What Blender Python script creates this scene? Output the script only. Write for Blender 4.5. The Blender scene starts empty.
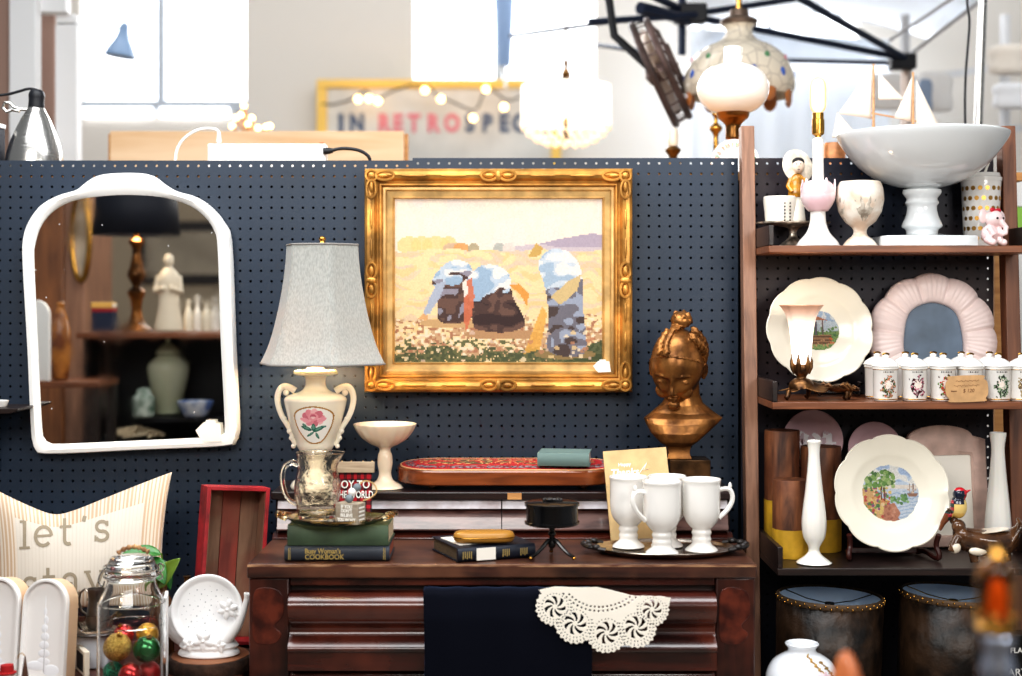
import bpy, bmesh, math, random
import numpy as np
from mathutils import Vector, Matrix, Euler, noise
random.seed(7); rng = np.random.default_rng(7)
PI = math.pi; sin = math.sin; cos = math.cos; R = math.radians
F = 1419.0; D = 3.43; ZC = 1.38; HY = 300   # focal length (px), camera to pegboard, eye height, horizon row
SC = bpy.context.scene; COL = SC.collection

def P(px, py, d): return Vector(((px-511)*d/F, d-D, ZC-(py-HY)*d/F))
def PX(px, d): return (px-511)*d/F
def PZ(py, d): return ZC-(py-HY)*d/F
def dz(py, z): return (ZC-z)*F/(py-HY)   # distance at which height z shows at row py

# ---------------------------------------------------------------- mesh builder
def ipol(prof, n=6):
    """Catmull-Rom through a list of tuples."""
    out = []
    for i in range(len(prof)-1):
        p0 = prof[max(i-1, 0)]; p1 = prof[i]; p2 = prof[i+1]; p3 = prof[min(i+2, len(prof)-1)]
        for k in range(n):
            t = k/n
            out.append(tuple(.5*((2*b)+(-a+c)*t+(2*a-5*b+4*c-e)*t*t+(-a+3*b-3*c+e)*t**3)
                             for a, b, c, e in zip(p0, p1, p2, p3)))
    out.append(tuple(prof[-1]))
    return out

class MB:
    def __init__(s): s.v = []; s.f = []
    def add(s, vs, fs, M=None):
        b = len(s.v)
        s.v += [tuple(M @ Vector(p)) if M else tuple(p) for p in vs]
        s.f += [tuple(b+i for i in f) for f in fs]
        return s
    def box(s, c, d, M=None):
        x, y, z = c; a, b, e = d[0]/2, d[1]/2, d[2]/2
        vs = [(x+i*a, y+j*b, z+k*e) for i in (-1, 1) for j in (-1, 1) for k in (-1, 1)]
        return s.add(vs, [(0,1,3,2),(4,6,7,5),(0,4,5,1),(2,3,7,6),(0,2,6,4),(1,5,7,3)], M)
    def box2(s, lo, hi, M=None):
        return s.box([(a+b)/2 for a, b in zip(lo, hi)], [b-a for a, b in zip(lo, hi)], M)
    def lathe(s, prof, seg=48, c=(0,0,0), mod=None, sx=1, sy=1, M=None, cap=True, arc=None):
        vs = []; fs = []; n = len(prof)
        for r, z in prof:
            for k in range(seg):
                t = 2*PI*k/seg
                rr = r*(mod(t, z) if mod else 1)
                vs.append((c[0]+rr*cos(t)*sx, c[1]+rr*sin(t)*sy, c[2]+z))
        for i in range(n-1):
            for k in range(seg):
                k2 = (k+1) % seg
                fs.append((i*seg+k, i*seg+k2, (i+1)*seg+k2, (i+1)*seg+k))
        if cap:
            if prof[0][0] > 1e-5: fs.append(tuple(range(seg-1, -1, -1)))
            if prof[-1][0] > 1e-5: fs.append(tuple(range((n-1)*seg, n*seg)))
        return s.add(vs, fs, M)
    def tube(s, pts, r, seg=10, closed=False, M=None, sq=1.0):
        pts = [Vector(p) for p in pts]; n = len(pts)
        rad = r if isinstance(r, (list, tuple)) else [r]*n
        vs = []; fs = []; nrm = None
        for i, p in enumerate(pts):
            if closed: t = pts[(i+1) % n]-pts[i-1]
            else: t = pts[min(i+1, n-1)]-pts[max(i-1, 0)]
            t.normalize()
            if nrm is None:
                nrm = t.orthogonal().normalized()
            else:
                nrm = (nrm-t*nrm.dot(t))
                nrm = nrm.normalized() if nrm.length > 1e-6 else t.orthogonal().normalized()
            b = t.cross(nrm)
            for k in range(seg):
                a = 2*PI*k/seg
                vs.append(p+nrm*cos(a)*rad[i]+b*sin(a)*rad[i]*sq)
        m = n if closed else n-1
        for i in range(m):
            j = (i+1) % n
            for k in range(seg):
                k2 = (k+1) % seg
                fs.append((i*seg+k, i*seg+k2, j*seg+k2, j*seg+k))
        if not closed:
            fs.append(tuple(range(seg-1, -1, -1))); fs.append(tuple(range((n-1)*seg, n*seg)))
        return s.add(vs, fs, M)
    def sph(s, c, r, seg=20, rings=12, M=None):
        if not isinstance(r, (tuple, list)): r = (r, r, r)
        vs = [(c[0], c[1], c[2]-r[2])]; fs = []
        for i in range(1, rings):
            a = -PI/2+PI*i/rings
            for k in range(seg):
                t = 2*PI*k/seg
                vs.append((c[0]+r[0]*cos(a)*cos(t), c[1]+r[1]*cos(a)*sin(t), c[2]+r[2]*sin(a)))
        vs.append((c[0], c[1], c[2]+r[2])); top = len(vs)-1
        for k in range(seg):
            k2 = (k+1) % seg
            fs.append((0, 1+k2, 1+k)); fs.append((top, 1+(rings-2)*seg+k, 1+(rings-2)*seg+k2))
            for i in range(rings-2):
                fs.append((1+i*seg+k, 1+i*seg+k2, 1+(i+1)*seg+k2, 1+(i+1)*seg+k))
        return s.add(vs, fs, M)
    def prism(s, poly, y0, y1, M=None):
        """polygon in xz, extruded along y (y0 front)."""
        n = len(poly)
        vs = [(x, y0, z) for x, z in poly]+[(x, y1, z) for x, z in poly]
        fs = [tuple(range(n)), tuple(range(2*n-1, n-1, -1))]
        fs += [(i, n+i, n+(i+1) % n, (i+1) % n) for i in range(n)]
        return s.add(vs, fs, M)
    def prismx(s, poly, x0, x1, M=None):
        """polygon in yz, extruded along x."""
        n = len(poly)
        vs = [(x0, y, z) for y, z in poly]+[(x1, y, z) for y, z in poly]
        fs = [tuple(range(n-1, -1, -1)), tuple(range(n, 2*n))]
        fs += [(i, (i+1) % n, n+(i+1) % n, n+i) for i in range(n)]
        return s.add(vs, fs, M)
    def rings(s, loops, closed=False, M=None, cap=False):
        """loops: list of equally long 3-D point loops, skinned."""
        n = len(loops[0]); vs = [p for l in loops for p in l]; fs = []
        m = len(loops) if closed else len(loops)-1
        for i in range(m):
            j = (i+1) % len(loops)
            for k in range(n):
                k2 = (k+1) % n
                fs.append((i*n+k, i*n+k2, j*n+k2, j*n+k))
        if cap:
            fs.append(tuple(range(n-1, -1, -1))); fs.append(tuple(range((len(loops)-1)*n, len(loops)*n)))
        return s.add(vs, fs, M)
    def grid(s, fn, nu, nv, M=None):
        vs = [fn(i/nu, j/nv) for j in range(nv+1) for i in range(nu+1)]
        fs = [(j*(nu+1)+i, j*(nu+1)+i+1, (j+1)*(nu+1)+i+1, (j+1)*(nu+1)+i) for j in range(nv) for i in range(nu)]
        return s.add(vs, fs, M)
    def build(s, name, mat, parent=None, smooth=40, bevel=0, sub=0, remesh=0, smo=0, loc=None, rot=None, solid=0):
        me = bpy.data.meshes.new(name)
        me.from_pydata(s.v, [], s.f)
        bm = bmesh.new(); bm.from_mesh(me)
        if solid == 0: bmesh.ops.recalc_face_normals(bm, faces=bm.faces)
        bm.to_mesh(me); bm.free()
        o = bpy.data.objects.new(name, me); COL.objects.link(o)
        if remesh:
            m = o.modifiers.new('r', 'REMESH'); m.mode = 'VOXEL'; m.voxel_size = remesh; m.use_smooth_shade = True
            if smo:
                m = o.modifiers.new('s', 'SMOOTH'); m.iterations = smo; m.factor = .5
            bpy.context.view_layer.update()
            dg = bpy.context.evaluated_depsgraph_get()
            me2 = bpy.data.meshes.new_from_object(o.evaluated_get(dg))
            o.modifiers.clear(); o.data = me2; bpy.data.meshes.remove(me); me = me2; me.name = name
            smooth = 180
        me.materials.clear()
        if mat: me.materials.append(mat)
        if smooth:
            me.shade_smooth()
            if smooth < 180: me.set_sharp_from_angle(angle=R(smooth))
        if bevel:
            m = o.modifiers.new('b', 'BEVEL'); m.width = bevel; m.segments = 2; m.limit_method = 'ANGLE'; m.angle_limit = R(35)
        if solid:
            m = o.modifiers.new('so', 'SOLIDIFY'); m.thickness = abs(solid); m.offset = 0 if solid > 0 else 1
        if sub:
            m = o.modifiers.new('ss', 'SUBSURF'); m.levels = sub; m.render_levels = sub
        if parent: o.parent = parent
        if loc is not None: o.location = loc
        if rot is not None: o.rotation_euler = rot
        return o

def thing(name, label, cat, loc=(0,0,0), rz=0, group=None, rot=None):
    o = bpy.data.objects.new(name, None); COL.objects.link(o)
    o.empty_display_size = .03
    o.location = loc; o.rotation_euler = rot if rot else (0, 0, rz)
    o['label'] = label; o['category'] = cat
    if group: o['group'] = group
    return o
def tag(o, label, cat, group=None, kind=None):
    o['label'] = label; o['category'] = cat
    if group: o['group'] = group
    if kind: o['kind'] = kind
    return o
def structure(o, label=None):
    o['kind'] = 'structure'
    if label: o['label'] = label
    return o
def dup(root, loc, rz=None, label=None, scale=None):
    r = root.copy(); COL.objects.link(r); r.location = loc
    if rz is not None: r.rotation_euler = (0, 0, rz)
    if scale: r.scale = (scale,)*3
    if label: r['label'] = label
    for ch in list(root.children):
        c = ch.copy(); COL.objects.link(c); c.parent = r
        for g in list(ch.children):
            e = g.copy(); COL.objects.link(e); e.parent = c
    return r
def sub_label(o, t): o['label'] = t; return o

# ---------------------------------------------------------------- materials
def lin(c):
    return tuple(((v/255)/12.92 if v/255 <= .04045 else (((v/255)+.055)/1.055)**2.4) for v in c)
def lin1(a):
    a = np.clip(a, 0, 1); return np.where(a <= .04045, a/12.92, ((a+.055)/1.055)**2.4)
MATS = {}
def mat(name, col, rough=.5, metal=0, var=0, vs=8, col2=None, bump=0, bs=40, coat=0, trans=0, ior=1.45,
        emit=0, ecol=None, sss=0, sheen=0, stretch=(1,1,1), spec=.5, rvar=0, alpha=1, detail=4):
    if name in MATS: return MATS[name]
    m = bpy.data.materials.new(name); m.use_nodes = True
    nt = m.node_tree; N = nt.nodes; L = nt.links
    b = N['Principled BSDF']; b.inputs['Base Color'].default_value = (*lin(col), 1)
    b.inputs['Roughness'].default_value = rough; b.inputs['Metallic'].default_value = metal
    b.inputs['Specular IOR Level'].default_value = spec
    b.inputs['Coat Weight'].default_value = coat; b.inputs['Coat Roughness'].default_value = .08
    b.inputs['Transmission Weight'].default_value = trans; b.inputs['IOR'].default_value = ior
    b.inputs['Alpha'].default_value = alpha
    if sss: b.inputs['Subsurface Weight'].default_value = sss; b.inputs['Subsurface Radius'].default_value = (.01, .007, .005); b.inputs['Subsurface Scale'].default_value = .5
    if sheen: b.inputs['Sheen Weight'].default_value = sheen; b.inputs['Sheen Roughness'].default_value = .4
    if emit: b.inputs['Emission Strength'].default_value = emit; b.inputs['Emission Color'].default_value = (*lin(ecol or col), 1)
    if var or col2 or bump or rvar:
        tc = N.new('ShaderNodeTexCoord'); mp = N.new('ShaderNodeMapping'); mp.inputs['Scale'].default_value = stretch
        L.new(tc.outputs['Object'], mp.inputs['Vector'])
        if var or col2 or rvar:
            nz = N.new('ShaderNodeTexNoise'); nz.inputs['Scale'].default_value = vs; nz.inputs['Detail'].default_value = detail
            L.new(mp.outputs[0], nz.inputs['Vector'])
            if var or col2:
                cr = N.new('ShaderNodeValToRGB')
                c2 = col2 or tuple(max(0, c*(1-var)) for c in col)
                c1 = col if col2 else tuple(min(255, c*(1+var*.4)) for c in col)
                cr.color_ramp.elements[0].position = .36; cr.color_ramp.elements[1].position = .64
                cr.color_ramp.elements[0].color = (*lin(c2), 1); cr.color_ramp.elements[1].color = (*lin(c1), 1)
                L.new(nz.outputs[0], cr.inputs[0]); L.new(cr.outputs[0], b.inputs['Base Color'])
            if rvar:
                mr = N.new('ShaderNodeMapRange'); mr.inputs[3].default_value = max(0, rough-rvar); mr.inputs[4].default_value = rough+rvar
                L.new(nz.outputs[0], mr.inputs[0]); L.new(mr.outputs[0], b.inputs['Roughness'])
        if bump:
            n2 = N.new('ShaderNodeTexNoise'); n2.inputs['Scale'].default_value = bs; n2.inputs['Detail'].default_value = 3
            bp = N.new('ShaderNodeBump'); bp.inputs['Strength'].default_value = bump; bp.inputs['Distance'].default_value = .004
            L.new(mp.outputs[0], n2.inputs['Vector']); L.new(n2.outputs[0], bp.inputs['Height']); L.new(bp.outputs[0], b.inputs['Normal'])
    MATS[name] = m; return m
def wood(name, c1, c2, axis='x', scale=6, rough=.35, coat=.2, c3=None, bump=.15, k=14):
    """streaky grain running along axis, with broad figure."""
    if name in MATS: return MATS[name]
    m = bpy.data.materials.new(name); m.use_nodes = True
    nt = m.node_tree; N = nt.nodes; L = nt.links; b = N['Principled BSDF']
    b.inputs['Roughness'].default_value = rough; b.inputs['Coat Weight'].default_value = coat; b.inputs['Coat Roughness'].default_value = .15
    tc = N.new('ShaderNodeTexCoord'); mp = N.new('ShaderNodeMapping')
    st = {'x': (1, k, k), 'y': (k, 1, k), 'z': (k, k, 1)}[axis]; mp.inputs['Scale'].default_value = st
    L.new(tc.outputs['Object'], mp.inputs[0])
    nz = N.new('ShaderNodeTexNoise'); nz.inputs['Scale'].default_value = scale; nz.inputs['Detail'].default_value = 6; nz.inputs['Distortion'].default_value = .6
    L.new(mp.outputs[0], nz.inputs[0])
    n2 = N.new('ShaderNodeTexNoise'); n2.inputs['Scale'].default_value = scale*1.3; n2.inputs['Detail'].default_value = 3
    L.new(tc.outputs['Object'], n2.inputs[0])
    cr = N.new('ShaderNodeValToRGB'); e = cr.color_ramp.elements
    e[0].position = .33; e[0].color = (*lin(c2), 1); e[1].position = .66; e[1].color = (*lin(c1), 1)
    L.new(nz.outputs[0], cr.inputs[0])
    mx = N.new('ShaderNodeMix'); mx.data_type = 'RGBA'; mx.blend_type = 'MIX'
    cr2 = N.new('ShaderNodeValToRGB'); cr2.color_ramp.elements[0].position = .45; cr2.color_ramp.elements[1].position = .62
    L.new(n2.outputs[0], cr2.inputs[0]); L.new(cr2.outputs[0], mx.inputs[0])
    L.new(cr.outputs[0], mx.inputs[6]); 
    if c3:
        mx.inputs[7].default_value = (*lin(c3), 1)
        ml = N.new('ShaderNodeMath'); ml.operation = 'MULTIPLY'; ml.inputs[1].default_value = .7
        L.new(cr2.outputs[0], ml.inputs[0]); L.new(ml.outputs[0], mx.inputs[0])
    else:
        mx.inputs[7].default_value = (*lin(c1), 1)
        ml = N.new('ShaderNodeMath'); ml.operation = 'MULTIPLY'; ml.inputs[1].default_value = .35
        L.new(cr2.outputs[0], ml.inputs[0]); L.new(ml.outputs[0], mx.inputs[0])
    L.new(mx.outputs[2], b.inputs['Base Color'])
    if bump:
        bp = N.new('ShaderNodeBump'); bp.inputs['Strength'].default_value = bump; bp.inputs['Distance'].default_value = .002
        L.new(nz.outputs[0], bp.inputs['Height']); L.new(bp.outputs[0], b.inputs['Normal'])
    MATS[name] = m; return m
def vmat(name, rough=.6, coat=0, emit=0, bump=0, bs=300):
    """base colour from the mesh's own painted colours."""
    if name in MATS: return MATS[name]
    m = bpy.data.materials.new(name); m.use_nodes = True
    nt = m.node_tree; b = nt.nodes['Principled BSDF']; a = nt.nodes.new('ShaderNodeAttribute'); a.attribute_name = 'Col'
    nt.links.new(a.outputs['Color'], b.inputs['Base Color'])
    b.inputs['Roughness'].default_value = rough; b.inputs['Coat Weight'].default_value = coat
    if bump:
        tc = nt.nodes.new('ShaderNodeTexCoord'); nz = nt.nodes.new('ShaderNodeTexNoise'); nz.inputs['Scale'].default_value = bs
        bp = nt.nodes.new('ShaderNodeBump'); bp.inputs['Strength'].default_value = bump; bp.inputs['Distance'].default_value = .001
        nt.links.new(tc.outputs['Object'], nz.inputs[0]); nt.links.new(nz.outputs[0], bp.inputs['Height']); nt.links.new(bp.outputs[0], b.inputs['Normal'])
    MATS[name] = m; return m

# ---------------------------------------------------------------- painted patches (pattern computed in Python, stored on the mesh)
class Cv:
    def __init__(s, w, h, bg=(255,255,255)):
        s.w, s.h = w, h
        s.a = np.ones((h, w, 3))*np.array(bg)/255.
        s.m = np.ones((h, w), bool)
        s.X, s.Y = np.meshgrid((np.arange(w)+.5)/w, (np.arange(h)+.5)/h)
        s.n = np.zeros((h, w))
    def noise(s, sc, seed=0, asp=1):
        out = np.zeros((s.h, s.w))
        for j in range(s.h):
            for i in range(s.w):
                out[j, i] = noise.noise(Vector((i/s.w*sc*asp, j/s.h*sc, seed*7.3)))
        return out
    def put(s, msk, col, al=1):
        c = np.array(col)/255.
        s.a[msk] = s.a[msk]*(1-al)+c*al
    def ell(s, cx, cy, rx, ry, col, rot=0, al=1, wob=None):
        c, d = cos(rot), sin(rot); x = s.X-cx; y = s.Y-cy
        q = ((x*c+y*d)/rx)**2+((-x*d+y*c)/ry)**2
        if wob is not None: q = q+wob
        s.put(q < 1, col, al); return q < 1
    def inside(s, pts):
        m = np.zeros((s.h, s.w), bool); n = len(pts)
        for i in range(n):
            x1, y1 = pts[i]; x2, y2 = pts[(i+1) % n]
            if y1 == y2: continue
            c = ((y1 > s.Y) != (y2 > s.Y)) & (s.X < (x2-x1)*(s.Y-y1)/(y2-y1)+x1)
            m ^= c
        return m
    def poly(s, pts, col, al=1):
        m = s.inside(pts); s.put(m, col, al); return m
    def line(s, p, q, w, col, al=1):
        px, py = p; qx, qy = q; dx, dy = qx-px, qy-py; L2 = dx*dx+dy*dy+1e-12
        asp = s.h/s.w
        t = np.clip(((s.X-px)*dx+(s.Y-py)*dy)/L2, 0, 1)
        dd = np.hypot(s.X-px-t*dx, (s.Y-py-t*dy))
        s.put(dd < w, col, al)
    def spots(s, n, box, r, cols, al=1, asp=1):
        for _ in range(n):
            x = rng.uniform(box[0], box[2]); y = rng.uniform(box[1], box[3]); q = rng.uniform(.5, 1)*r
            s.ell(x, y, q*asp, q, cols[rng.integers(len(cols))], rot=rng.uniform(0, 3), al=al)
def patch(name, cv, fn, material, parent=None, smooth=True, solid=0):
    """quad per canvas cell; fn(u,v)->(x,y,z), v downward; cells with mask False are left out."""
    w, h = cv.w, cv.h
    vs = [fn(i/w, j/h) for j in range(h+1) for i in range(w+1)]
    jj, ii = np.nonzero(cv.m)
    a = jj*(w+1)+ii
    fs = np.stack([a, a+(w+1), a+(w+2), a+1], 1)
    used = np.unique(fs); rm = -np.ones((w+1)*(h+1), int); rm[used] = np.arange(len(used))
    me = bpy.data.meshes.new(name); me.from_pydata([tuple(vs[k]) for k in used], [], rm[fs].tolist())
    at = me.color_attributes.new('Col', 'FLOAT_COLOR', 'CORNER')
    c = np.ones((len(fs), 4, 4)); c[:, :, :3] = lin1(cv.a[cv.m])[:, None, :]
    at.data.foreach_set('color', c.ravel().astype(np.float32))
    if smooth: me.shade_smooth()
    me.materials.append(material)
    o = bpy.data.objects.new(name, me); COL.objects.link(o)
    if solid:
        m = o.modifiers.new('so', 'SOLIDIFY'); m.thickness = solid; m.offset = -1
    if parent: o.parent = parent
    return o
def text(name, body, size, parent, material, loc, rot=(PI/2, 0, 0), align='CENTER', ext=.0004, sx=1, bold=0, shear=0):
    cu = bpy.data.curves.new(name, 'FONT'); cu.body = body; cu.size = size; cu.align_x = align; cu.align_y = 'CENTER'
    cu.extrude = ext; cu.resolution_u = 3; cu.offset = bold; cu.shear = shear; cu.space_line = .95
    t = bpy.data.objects.new(name, cu); COL.objects.link(t)
    bpy.context.view_layer.update(); dg = bpy.context.evaluated_depsgraph_get()
    me = bpy.data.meshes.new_from_object(t.evaluated_get(dg)); me.name = name
    bpy.data.objects.remove(t); bpy.data.curves.remove(cu)
    me.materials.clear(); me.materials.append(material)
    o = bpy.data.objects.new(name, me); COL.objects.link(o)
    o.parent = parent; o.location = loc; o.rotation_euler = rot; o.scale = (sx, 1, 1)
    return o
def ray_out(poly, n, c=None):
    """resample a star-shaped closed outline at n even angles about its middle."""
    xs = [p[0] for p in poly]; ys = [p[1] for p in poly]
    if c is None: c = ((min(xs)+max(xs))/2, (min(ys)+max(ys))/2)
    out = []
    for k in range(n):
        t = 2*PI*k/n; dx, dy = cos(t), sin(t); best = 0
        for i in range(len(poly)):
            ax, ay = poly[i][0]-c[0], poly[i][1]-c[1]; bx, by = poly[(i+1) % len(poly)][0]-c[0], poly[(i+1) % len(poly)][1]-c[1]
            ex, ey = bx-ax, by-ay; den = dx*ey-dy*ex
            if abs(den) < 1e-12: continue
            s = (ax*ey-ay*ex)/den; u = (ax*dy-ay*dx)/den
            if -1e-9 <= u <= 1+1e-9 and s > best: best = s
        out.append((c[0]+dx*best, c[1]+dy*best))
    return out
def closed_smooth(pts, n=6):
    m = len(pts); out = []
    for i in range(m):
        p0, p1, p2, p3 = pts[i-1], pts[i], pts[(i+1) % m], pts[(i+2) % m]
        for k in range(n):
            t = k/n
            out.append(tuple(.5*((2*b)+(-a+c)*t+(2*a-5*b+4*c-e)*t*t+(-a+3*b-3*c+e)*t**3) for a, b, c, e in zip(p0, p1, p2, p3)))
    return out
def lerp(a, b, t): return a+(b-a)*t
def pxprof(prof, ybase, s): return [(r*s, (ybase-y)*s) for r, y in prof]
# ---------------------------------------------------------------- support heights
Z_DESK, Z_RISER, Z_S1, Z_S2, Z_S3 = PZ(564, 2.9), PZ(491.3, 3.22), PZ(245.5, 3.19), PZ(402, 3.15), PZ(568, 3.09)
Z_S4, Z_TAB = .42, .60
Z_TOP = PZ(158, D); Z_CAP = Z_TOP-.033; Z_BACK = Z_TOP-.02

NAVY = mat('navy_paint', (19, 40, 61), rough=.5, spec=.8, var=.12, vs=3, bump=.12, bs=500)
DARKP = mat('dark_panel', (20, 20, 24), rough=.8)
PINE = wood('pine', (214, 160, 100), (186, 128, 74), 'x', 4, .6, 0)
PLY = wood('plywood', (236, 204, 168), (218, 178, 134), 'x', 2.2, .6, 0, k=9)
MAHO = wood('mahogany', (74, 32, 25), (28, 13, 12), 'x', 5, .24, .8, (98, 46, 32), k=8)
MAHOV = wood('mahogany_upright', (62, 29, 24), (28, 14, 12), 'z', 6, .3, .4, (88, 44, 32), k=7)
MAHOD = wood('mahogany_dark', (44, 21, 19), (18, 10, 10), 'x', 5, .4, .3, k=8)
MAHOT = wood('mahogany_top', (78, 44, 34), (38, 22, 18), 'x', 5, .4, .25, (120, 78, 56), k=9)
WALN = wood('walnut_shelf', (140, 86, 54), (94, 54, 34), 'x', 6, .42, .1, k=16)
WALNV = wood('walnut_upright', (164, 122, 98), (116, 84, 68), 'z', 5, .45, .1, k=14)
WALND = wood('walnut_dark', (44, 30, 27), (26, 19, 18), 'x', 6, .4, .15, k=12)
WHITE = mat('white_paint', (240, 240, 238), rough=.4)
CERAM = mat('white_ceramic', (242, 240, 236), rough=.16, coat=.5)
MILK = mat('milk_glass', (246, 243, 236), rough=.14, coat=.5, sss=.15)
MATTE = mat('matte_white_ceramic', (240, 240, 240), rough=.45, bump=.1, bs=60)
CREAM = mat('cream_ceramic', (243, 232, 212), rough=.2, coat=.4)
GOLD = mat('gilt_wood', (206, 150, 76), rough=.36, metal=.5, var=.3, vs=14, bump=.2, bs=90)
GOLDD = mat('gilt_groove', (150, 96, 40), rough=.45, metal=.5, var=.4, vs=20)
BRASS = mat('brass', (196, 148, 74), rough=.25, metal=1, var=.25, vs=12)
OLDBRASS = mat('old_brass', (132, 98, 56), rough=.35, metal=1, var=.4, vs=30, bump=.2, bs=120)
BLACK = mat('black_lacquer', (14, 14, 16), rough=.25, coat=.3)
BLACKM = mat('black_iron', (22, 24, 30), rough=.5)
STEEL = mat('brushed_aluminium', (200, 198, 194), rough=.24, metal=1, rvar=.1, vs=6, stretch=(1,1,30))
PEWTER = mat('pewter', (150, 144, 138), rough=.3, metal=1, var=.3, vs=10)
SILVER = mat('tarnished_silver', (196, 184, 172), rough=.22, metal=1, var=.35, vs=14)
GLASS = mat('clear_glass', (250, 252, 252), rough=.01, trans=1, ior=1.45)
AMBERG = mat('amber_glass', (250, 222, 170), rough=.03, trans=1, ior=1.45)
CUTG = mat('cut_glass', (255, 250, 240), rough=.02, trans=1, ior=1.4, bump=.2, bs=90)
INK = mat('dark_ink', (40, 36, 36), rough=.7)
WINK = mat('white_ink', (248, 246, 240), rough=.6)
TAPE = mat('taupe_ink', (160, 148, 128), rough=.8)
VC = vmat('painted', .55); VCG = vmat('painted_glaze', .18, .5); VCT = vmat('painted_textile', .85, bump=.3, bs=500)
PAPER = mat('paper', (246, 242, 232), rough=.7)
PINKC = mat('pink_ceramic', (238, 212, 208), rough=.3, coat=.2)
BULB = mat('bulb_glow', (255, 214, 150), rough=.3, emit=7, ecol=(255, 206, 140))
FAIRY = mat('fairy_bulb_glow', (255, 214, 150), rough=.3, emit=14, ecol=(255, 196, 120))
PANE = mat('window_pane', (255, 255, 255), rough=.2, emit=2.6, ecol=(244, 249, 255))

# ---------------------------------------------------------------- pegboard partition
def pegboard(name, x0, x1, z1, zmin, mtl):
    c = .0254; nx = int(round((x1-x0)/c)); nz = int((z1-.0045-zmin)/c)
    cx = (x1-x0)/nx
    nl, ml = 2*nx+1, 2*nz+1
    X = x0+np.arange(nl)*cx/2; Z = z1-np.arange(ml)*c/2
    vs = [(x, 0, z) for z in Z for x in X]; fs = []
    offs = [(0,0),(1,0),(2,0),(2,1),(2,2),(1,2),(0,2),(0,1)]
    r = .0033
    for j in range(nz):
        for i in range(nx):
            b = len(vs); mx, mz = X[2*i+1], Z[2*j+1]
            o = [(2*j+q)*nl+2*i+p for p, q in offs]
            for p, q in offs:
                l = math.hypot(p-1, q-1)
                vs.append((mx+(p-1)/l*r, 0, mz-(q-1)/l*r))
            for k in range(8):
                k2 = (k+1) % 8
                fs.append((o[k], b+k, b+k2, o[k2]))
    b = len(vs); zb = Z[-1]                                       # plain lower part
    vs += [(X[i], 0, 0) for i in range(nl)]
    last = (ml-1)*nl
    for i in range(nl-1): fs.append((last+i, b+i, b+i+1, last+i+1))
    me = bpy.data.meshes.new(name); me.from_pydata(vs, [], fs)
    me.materials.append(mtl)
    o = bpy.data.objects.new(name, me); COL.objects.link(o)
    m = o.modifiers.new('so', 'SOLIDIFY'); m.thickness = .005; m.offset = -1
    structure(o); return o
pegboard('wall_back', -1.425, -.238, Z_TOP-.006, .54, NAVY)
pegboard('wall_back.001', -.238, .549, Z_TOP, .54, NAVY)
pegboard('wall_back.002', .556, 1.166, Z_TOP, .54, mat('navy_brown_paint', (58, 46, 48), rough=.5, col2=(24, 33, 50), vs=2, bump=.12, bs=500))
structure(MB().box2((-1.425, .007, Z_CAP-.02), (1.185, .125, Z_CAP)).build('trim_1', PINE))
structure(MB().box2((-1.425, .105, 0), (1.185, .12, Z_CAP-.021)).build('wall_back_panel', DARKP))
structure(MB().box2((-4.5, -6.5, -.05), (4.5, 6.2, 0)).build('floor', mat('concrete_floor', (150, 140, 130), rough=.5, var=.2, vs=3)))

# ---------------------------------------------------------------- far hall wall with tall windows
d9 = 9.0; Y9 = d9-D
HALL = mat('hall_wall_paint', (222, 217, 210), rough=.8)
HALLD = mat('hall_wall_shadow', (196, 192, 186), rough=.8)
def zz(y): return PZ(y, d9)
wins = [(80, 246, -90, 104), (413, 596, -90, 88), (690, 860, -90, 60)]
m = MB(); xs = -4.5
for a, b, c, e in wins:
    xa, xb = PX(a, d9), PX(b, d9)
    m.box2((xs, Y9, 0), (xa, Y9+.2, 4.6)); m.box2((xa, Y9, 0), (xb, Y9+.2, zz(e))); m.box2((xa, Y9, zz(c)), (xb, Y9+.2, 4.6)); xs = xb
m.box2((xs, Y9, 0), (4.5, Y9+.2, 4.6))
structure(m.build('wall_far', HALL, smooth=0))
structure(MB().box2((-4.5, -6.6, 0), (4.5, -6.5, 3.2)).build('wall_front', mat('beige_wall', (196, 178, 154), rough=.8)))
FRM = mat('window_frame_paint', (188, 196, 206), rough=.5)
for k, (a, b, c, e) in enumerate(wins):
    m = MB(); xa, xb = PX(a, d9), PX(b, d9)
    bars = [(166, 157)] if k == 0 else [(505, 495)] if k == 1 else [(775, 768)]
    za, zb = zz(e), zz(c)
    m.box2((xa, Y9-.02, za-.05), (xb, Y9+.06, za+.02))
    for p, q in bars: m.box2((PX(q, d9), Y9, za), (PX(p-2, d9), Y9+.05, zb))
    if k != 0: m.box2((xa, Y9, zz(-40)), (xb, Y9+.05, zz(-46)))
    w = structure(m.build('window_%d' % (k+1), FRM))
    structure(MB().box2((xa, Y9+.1, za), (xb, Y9+.12, zb)).build('window_pane', PANE, w))
# the narrow row of lower panes below the left window
for a, b in ((83, 154), (160, 205), (206, 230)):
    structure(MB().box2((PX(a, d9), Y9-.03, zz(118)), (PX(b, d9), Y9-.01, zz(108))).build('window_4', PANE, bevel=.01))

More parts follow.
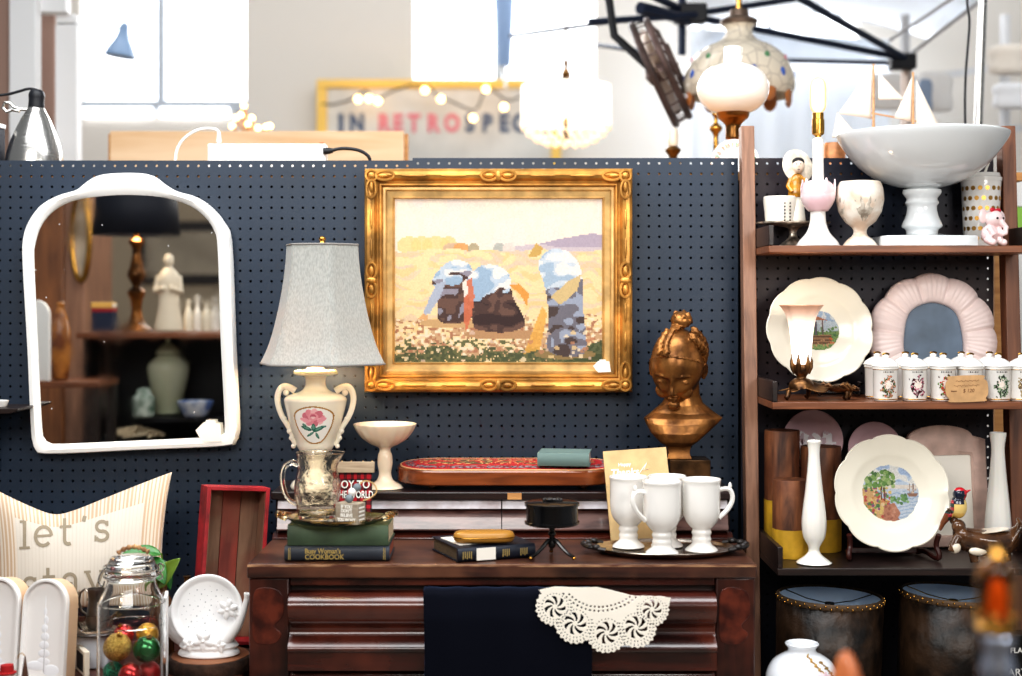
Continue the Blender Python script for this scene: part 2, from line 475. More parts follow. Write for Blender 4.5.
# ---------------------------------------------------------------- leaning bookcase against the pegboard
bc = thing('ladder_bookcase', 'dark walnut leaning ladder bookcase full of white china at right', 'bookcase', (.88, -.1, 0))
def bcl(o): o.parent = bc; o.matrix_parent_inverse = Matrix.Translation((-.88, .1, 0)); return o
ZUP = PZ(127, 3.4)
def upy(z): return -.055-.09*(ZUP-z)/1.25
for xa, xb, nm in ((.548, .579, 'upright'), (1.167, 1.200, 'upright')):
    bcl(MB().prismx([(upy(ZUP), ZUP), (upy(0), 0), (upy(0)+.042, 0), (min(upy(ZUP)+.042, -.006), ZUP)], xa, xb).build(nm, WALNV if xa < 1 else wood('walnut_upright_brown', (134, 86, 60), (92, 56, 40), 'z', 5, .45, .1, k=14), bevel=.002))
SHF = {}
for z, yf in ((Z_S1, -.24), (Z_S2, -.285), (Z_S3, -.345), (Z_S4, -.60), (.06, -.62)):
    m = MB().box2((.5795, yf, z-.016), (1.189, -.012, z))
    o = bcl(m.build('shelf', WALN if z > 1 else WALND, bevel=.0015))
    for xa in (.5795, 1.1775):
        bcl(MB().box2((xa, max(yf-.001, -.421), z+.0005), (xa+.0115, -.012, z+.046)).build('shelf_side', WALND, bevel=.0015))

# ---------------------------------------------------------------- empire dresser
ds = thing('antique_dresser', 'dark mahogany antique dresser with rolled drawer fronts and a worn top', 'dresser', (0, -.3, 0))
def dsp(o): o.parent = ds; o.matrix_parent_inverse = Matrix.Translation((0, .3, 0)); return o
X0, X1 = -.54, .503
dsp(MB().box2((X0, -.53, Z_DESK-.03), (X1, -.012, Z_DESK)).build('dresser_top', MAHOT, bevel=.004))
dsp(MB().box2((X0+.001, -.5306, Z_DESK-.006), (X1-.001, -.5296, Z_DESK-.001)).build('worn_edge', mat('worn_wood_edge', (186, 144, 108), rough=.7, col2=(96, 56, 42), vs=26, stretch=(.6, 1, 4)), smooth=0))
dsp(MB().box2((X0+.004, -.5, .10), (X1-.004, -.012, Z_DESK-.0305)).build('carcass', MAHOD, bevel=.002))
for a, b in ((X0+.003, -.455), (.42, X1-.003)):
    o = dsp(MB().box2((a, -.522, .1), (b, -.499, Z_DESK-.0302)).build('corner_post', MAHOV, bevel=.003))
    m = MB()                                                     # scrolled veneer panel on the post
    cx = (a+b)/2; zt, zb = PZ(590, 2.9), PZ(645, 2.9)
    pts = closed_smooth([(cx-.026, zt), (cx+.022, zt-.004), (cx+.03, zt-.05), (cx+.012, zt-.075), (cx+.026, zb+.02), (cx+.008, zb), (cx-.03, zb+.006), (cx-.034, zb+.06)], 5)
    m.prism(pts, -.5235, -.521)
    v = m.build('veneer_panel', mat('burl_veneer', (104, 48, 34), rough=.3, coat=.4, col2=(56, 24, 20), vs=30), o, bevel=.001); v.matrix_parent_inverse = Matrix.Identity(4)
dsp(MB().box2((-.454, -.516, PZ(587, 2.9)), (.419, -.499, Z_DESK-.0302)).build('frieze', MAHO, bevel=.002))
og = [(y, PZ(r, 2.88)) for y, r in ipol([(-.500, 594), (-.528, 595.5), (-.548, 602), (-.552, 610), (-.540, 622), (-.526, 630), (-.527, 637), (-.545, 643), (-.556, 648), (-.553, 652)], 5)]
og += [(-.549, PZ(652.7, 2.88)), (-.549, PZ(671, 2.88)), (-.500, PZ(671, 2.88))]
dsp(MB().prismx(og, -.453, .418).build('drawer', MAHO, smooth=50))
for z0, z1 in ((.37, PZ(675, 2.88)), (.12, .355)):
    dsp(MB().box2((-.453, -.53, z0), (.418, -.499, z1)).build('drawer', MAHO, bevel=.006))
for x in (X0+.05, X1-.05):
    for y in (-.46, -.06):
        dsp(MB().lathe(ipol([(.02, 0), (.034, .02), (.036, .05), (.022, .08), (.04, .1)], 4), 20, (x, y, 0)).build('foot', MAHOV))
# glove-box riser on top
rx0, rx1, ry = -.535, .497, -.21
def q(y): return PZ(y, 3.22)
dsp(MB().box2((rx0-.008, ry-.012, q(499.3)), (rx1+.008, -.012, Z_RISER)).build('riser_top', MAHOD, bevel=.003))
dsp(MB().box2((rx0, ry+.008, Z_DESK+.0005), (rx1, -.014, q(499.5))).build('riser_case', MAHOD, bevel=.002))
dsp(MB().prismx([(ry-.022, Z_DESK+.0005), (ry-.022, q(536.5)), (ry-.004, q(532)), (ry+.01, q(532)), (ry+.01, Z_DESK+.0005)], rx0-.004, rx1+.004).build('riser_plinth', MAHO, bevel=.002))
STR = mat('worn_veneer_strip', (222, 220, 226), rough=.22, coat=.8, col2=(168, 154, 154), vs=14)  # pale colour paints in the highlight along the bevelled strip
xm = -.021
for a, b in ((rx0+.006, xm-.001), (xm+.001, rx1-.006)):
    pr = [(y, q(r)) for y, r in ipol([(ry+.006, 509.3), (ry+.002, 511), (ry-.003, 514), (ry-.0085, 519.5), (ry-.0140, 526), (ry-.0160, 529), (ry-.010, 530.6), (ry+.006, 531)], 5)]+[(ry+.009, q(531)), (ry+.009, q(509.3))]
    dsp(MB().prismx(pr, a, b).build('riser_drawer', mat('hazed_mahogany', (112, 78, 70), rough=.34, coat=1, col2=(60, 30, 26), vs=12, stretch=(1, 6, 6)), smooth=50))  # lightened brown paints in part of the drawer front highlight
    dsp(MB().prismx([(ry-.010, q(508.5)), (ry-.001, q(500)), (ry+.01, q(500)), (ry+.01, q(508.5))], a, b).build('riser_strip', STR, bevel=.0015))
o = dsp(MB().box2((-.008, ry-.0128, q(498.8)), (.024, ry-.006, q(492.3))).build('bare_patch', PINE)); o['label'] = 'chipped patch of bare wood'

# ---------------------------------------------------------------- low table at the left
tb = thing('low_table', 'dark reddish wooden low table at lower left under the jar', 'table', (-.98, -.45, 0))
TABW = wood('table_wood', (104, 56, 40), (66, 34, 26), 'x', 5, .4, .2, k=8)
MB().box2((-.42, -.42, .57), (.42, .42, .60)).build('table_top', TABW, tb, bevel=.004)
for x in (-.38, .38):
    for y in (-.38, .38): MB().box2((x-.025, y-.025, 0), (x+.025, y+.025, .5695)).build('leg', TABW, tb, bevel=.003)
MB().box2((-.38, -.4, .5), (.38, .4, .5695)).build('apron', TABW, tb)
Z_DESK += .0006; Z_RISER += .0006; Z_S1 += .0006; Z_S2 += .0006; Z_S3 += .0006; Z_S4 += .0006; Z_TAB += .0006
def at(cx, d, z):
    """root point at height z, metres per pixel there, and the row its base shows at."""
    return Vector((PX(cx, d), d-D, z)), d/F, HY+(ZC-z)*F/d
def prof(p, yb, s, n=5): return [(max(r, 0)*s, (yb-y)*s) for r, y in (ipol(p, n) if n else p)]

# ---------------------------------------------------------------- white framed mirror on the pegboard
d = 3.40; s = d/F
loc = P(131, 314, d); mr = thing('wall_mirror', 'arched mirror in a white painted frame hung on the pegboard at left', 'mirror', loc)
def q2(pts): return [((x-131)*s, (314-y)*s) for x, y in pts]
outer = closed_smooth([(47,454),(37,448),(32,436),(28,350),(23,262),(24,236),(31,218),(43,204),(60,195),(77,190),(87,182),(101,175),(128,173),(151,175),(164,184),(176,191),(196,197),(212,208),(224,223),(231,243),(235,340),(239,425),(237,439),(228,446),(140,450)], 4)
inner = closed_smooth([(54,444),(46,441),(42,431),(38,350),(34,264),(35,244),(42,224),(56,209),(76,200),(104,196),(130,195),(160,197),(186,204),(203,215),(214,230),(218,250),(221,340),(225,425),(222,433),(212,437),(130,441)], 4)
O = ray_out(q2(outer), 160, (0, 0)); I = ray_out(q2(inner), 160, (0, 0))
def mixl(a, b, t, y): return [(lerp(p[0], r[0], t), y, lerp(p[1], r[1], t)) for p, r in zip(a, b)]
m = MB().rings([mixl(O, I, 0, .018), mixl(O, I, .0, -.004), mixl(O, I, .12, -.012), mixl(O, I, .5, -.014), mixl(O, I, .85, -.009), mixl(O, I, 1, -.004), mixl(O, I, 1, .018)], closed=True)
m.build('mirror_frame', mat('chippy_white_paint', (244, 243, 240), rough=.45, bump=.15, bs=40), mr)
mm = bpy.data.materials.new('old_mirror'); mm.use_nodes = True
nt = mm.node_tree; b = nt.nodes['Principled BSDF']; b.inputs['Metallic'].default_value = 1
tc = nt.nodes.new('ShaderNodeTexCoord'); nz = nt.nodes.new('ShaderNodeTexNoise'); nz.inputs['Scale'].default_value = 7; nz.inputs['Detail'].default_value = 6
v = nt.nodes.new('ShaderNodeTexVoronoi'); v.inputs['Scale'].default_value = 24
nt.links.new(tc.outputs['Object'], nz.inputs[0]); nt.links.new(tc.outputs['Object'], v.inputs[0])
cr = nt.nodes.new('ShaderNodeValToRGB'); cr.color_ramp.elements[0].position = .5; cr.color_ramp.elements[1].position = .75
cr.color_ramp.elements[0].color = (.012,)*3+(1,); cr.color_ramp.elements[1].color = (.11,)*3+(1,)
nt.links.new(nz.outputs[0], cr.inputs[0]); nt.links.new(cr.outputs[0], b.inputs['Roughness'])
cr2 = nt.nodes.new('ShaderNodeValToRGB'); cr2.color_ramp.elements[0].position = .03; cr2.color_ramp.elements[1].position = .07
cr2.color_ramp.elements[0].color = (.95, .95, .95, 1); cr2.color_ramp.elements[1].color = (.84, .83, .80, 1)
nt.links.new(v.outputs['Distance'], cr2.inputs[0]); nt.links.new(cr2.outputs[0], b.inputs['Base Color'])
cr3 = nt.nodes.new('ShaderNodeValToRGB'); cr3.color_ramp.elements[0].position = .034; cr3.color_ramp.elements[1].position = .05; cr3.color_ramp.elements[0].color = (.25,)*3+(1,)
nt.links.new(v.outputs['Distance'], cr3.inputs[0]); nt.links.new(cr3.outputs[0], b.inputs['Metallic'])
MATS['old_mirror'] = mm
MB().prism([(lerp(p[0], r[0], .95), lerp(p[1], r[1], .95)) for p, r in zip(O, I)], .0, .003).build('mirror_glass', mm, mr, smooth=0)
def tagshape(name, label, cx, cy, w, h, d, mtl, rz=0):
    loc = P(cx, cy, d); s = d/F; t = thing(name, label, 'tag', loc, rot=(0, R(rz), 0))
    a, b = w*s/2, h*s/2
    MB().prism([(-a, 0), (-a*.45, b*.75), (-a*.3, b*.8), (-a*.25, b), (a*.4, b), (a*.45, b*.75), (a*.8, b*.72), (a, -b*.9), (-a*.4, -b), (-a*.7, -b*.6)], -.0006, .0006).build('hanging_tag', mtl, t, smooth=0)  # flat paper price tag set at the surface, nothing hangs it
    return t
tagshape('price_tag', 'small white price tag stuck on the lower right corner of the mirror glass', 209, 431, 27, 22, 3.385, PAPER, 3)
tagshape('price_tag', 'small blank white price tag on lower right corner of the gilt picture frame', 602, 366, 18, 13, 3.372, PAPER)

# ---------------------------------------------------------------- gilt framed needlework landscape
d = 3.40; s = d/F; px0, px1, py0, py1 = 365, 632, 169, 392
pc = thing('framed_picture', 'needlework field landscape in an ornate gilt frame on the pegboard', 'picture', P(498.5, 280.5, d))
def rectring(prof_, hw, hh):
    loops = []
    for off, y in prof_:
        a, b = hw-off, hh-off
        loops.append([(-a, y, -b), (a, y, -b), (a, y, b), (-a, y, b)])
    return loops
hw, hh = (px1-px0)/2*s, (py1-py0)/2*s
fp = [(0, .018), (0, -.012), (.002, -.02), (.008, -.026), (.016, -.028), (.024, -.024), (.030, -.014), (.034, -.013), (.037, -.02), (.040, -.02), (.043, -.012), (.044, .018)]
MB().rings(rectring(fp, hw, hh), closed=True).build('gilt_frame', GOLD, pc, smooth=30)
def loopo(m, cx, cz, a, b, r=.0035, y=-.029): m.tube([(cx+a*cos(t), y, cz+b*sin(t)) for t in np.linspace(0, 2*PI, 20, endpoint=False)], r, 6, closed=True)
for sg in (-1, 1):
    zc = sg*(hh-.018); xc = sg*(hw-.018)
    m = MB()
    for dx in (-.022, .022): loopo(m, dx, zc, .019, .0115); m.sph((dx, -.027, zc), (.013, .006, .007), 12, 8)
    m.sph((0, -.03, zc), (.008, .006, .013), 12, 8)
    for k in (-.68, -.36, .36, .68): MB().sph((hw*k*.92, -.028, zc), (.030, .004, .004), 12, 8).build('reed', GOLD, pc)
    m.build('carved_ornament', GOLD, pc)
    m = MB()
    for dx in (-.022, .022): loopo(m, xc, dx, .0115, .019); m.sph((xc, -.027, dx), (.007, .006, .013), 12, 8)
    m.sph((xc, -.03, 0), (.013, .006, .008), 12, 8)
    for k in (-.68, -.36, .36, .68): MB().sph((xc, -.028, hh*k*.8), (.004, .004, .024), 12, 8).build('reed', GOLD, pc)
    m.build('carved_ornament', GOLD, pc)
    for sx in (-1, 1):
        m = MB(); xk = sx*(hw-.018)
        loopo(m, sx*(hw-.05), zc, .022, .011); loopo(m, xk, sg*(hh-.05), .011, .022)
        m.sph((sx*(hw-.045), -.027, zc), (.014, .006, .006), 12, 8); m.sph((xk, -.027, sg*(hh-.045)), (.006, .006, .014), 12, 8)
        loopo(m, xk, zc, .013, .013); m.sph((xk, -.028, zc), (.009, .006, .009), 12, 8)
        m.build('corner_scroll', GOLD, pc)
a, b = hw-.044, hh-.044
MB().rings(rectring([(0, .016), (0, -.008), (.006, -.010), (.010, -.005), (.022, -.003), (.0255, -.006), (.028, .0), (.028, .016)], a, b), closed=True).build('gilt_liner', mat('pale_gilt', (216, 176, 116), rough=.4, metal=.5, var=.2, vs=16), pc, smooth=30)
cv = Cv(150, 118, (242, 226, 206)); X, Y = cv.X, cv.Y
n1 = cv.noise(6, 1, 1.6); n2 = cv.noise(22, 2, .6); n3 = cv.noise(50, 3)
sky = np.array([246, 228, 208])/255.; cv.a[:] = sky
cv.put((n1 > .12) & (Y < .3), (236, 226, 214), .6); cv.put((n1 < -.2) & (Y < .32), (250, 236, 212), .7)
hz = .315
cv.poly([(.60, hz), (.70, .275), (.80, .245), (.9, .222), (.96, .212), (1, .222), (1, .34), (.6, .34)], (180, 168, 180))
cv.poly([(.5, hz+.005), (.6, .285), (.72, .28), (.8, .30), (1, .30), (1, .34), (.5, .34)], (206, 194, 196))
for x, r_ in ((.07, .06), (.13, .05), (.2, .07), (.26, .04)): cv.ell(x, .285, r_, .055, (240, 208, 138), al=.8)
for x, r_, c in ((.28, .05, (206, 178, 150)), (.32, .04, (222, 162, 96)), (.38, .03, (176, 164, 130)), (.505, .03, (176, 180, 170)), (.55, .03, (226, 214, 200))):
    cv.ell(x, .31, r_, .04, c, al=.9)
g = Y > hz+n2*.02
cv.put(g, (246, 220, 168))
cv.put(g & (n2*.6+np.sin(Y*60+n1*5)*.3 > .12), (238, 206, 146), .8); cv.put(g & (np.sin(Y*95+n1*8)+n2 > .75), (228, 206, 176), .8)
cv.put(g & (Y < .42) & (n2 > .02), (216, 196, 176), .5)
fg = Y > .74+n1*.06
cv.put(fg & (n3+n2 > .05), (206, 170, 128)); cv.put(fg & (n3 > .22), (180, 128, 96)); cv.put(fg & (n3 < -.25), (246, 228, 196)); cv.put((Y > .9+n2*.1) & (n3 > .06), (110, 112, 74)); cv.put((Y > .93+n1*.1) & (n3 < .0), (84, 92, 62))
cv.poly([(.88, .93), (1, .86), (1, 1), (.8, 1)], (72, 84, 54), .85)
# haycocks and low thickets in the stubble (a plain stand-in landscape)
def hay(pts, top, cols, split):
    k = closed_smooth(pts, 4); mk = cv.inside(k)
    cv.put(mk, cols[0]); cv.put(mk & (n2*1.3+np.sin(X*60+n1*6)*.35 > .28), cols[1]); cv.put(mk & (n2 < -.18), cols[2])
    up = mk & (Y+n2*.10+(X-pts[0][0])*.25 < split); cv.put(up, cols[3]); cv.put(up & (n2 > .08), cols[4]); cv.put(up & (n2 < -.16), cols[5])
DK, GRY, UM, PB, WHI, BLU = (84, 62, 56), (150, 146, 156), (112, 84, 72), (196, 212, 222), (236, 234, 226), (160, 186, 206)
cv.ell(.28, .76, .16, .03, (206, 170, 120)); cv.ell(.52, .83, .19, .03, (190, 150, 108)); cv.ell(.82, .95, .15, .03, (150, 128, 84))
hay([(.21, .74), (.21, .58), (.18, .50), (.24, .40), (.31, .375), (.37, .42), (.385, .56), (.37, .73), (.29, .76)], 0, (DK, GRY, UM, PB, WHI, BLU), .50)
cv.poly([(.13, .72), (.15, .66), (.20, .52), (.25, .50), (.22, .60), (.17, .70)], (176, 186, 200)); cv.poly([(.115, .735), (.14, .70), (.165, .72), (.15, .745)], (226, 176, 120))
hay([(.38, .78), (.36, .62), (.34, .52), (.40, .42), (.48, .405), (.55, .46), (.57, .60), (.63, .76), (.55, .815), (.44, .81)], 0, (DK, UM, (64, 46, 44), PB, WHI, BLU), .60)
cv.poly([(.335, .52), (.37, .48), (.385, .60), (.37, .72), (.345, .82), (.33, .72)], (214, 120, 84), .9); cv.poly([(.325, .52), (.345, .49), (.355, .58), (.335, .6)], (238, 228, 214))
cv.poly([(.55, .53), (.60, .52), (.645, .58), (.64, .66), (.60, .58)], (226, 160, 76))
hay([(.735, .92), (.74, .76), (.735, .62), (.715, .5), (.69, .40), (.74, .315), (.82, .315), (.88, .38), (.905, .50), (.91, .70), (.92, .93), (.83, .965)], 0, ((120, 118, 126), (162, 172, 188), (84, 70, 66), (206, 218, 224), WHI, (170, 192, 208)), .55)
cv.poly([(.75, .60), (.84, .50), (.90, .46), (.88, .56), (.80, .65)], (214, 190, 136)); cv.poly([(.64, .36), (.68, .27), (.715, .30), (.70, .35)], (206, 170, 96))
cv.poly([(.71, .66), (.735, .70), (.70, .92), (.62, .95), (.66, .82)], (232, 176, 84), .85)
cv.spots(50, (.02, .82, .98, 1), .014, [(236, 206, 150), (196, 140, 104), (216, 190, 170), (250, 230, 190)], .8)
x0, x1, z0, z1 = -(hw-.071), hw-.071, hh-.071, -(hh-.071)
cv.a = cv.a*np.array([.90, .88, .885])*(1+.05*(rng.random(cv.a.shape[:2])-.5))[:, :, None]
patch('needlework', cv, lambda u, v: (lerp(x0, x1, u), .001, lerp(z0, z1, v)), VCT, pc, smooth=False, solid=.003)

# ---------------------------------------------------------------- table lamp
loc, s, yb = at(315.5, 3.265, Z_RISER)
lp = thing('table_lamp', 'cream porcelain urn lamp with rose medallion and grey bell shade', 'lamp', loc)
bp = ipol([(24,yb),(25,yb-3),(22,yb-8),(13,yb-13),(11,462),(13,455),(18,447),(20,440),(25,426),(29,411),(31,402),(31,398.5),(27,395),(15,391),(10.5,386),(10,380),(12,376),(21,374.5),(22,372.5),(20,370),(9.5,369),(9,362)], 4)
MB().lathe([(r*s, (yb-y)*s) for r, y in bp], 56).build('lamp_base', mat('cream_porcelain', (248, 238, 218), rough=.15, coat=.6, sss=.1), lp)
for sg in (-1, 1):
    m = MB()
    pts = ipol([(20,391),(26,387.5),(32,386.5),(36.5,391),(38,399),(36.5,408),(33,417),(27.5,426),(24,433),(22.5,440),(19,445)], 4)
    m.tube([(sg*x*s, 0, (yb-y)*s) for x, y in pts], [3.6*s*(1-.35*i/len(pts)) for i in range(len(pts))], 10)
    for x, y, r in ((29.5,392.5,3.3),(31.5,419,3),(25.5,431,3.4),(24,438,2.8),(22,446,2.6)): m.sph((sg*x*s, 0, (yb-y)*s), r*s, 10, 8)
    m.build('scroll_handle', MATS['cream_porcelain'], lp)
ys = np.array([y for r, y in bp][::-1]); rs = np.array([r for r, y in bp][::-1]); o_ = np.argsort(ys); ys, rs = ys[o_], rs[o_]
cv = Cv(72, 66, (250, 246, 238)); X, Y = cv.X, cv.Y
ol = closed_smooth([(.5,.0),(.8,.06),(.97,.2),(.95,.45),(.84,.72),(.68,.95),(.5,1.),(.34,.95),(.16,.72),(.05,.45),(.03,.2),(.2,.06)], 4)
il = [(.5+(x-.5)*.93, .5+(y-.5)*.93) for x, y in ol]
mo = cv.inside(ol); mi = cv.inside(il); cv.m = mo; cv.put(mo & ~mi, (176, 128, 60))
for k in range(9):
    t = k/9*2*PI; cv.ell(.5+.16*cos(t), .30+.12*sin(t), .12, .09, [(232,150,160),(244,190,192),(216,120,136)][k % 3], t)
cv.ell(.5,.28,.13,.1,(236,160,168)); cv.ell(.5,.26,.07,.05,(206,104,124)); cv.ell(.5,.3,.05,.03,(246,206,204)); cv.ell(.3,.36,.12,.05,(240,170,178),.3); cv.ell(.7,.36,.12,.05,(236,160,172),-.4)
for x, y, a, b, r in ((.33,.58,.14,.05,.4),(.62,.6,.15,.05,-.5),(.5,.56,.05,.1,0),(.42,.74,.1,.03,-.6),(.58,.78,.09,.03,1.2),(.28,.5,.06,.03,.6),(.74,.54,.06,.03,-.2)): cv.ell(x, y, a, b, (54,112,96), r); cv.ell(x, y-.01, a*.6, b*.5, (110,160,140), r)
def md(u, v):
    y = 404+38*v; x = -19+41*u; r = np.interp(y, ys, rs)+.25
    x = max(-r*.985, min(r*.985, x)); return (x*s, -math.sqrt(max(r*r-x*x, 0))*s, (yb-y)*s)
patch('rose_medallion', cv, md, VCG, lp)
# shade: six panels in a bell curve
sh = bpy.data.materials.new('silver_shade_fabric'); sh.use_nodes = True; nt = sh.node_tree; b = nt.nodes['Principled BSDF']
b.inputs['Base Color'].default_value = (*lin((178, 176, 172)), 1); b.inputs['Roughness'].default_value = .6; b.inputs['Sheen Weight'].default_value = .3
tr = nt.nodes.new('ShaderNodeBsdfTranslucent'); tr.inputs[0].default_value = (.8, .6, .45, 1); ms = nt.nodes.new('ShaderNodeMixShader'); ms.inputs[0].default_value = .12
tc = nt.nodes.new('ShaderNodeTexCoord'); nz = nt.nodes.new('ShaderNodeTexNoise'); nz.inputs['Scale'].default_value = 120; mp = nt.nodes.new('ShaderNodeMapping'); mp.inputs['Scale'].default_value = (3, 3, 1)
cr = nt.nodes.new('ShaderNodeValToRGB'); cr.color_ramp.elements[0].color = (*lin((158,160,156)),1); cr.color_ramp.elements[1].color = (*lin((184,186,181)),1); cr.color_ramp.elements[0].position=.35; cr.color_ramp.elements[1].position=.65
nt.links.new(tc.outputs['Object'], mp.inputs[0]); nt.links.new(mp.outputs[0], nz.inputs[0]); nt.links.new(nz.outputs[0], cr.inputs[0]); nt.links.new(cr.outputs[0], b.inputs[0])
nt.links.new(b.outputs[0], ms.inputs[1]); nt.links.new(tr.outputs[0], ms.inputs[2]); nt.links.new(ms.outputs[0], nt.nodes['Material Output'].inputs[0])
MATS['silver_shade_fabric'] = sh
def hexm(off): return lambda t, z: .866/cos(((t-off) % (PI/3))-PI/6)*1.06
off = -PI/2+R(17)
SHM = Matrix.Translation((8.3*s, -.028, 0)) @ Matrix.Diagonal((.972, .86, 1, 1))
sp = ipol([(36.5,245.5),(37.5,262),(40,282),(44,304),(49.5,327),(56,347),(64,363.5)], 5)
m = MB().lathe([(r*s, (yb-y)*s) for r, y in sp], 72, mod=hexm(off), cap=False, M=SHM)
o = m.build('lamp_shade', sh, lp, smooth=24, solid=.0015)
m = MB()
for r, y in ((36.7,245.5),(63.9,363)):
    m.tube([(r*s*hexm(off)(t,0)*cos(t), r*s*hexm(off)(t,0)*sin(t), (yb-y)*s) for t in np.linspace(0,2*PI,72,endpoint=False)], 1.1*s, 6, closed=True, M=SHM)
m.build('shade_trim', mat('shade_trim_cloth', (140, 136, 132), rough=.7), lp)
MB().lathe(prof([(3,246.5),(4,244),(2.6,241.5),(3.6,239.5),(2.5,237.5),(.3,236.5)], yb, s), 16, M=SHM).build('finial', BRASS, lp)
MB().lathe(prof([(6.5,362),(6.5,352),(5,351),(10,344),(13,335),(10,325),(0,320)], yb, s), 20, M=SHM).build('bulb', mat('lit_lamp_bulb', (255,225,180), emit=6, ecol=(255, 200, 130)), lp)
l = bpy.data.lights.new('lamp_light', 'POINT'); l.energy = 7; l.color = (1, .72, .42); l.shadow_soft_size = .03
lo = bpy.data.objects.new('lamp_light', l); COL.objects.link(lo); lo.location = loc+Vector((0, -.01, (yb-356)*s)); 

# ---------------------------------------------------------------- milk glass compote
loc, s, yb = at(385, 3.27, Z_RISER)
cp = thing('compote', 'ribbed cream glass pedestal compote beside the lamp on the dresser riser', 'compote', loc)
rib = lambda t, z: 1+(.02*abs(sin(10*t)) if z > .06 else 0)
MB().lathe(prof([(0,yb),(17,yb),(17.5,yb-1.5),(15,yb-4),(8.5,yb-8),(6.2,473),(7.6,464),(7,455),(5.5,451),(6.5,447.5),(14,444),(22,438.5),(28,431),(31,424.5),(30,424.2),(27,430),(20,436.5),(10,441),(0,442.5)], yb, s, 4), 80, mod=rib).build('pedestal_bowl', mat('cream_milk_glass', (244, 224, 198), rough=.18, coat=.5, sss=.2), cp)

# ---------------------------------------------------------------- low needlepoint footstool lying on the riser
d = 3.315; loc, s, yb = at(508, d, Z_RISER)
fs = thing('needlepoint_footstool', 'long low wooden footstool with red needlepoint top and ball feet', 'footstool', loc)
hl, hd, zb, th = .258, .088, .011, .034
def stad(a, b, n=14):
    pts = []; c = a-b
    for k in range(n+1): t = -PI/2+PI*k/n; pts.append((c+b*cos(t), b*sin(t)))
    for k in range(n+1): t = PI/2+PI*k/n; pts.append((-c+b*cos(t), b*sin(t)))
    return pts
tilt = Matrix.Translation((0, 0, zb)) @ Matrix.Rotation(R(3.0), 4, 'X') @ Matrix.Translation((0, 0, .004))
m = MB(); lps = []
for a, z in ((-.003, .0), (0, .003), (0, th-.003), (-.003, th), (-.008, th)): lps.append([(x, y, z) for x, y in stad(hl+a, hd+a)])
m.rings(lps, cap=True, M=tilt).build('stool_frame', wood('walnut_veneer', (156, 84, 44), (92, 44, 24), 'x', 5, .25, .6, k=10), fs)
m = MB(); m.tube([(x, y, th+.001) for x, y in stad(hl-.008, hd-.008)], .0022, 6, closed=True, M=tilt); m.build('welt_cord', mat('cream_cord', (222, 178, 130), rough=.8), fs)
cv = Cv(170, 56, (176, 30, 34)); X, Y = cv.X, cv.Y
pu = (X-.5)*2*hl; pv = (.5-Y)*2*hd; cq = hl-hd
rr = np.hypot(np.maximum(abs(pu)-cq, 0), pv)/hd
nn = cv.noise(26, 4, 2.6); n2 = cv.noise(9, 5, 2.6)
bd = (rr > .56) & (rr < .8); cv.put(bd & (nn > -.05), (58, 60, 72)); cv.put(bd & (nn > .12), (128, 128, 132)); cv.put(bd & (nn < -.25), (96, 28, 36))
ce = rr < .42; cv.put(ce & (n2 > .0) & (nn > -.1), (134, 98, 58)); cv.put(ce & (n2 > .12), (92, 84, 52)); cv.put(ce & (nn > .25), (206, 166, 110)); cv.put(ce & (nn < -.3), (110, 30, 30))
cv.put((rr > .8) & (nn > .3), (210, 60, 56)); cv.m = rr < .93
def fsf(u, v):
    x = (u-.5)*2*hl; y = (.5-v)*2*hd; q_ = min(1, math.hypot(max(abs(x)-cq, 0), y)/hd)
    return tuple(tilt @ Vector((x, y, th+.009*(1-q_**2)+.0006)))
patch('needlepoint_pad', cv, fsf, VCT, fs)
for x in (-.175, .175):
    for y in (-.05, .05):
        top = (tilt @ Vector((x, y, .002))).z
        MB().lathe(ipol([(.004, 0), (.0095, .004), (.0105, .009), (.008, .013), (.006, max(top, .015))], 3), 16, (x, y, 0)).build('ball_foot', WALNV, fs)

def book(name, label, loc, rz, w, dp, t, cover, pages, sub=None, spine_text=None, grp=None, cat='book', overhang=.003):
    """lying book, spine along the front (-y) edge, centred on loc."""
    b = thing(name, label, cat, loc, rz, grp)
    hw, hd = w/2, dp/2
    MB().box2((-hw, -hd+.004, 0), (hw, hd, .0025)).build('back_cover', cover, b, bevel=.0008)
    MB().box2((-hw, -hd+.004, t-.0025), (hw, hd, t)).build('front_cover', cover, b, bevel=.0008)
    pts = [(-hd+.005, .0), (-hd+.001, .001), (-hd-.003, t*.3), (-hd-.003, t*.7), (-hd+.001, t-.001), (-hd+.005, t), (-hd+.007, t), (-hd+.007, 0)]
    MB().prismx(pts, -hw, hw).build('spine', cover, b, smooth=50)
    MB().box2((-hw+overhang, -hd+.0075, .0027), (hw-overhang, hd-overhang, t-.0027)).build('page_block', pages, b, smooth=0)
    return b
PAGES = mat('old_pages', (226, 208, 176), rough=.8, var=.25, vs=60, stretch=(1,1,40))
PAGEP = mat('white_pages', (232, 228, 214), rough=.8, var=.15, vs=60, stretch=(1,1,40))
CLOTHG = mat('grey_green_cloth', (112, 134, 130), rough=.7, bump=.2, bs=600)
zt = Z_RISER+.0545
book('hardback_book', 'grey green hardback book lying on the needlepoint footstool', Vector((PX(565, 3.27), 3.275-D, zt)), R(-7), .118, .095, .031, CLOTHG, PAGEP)

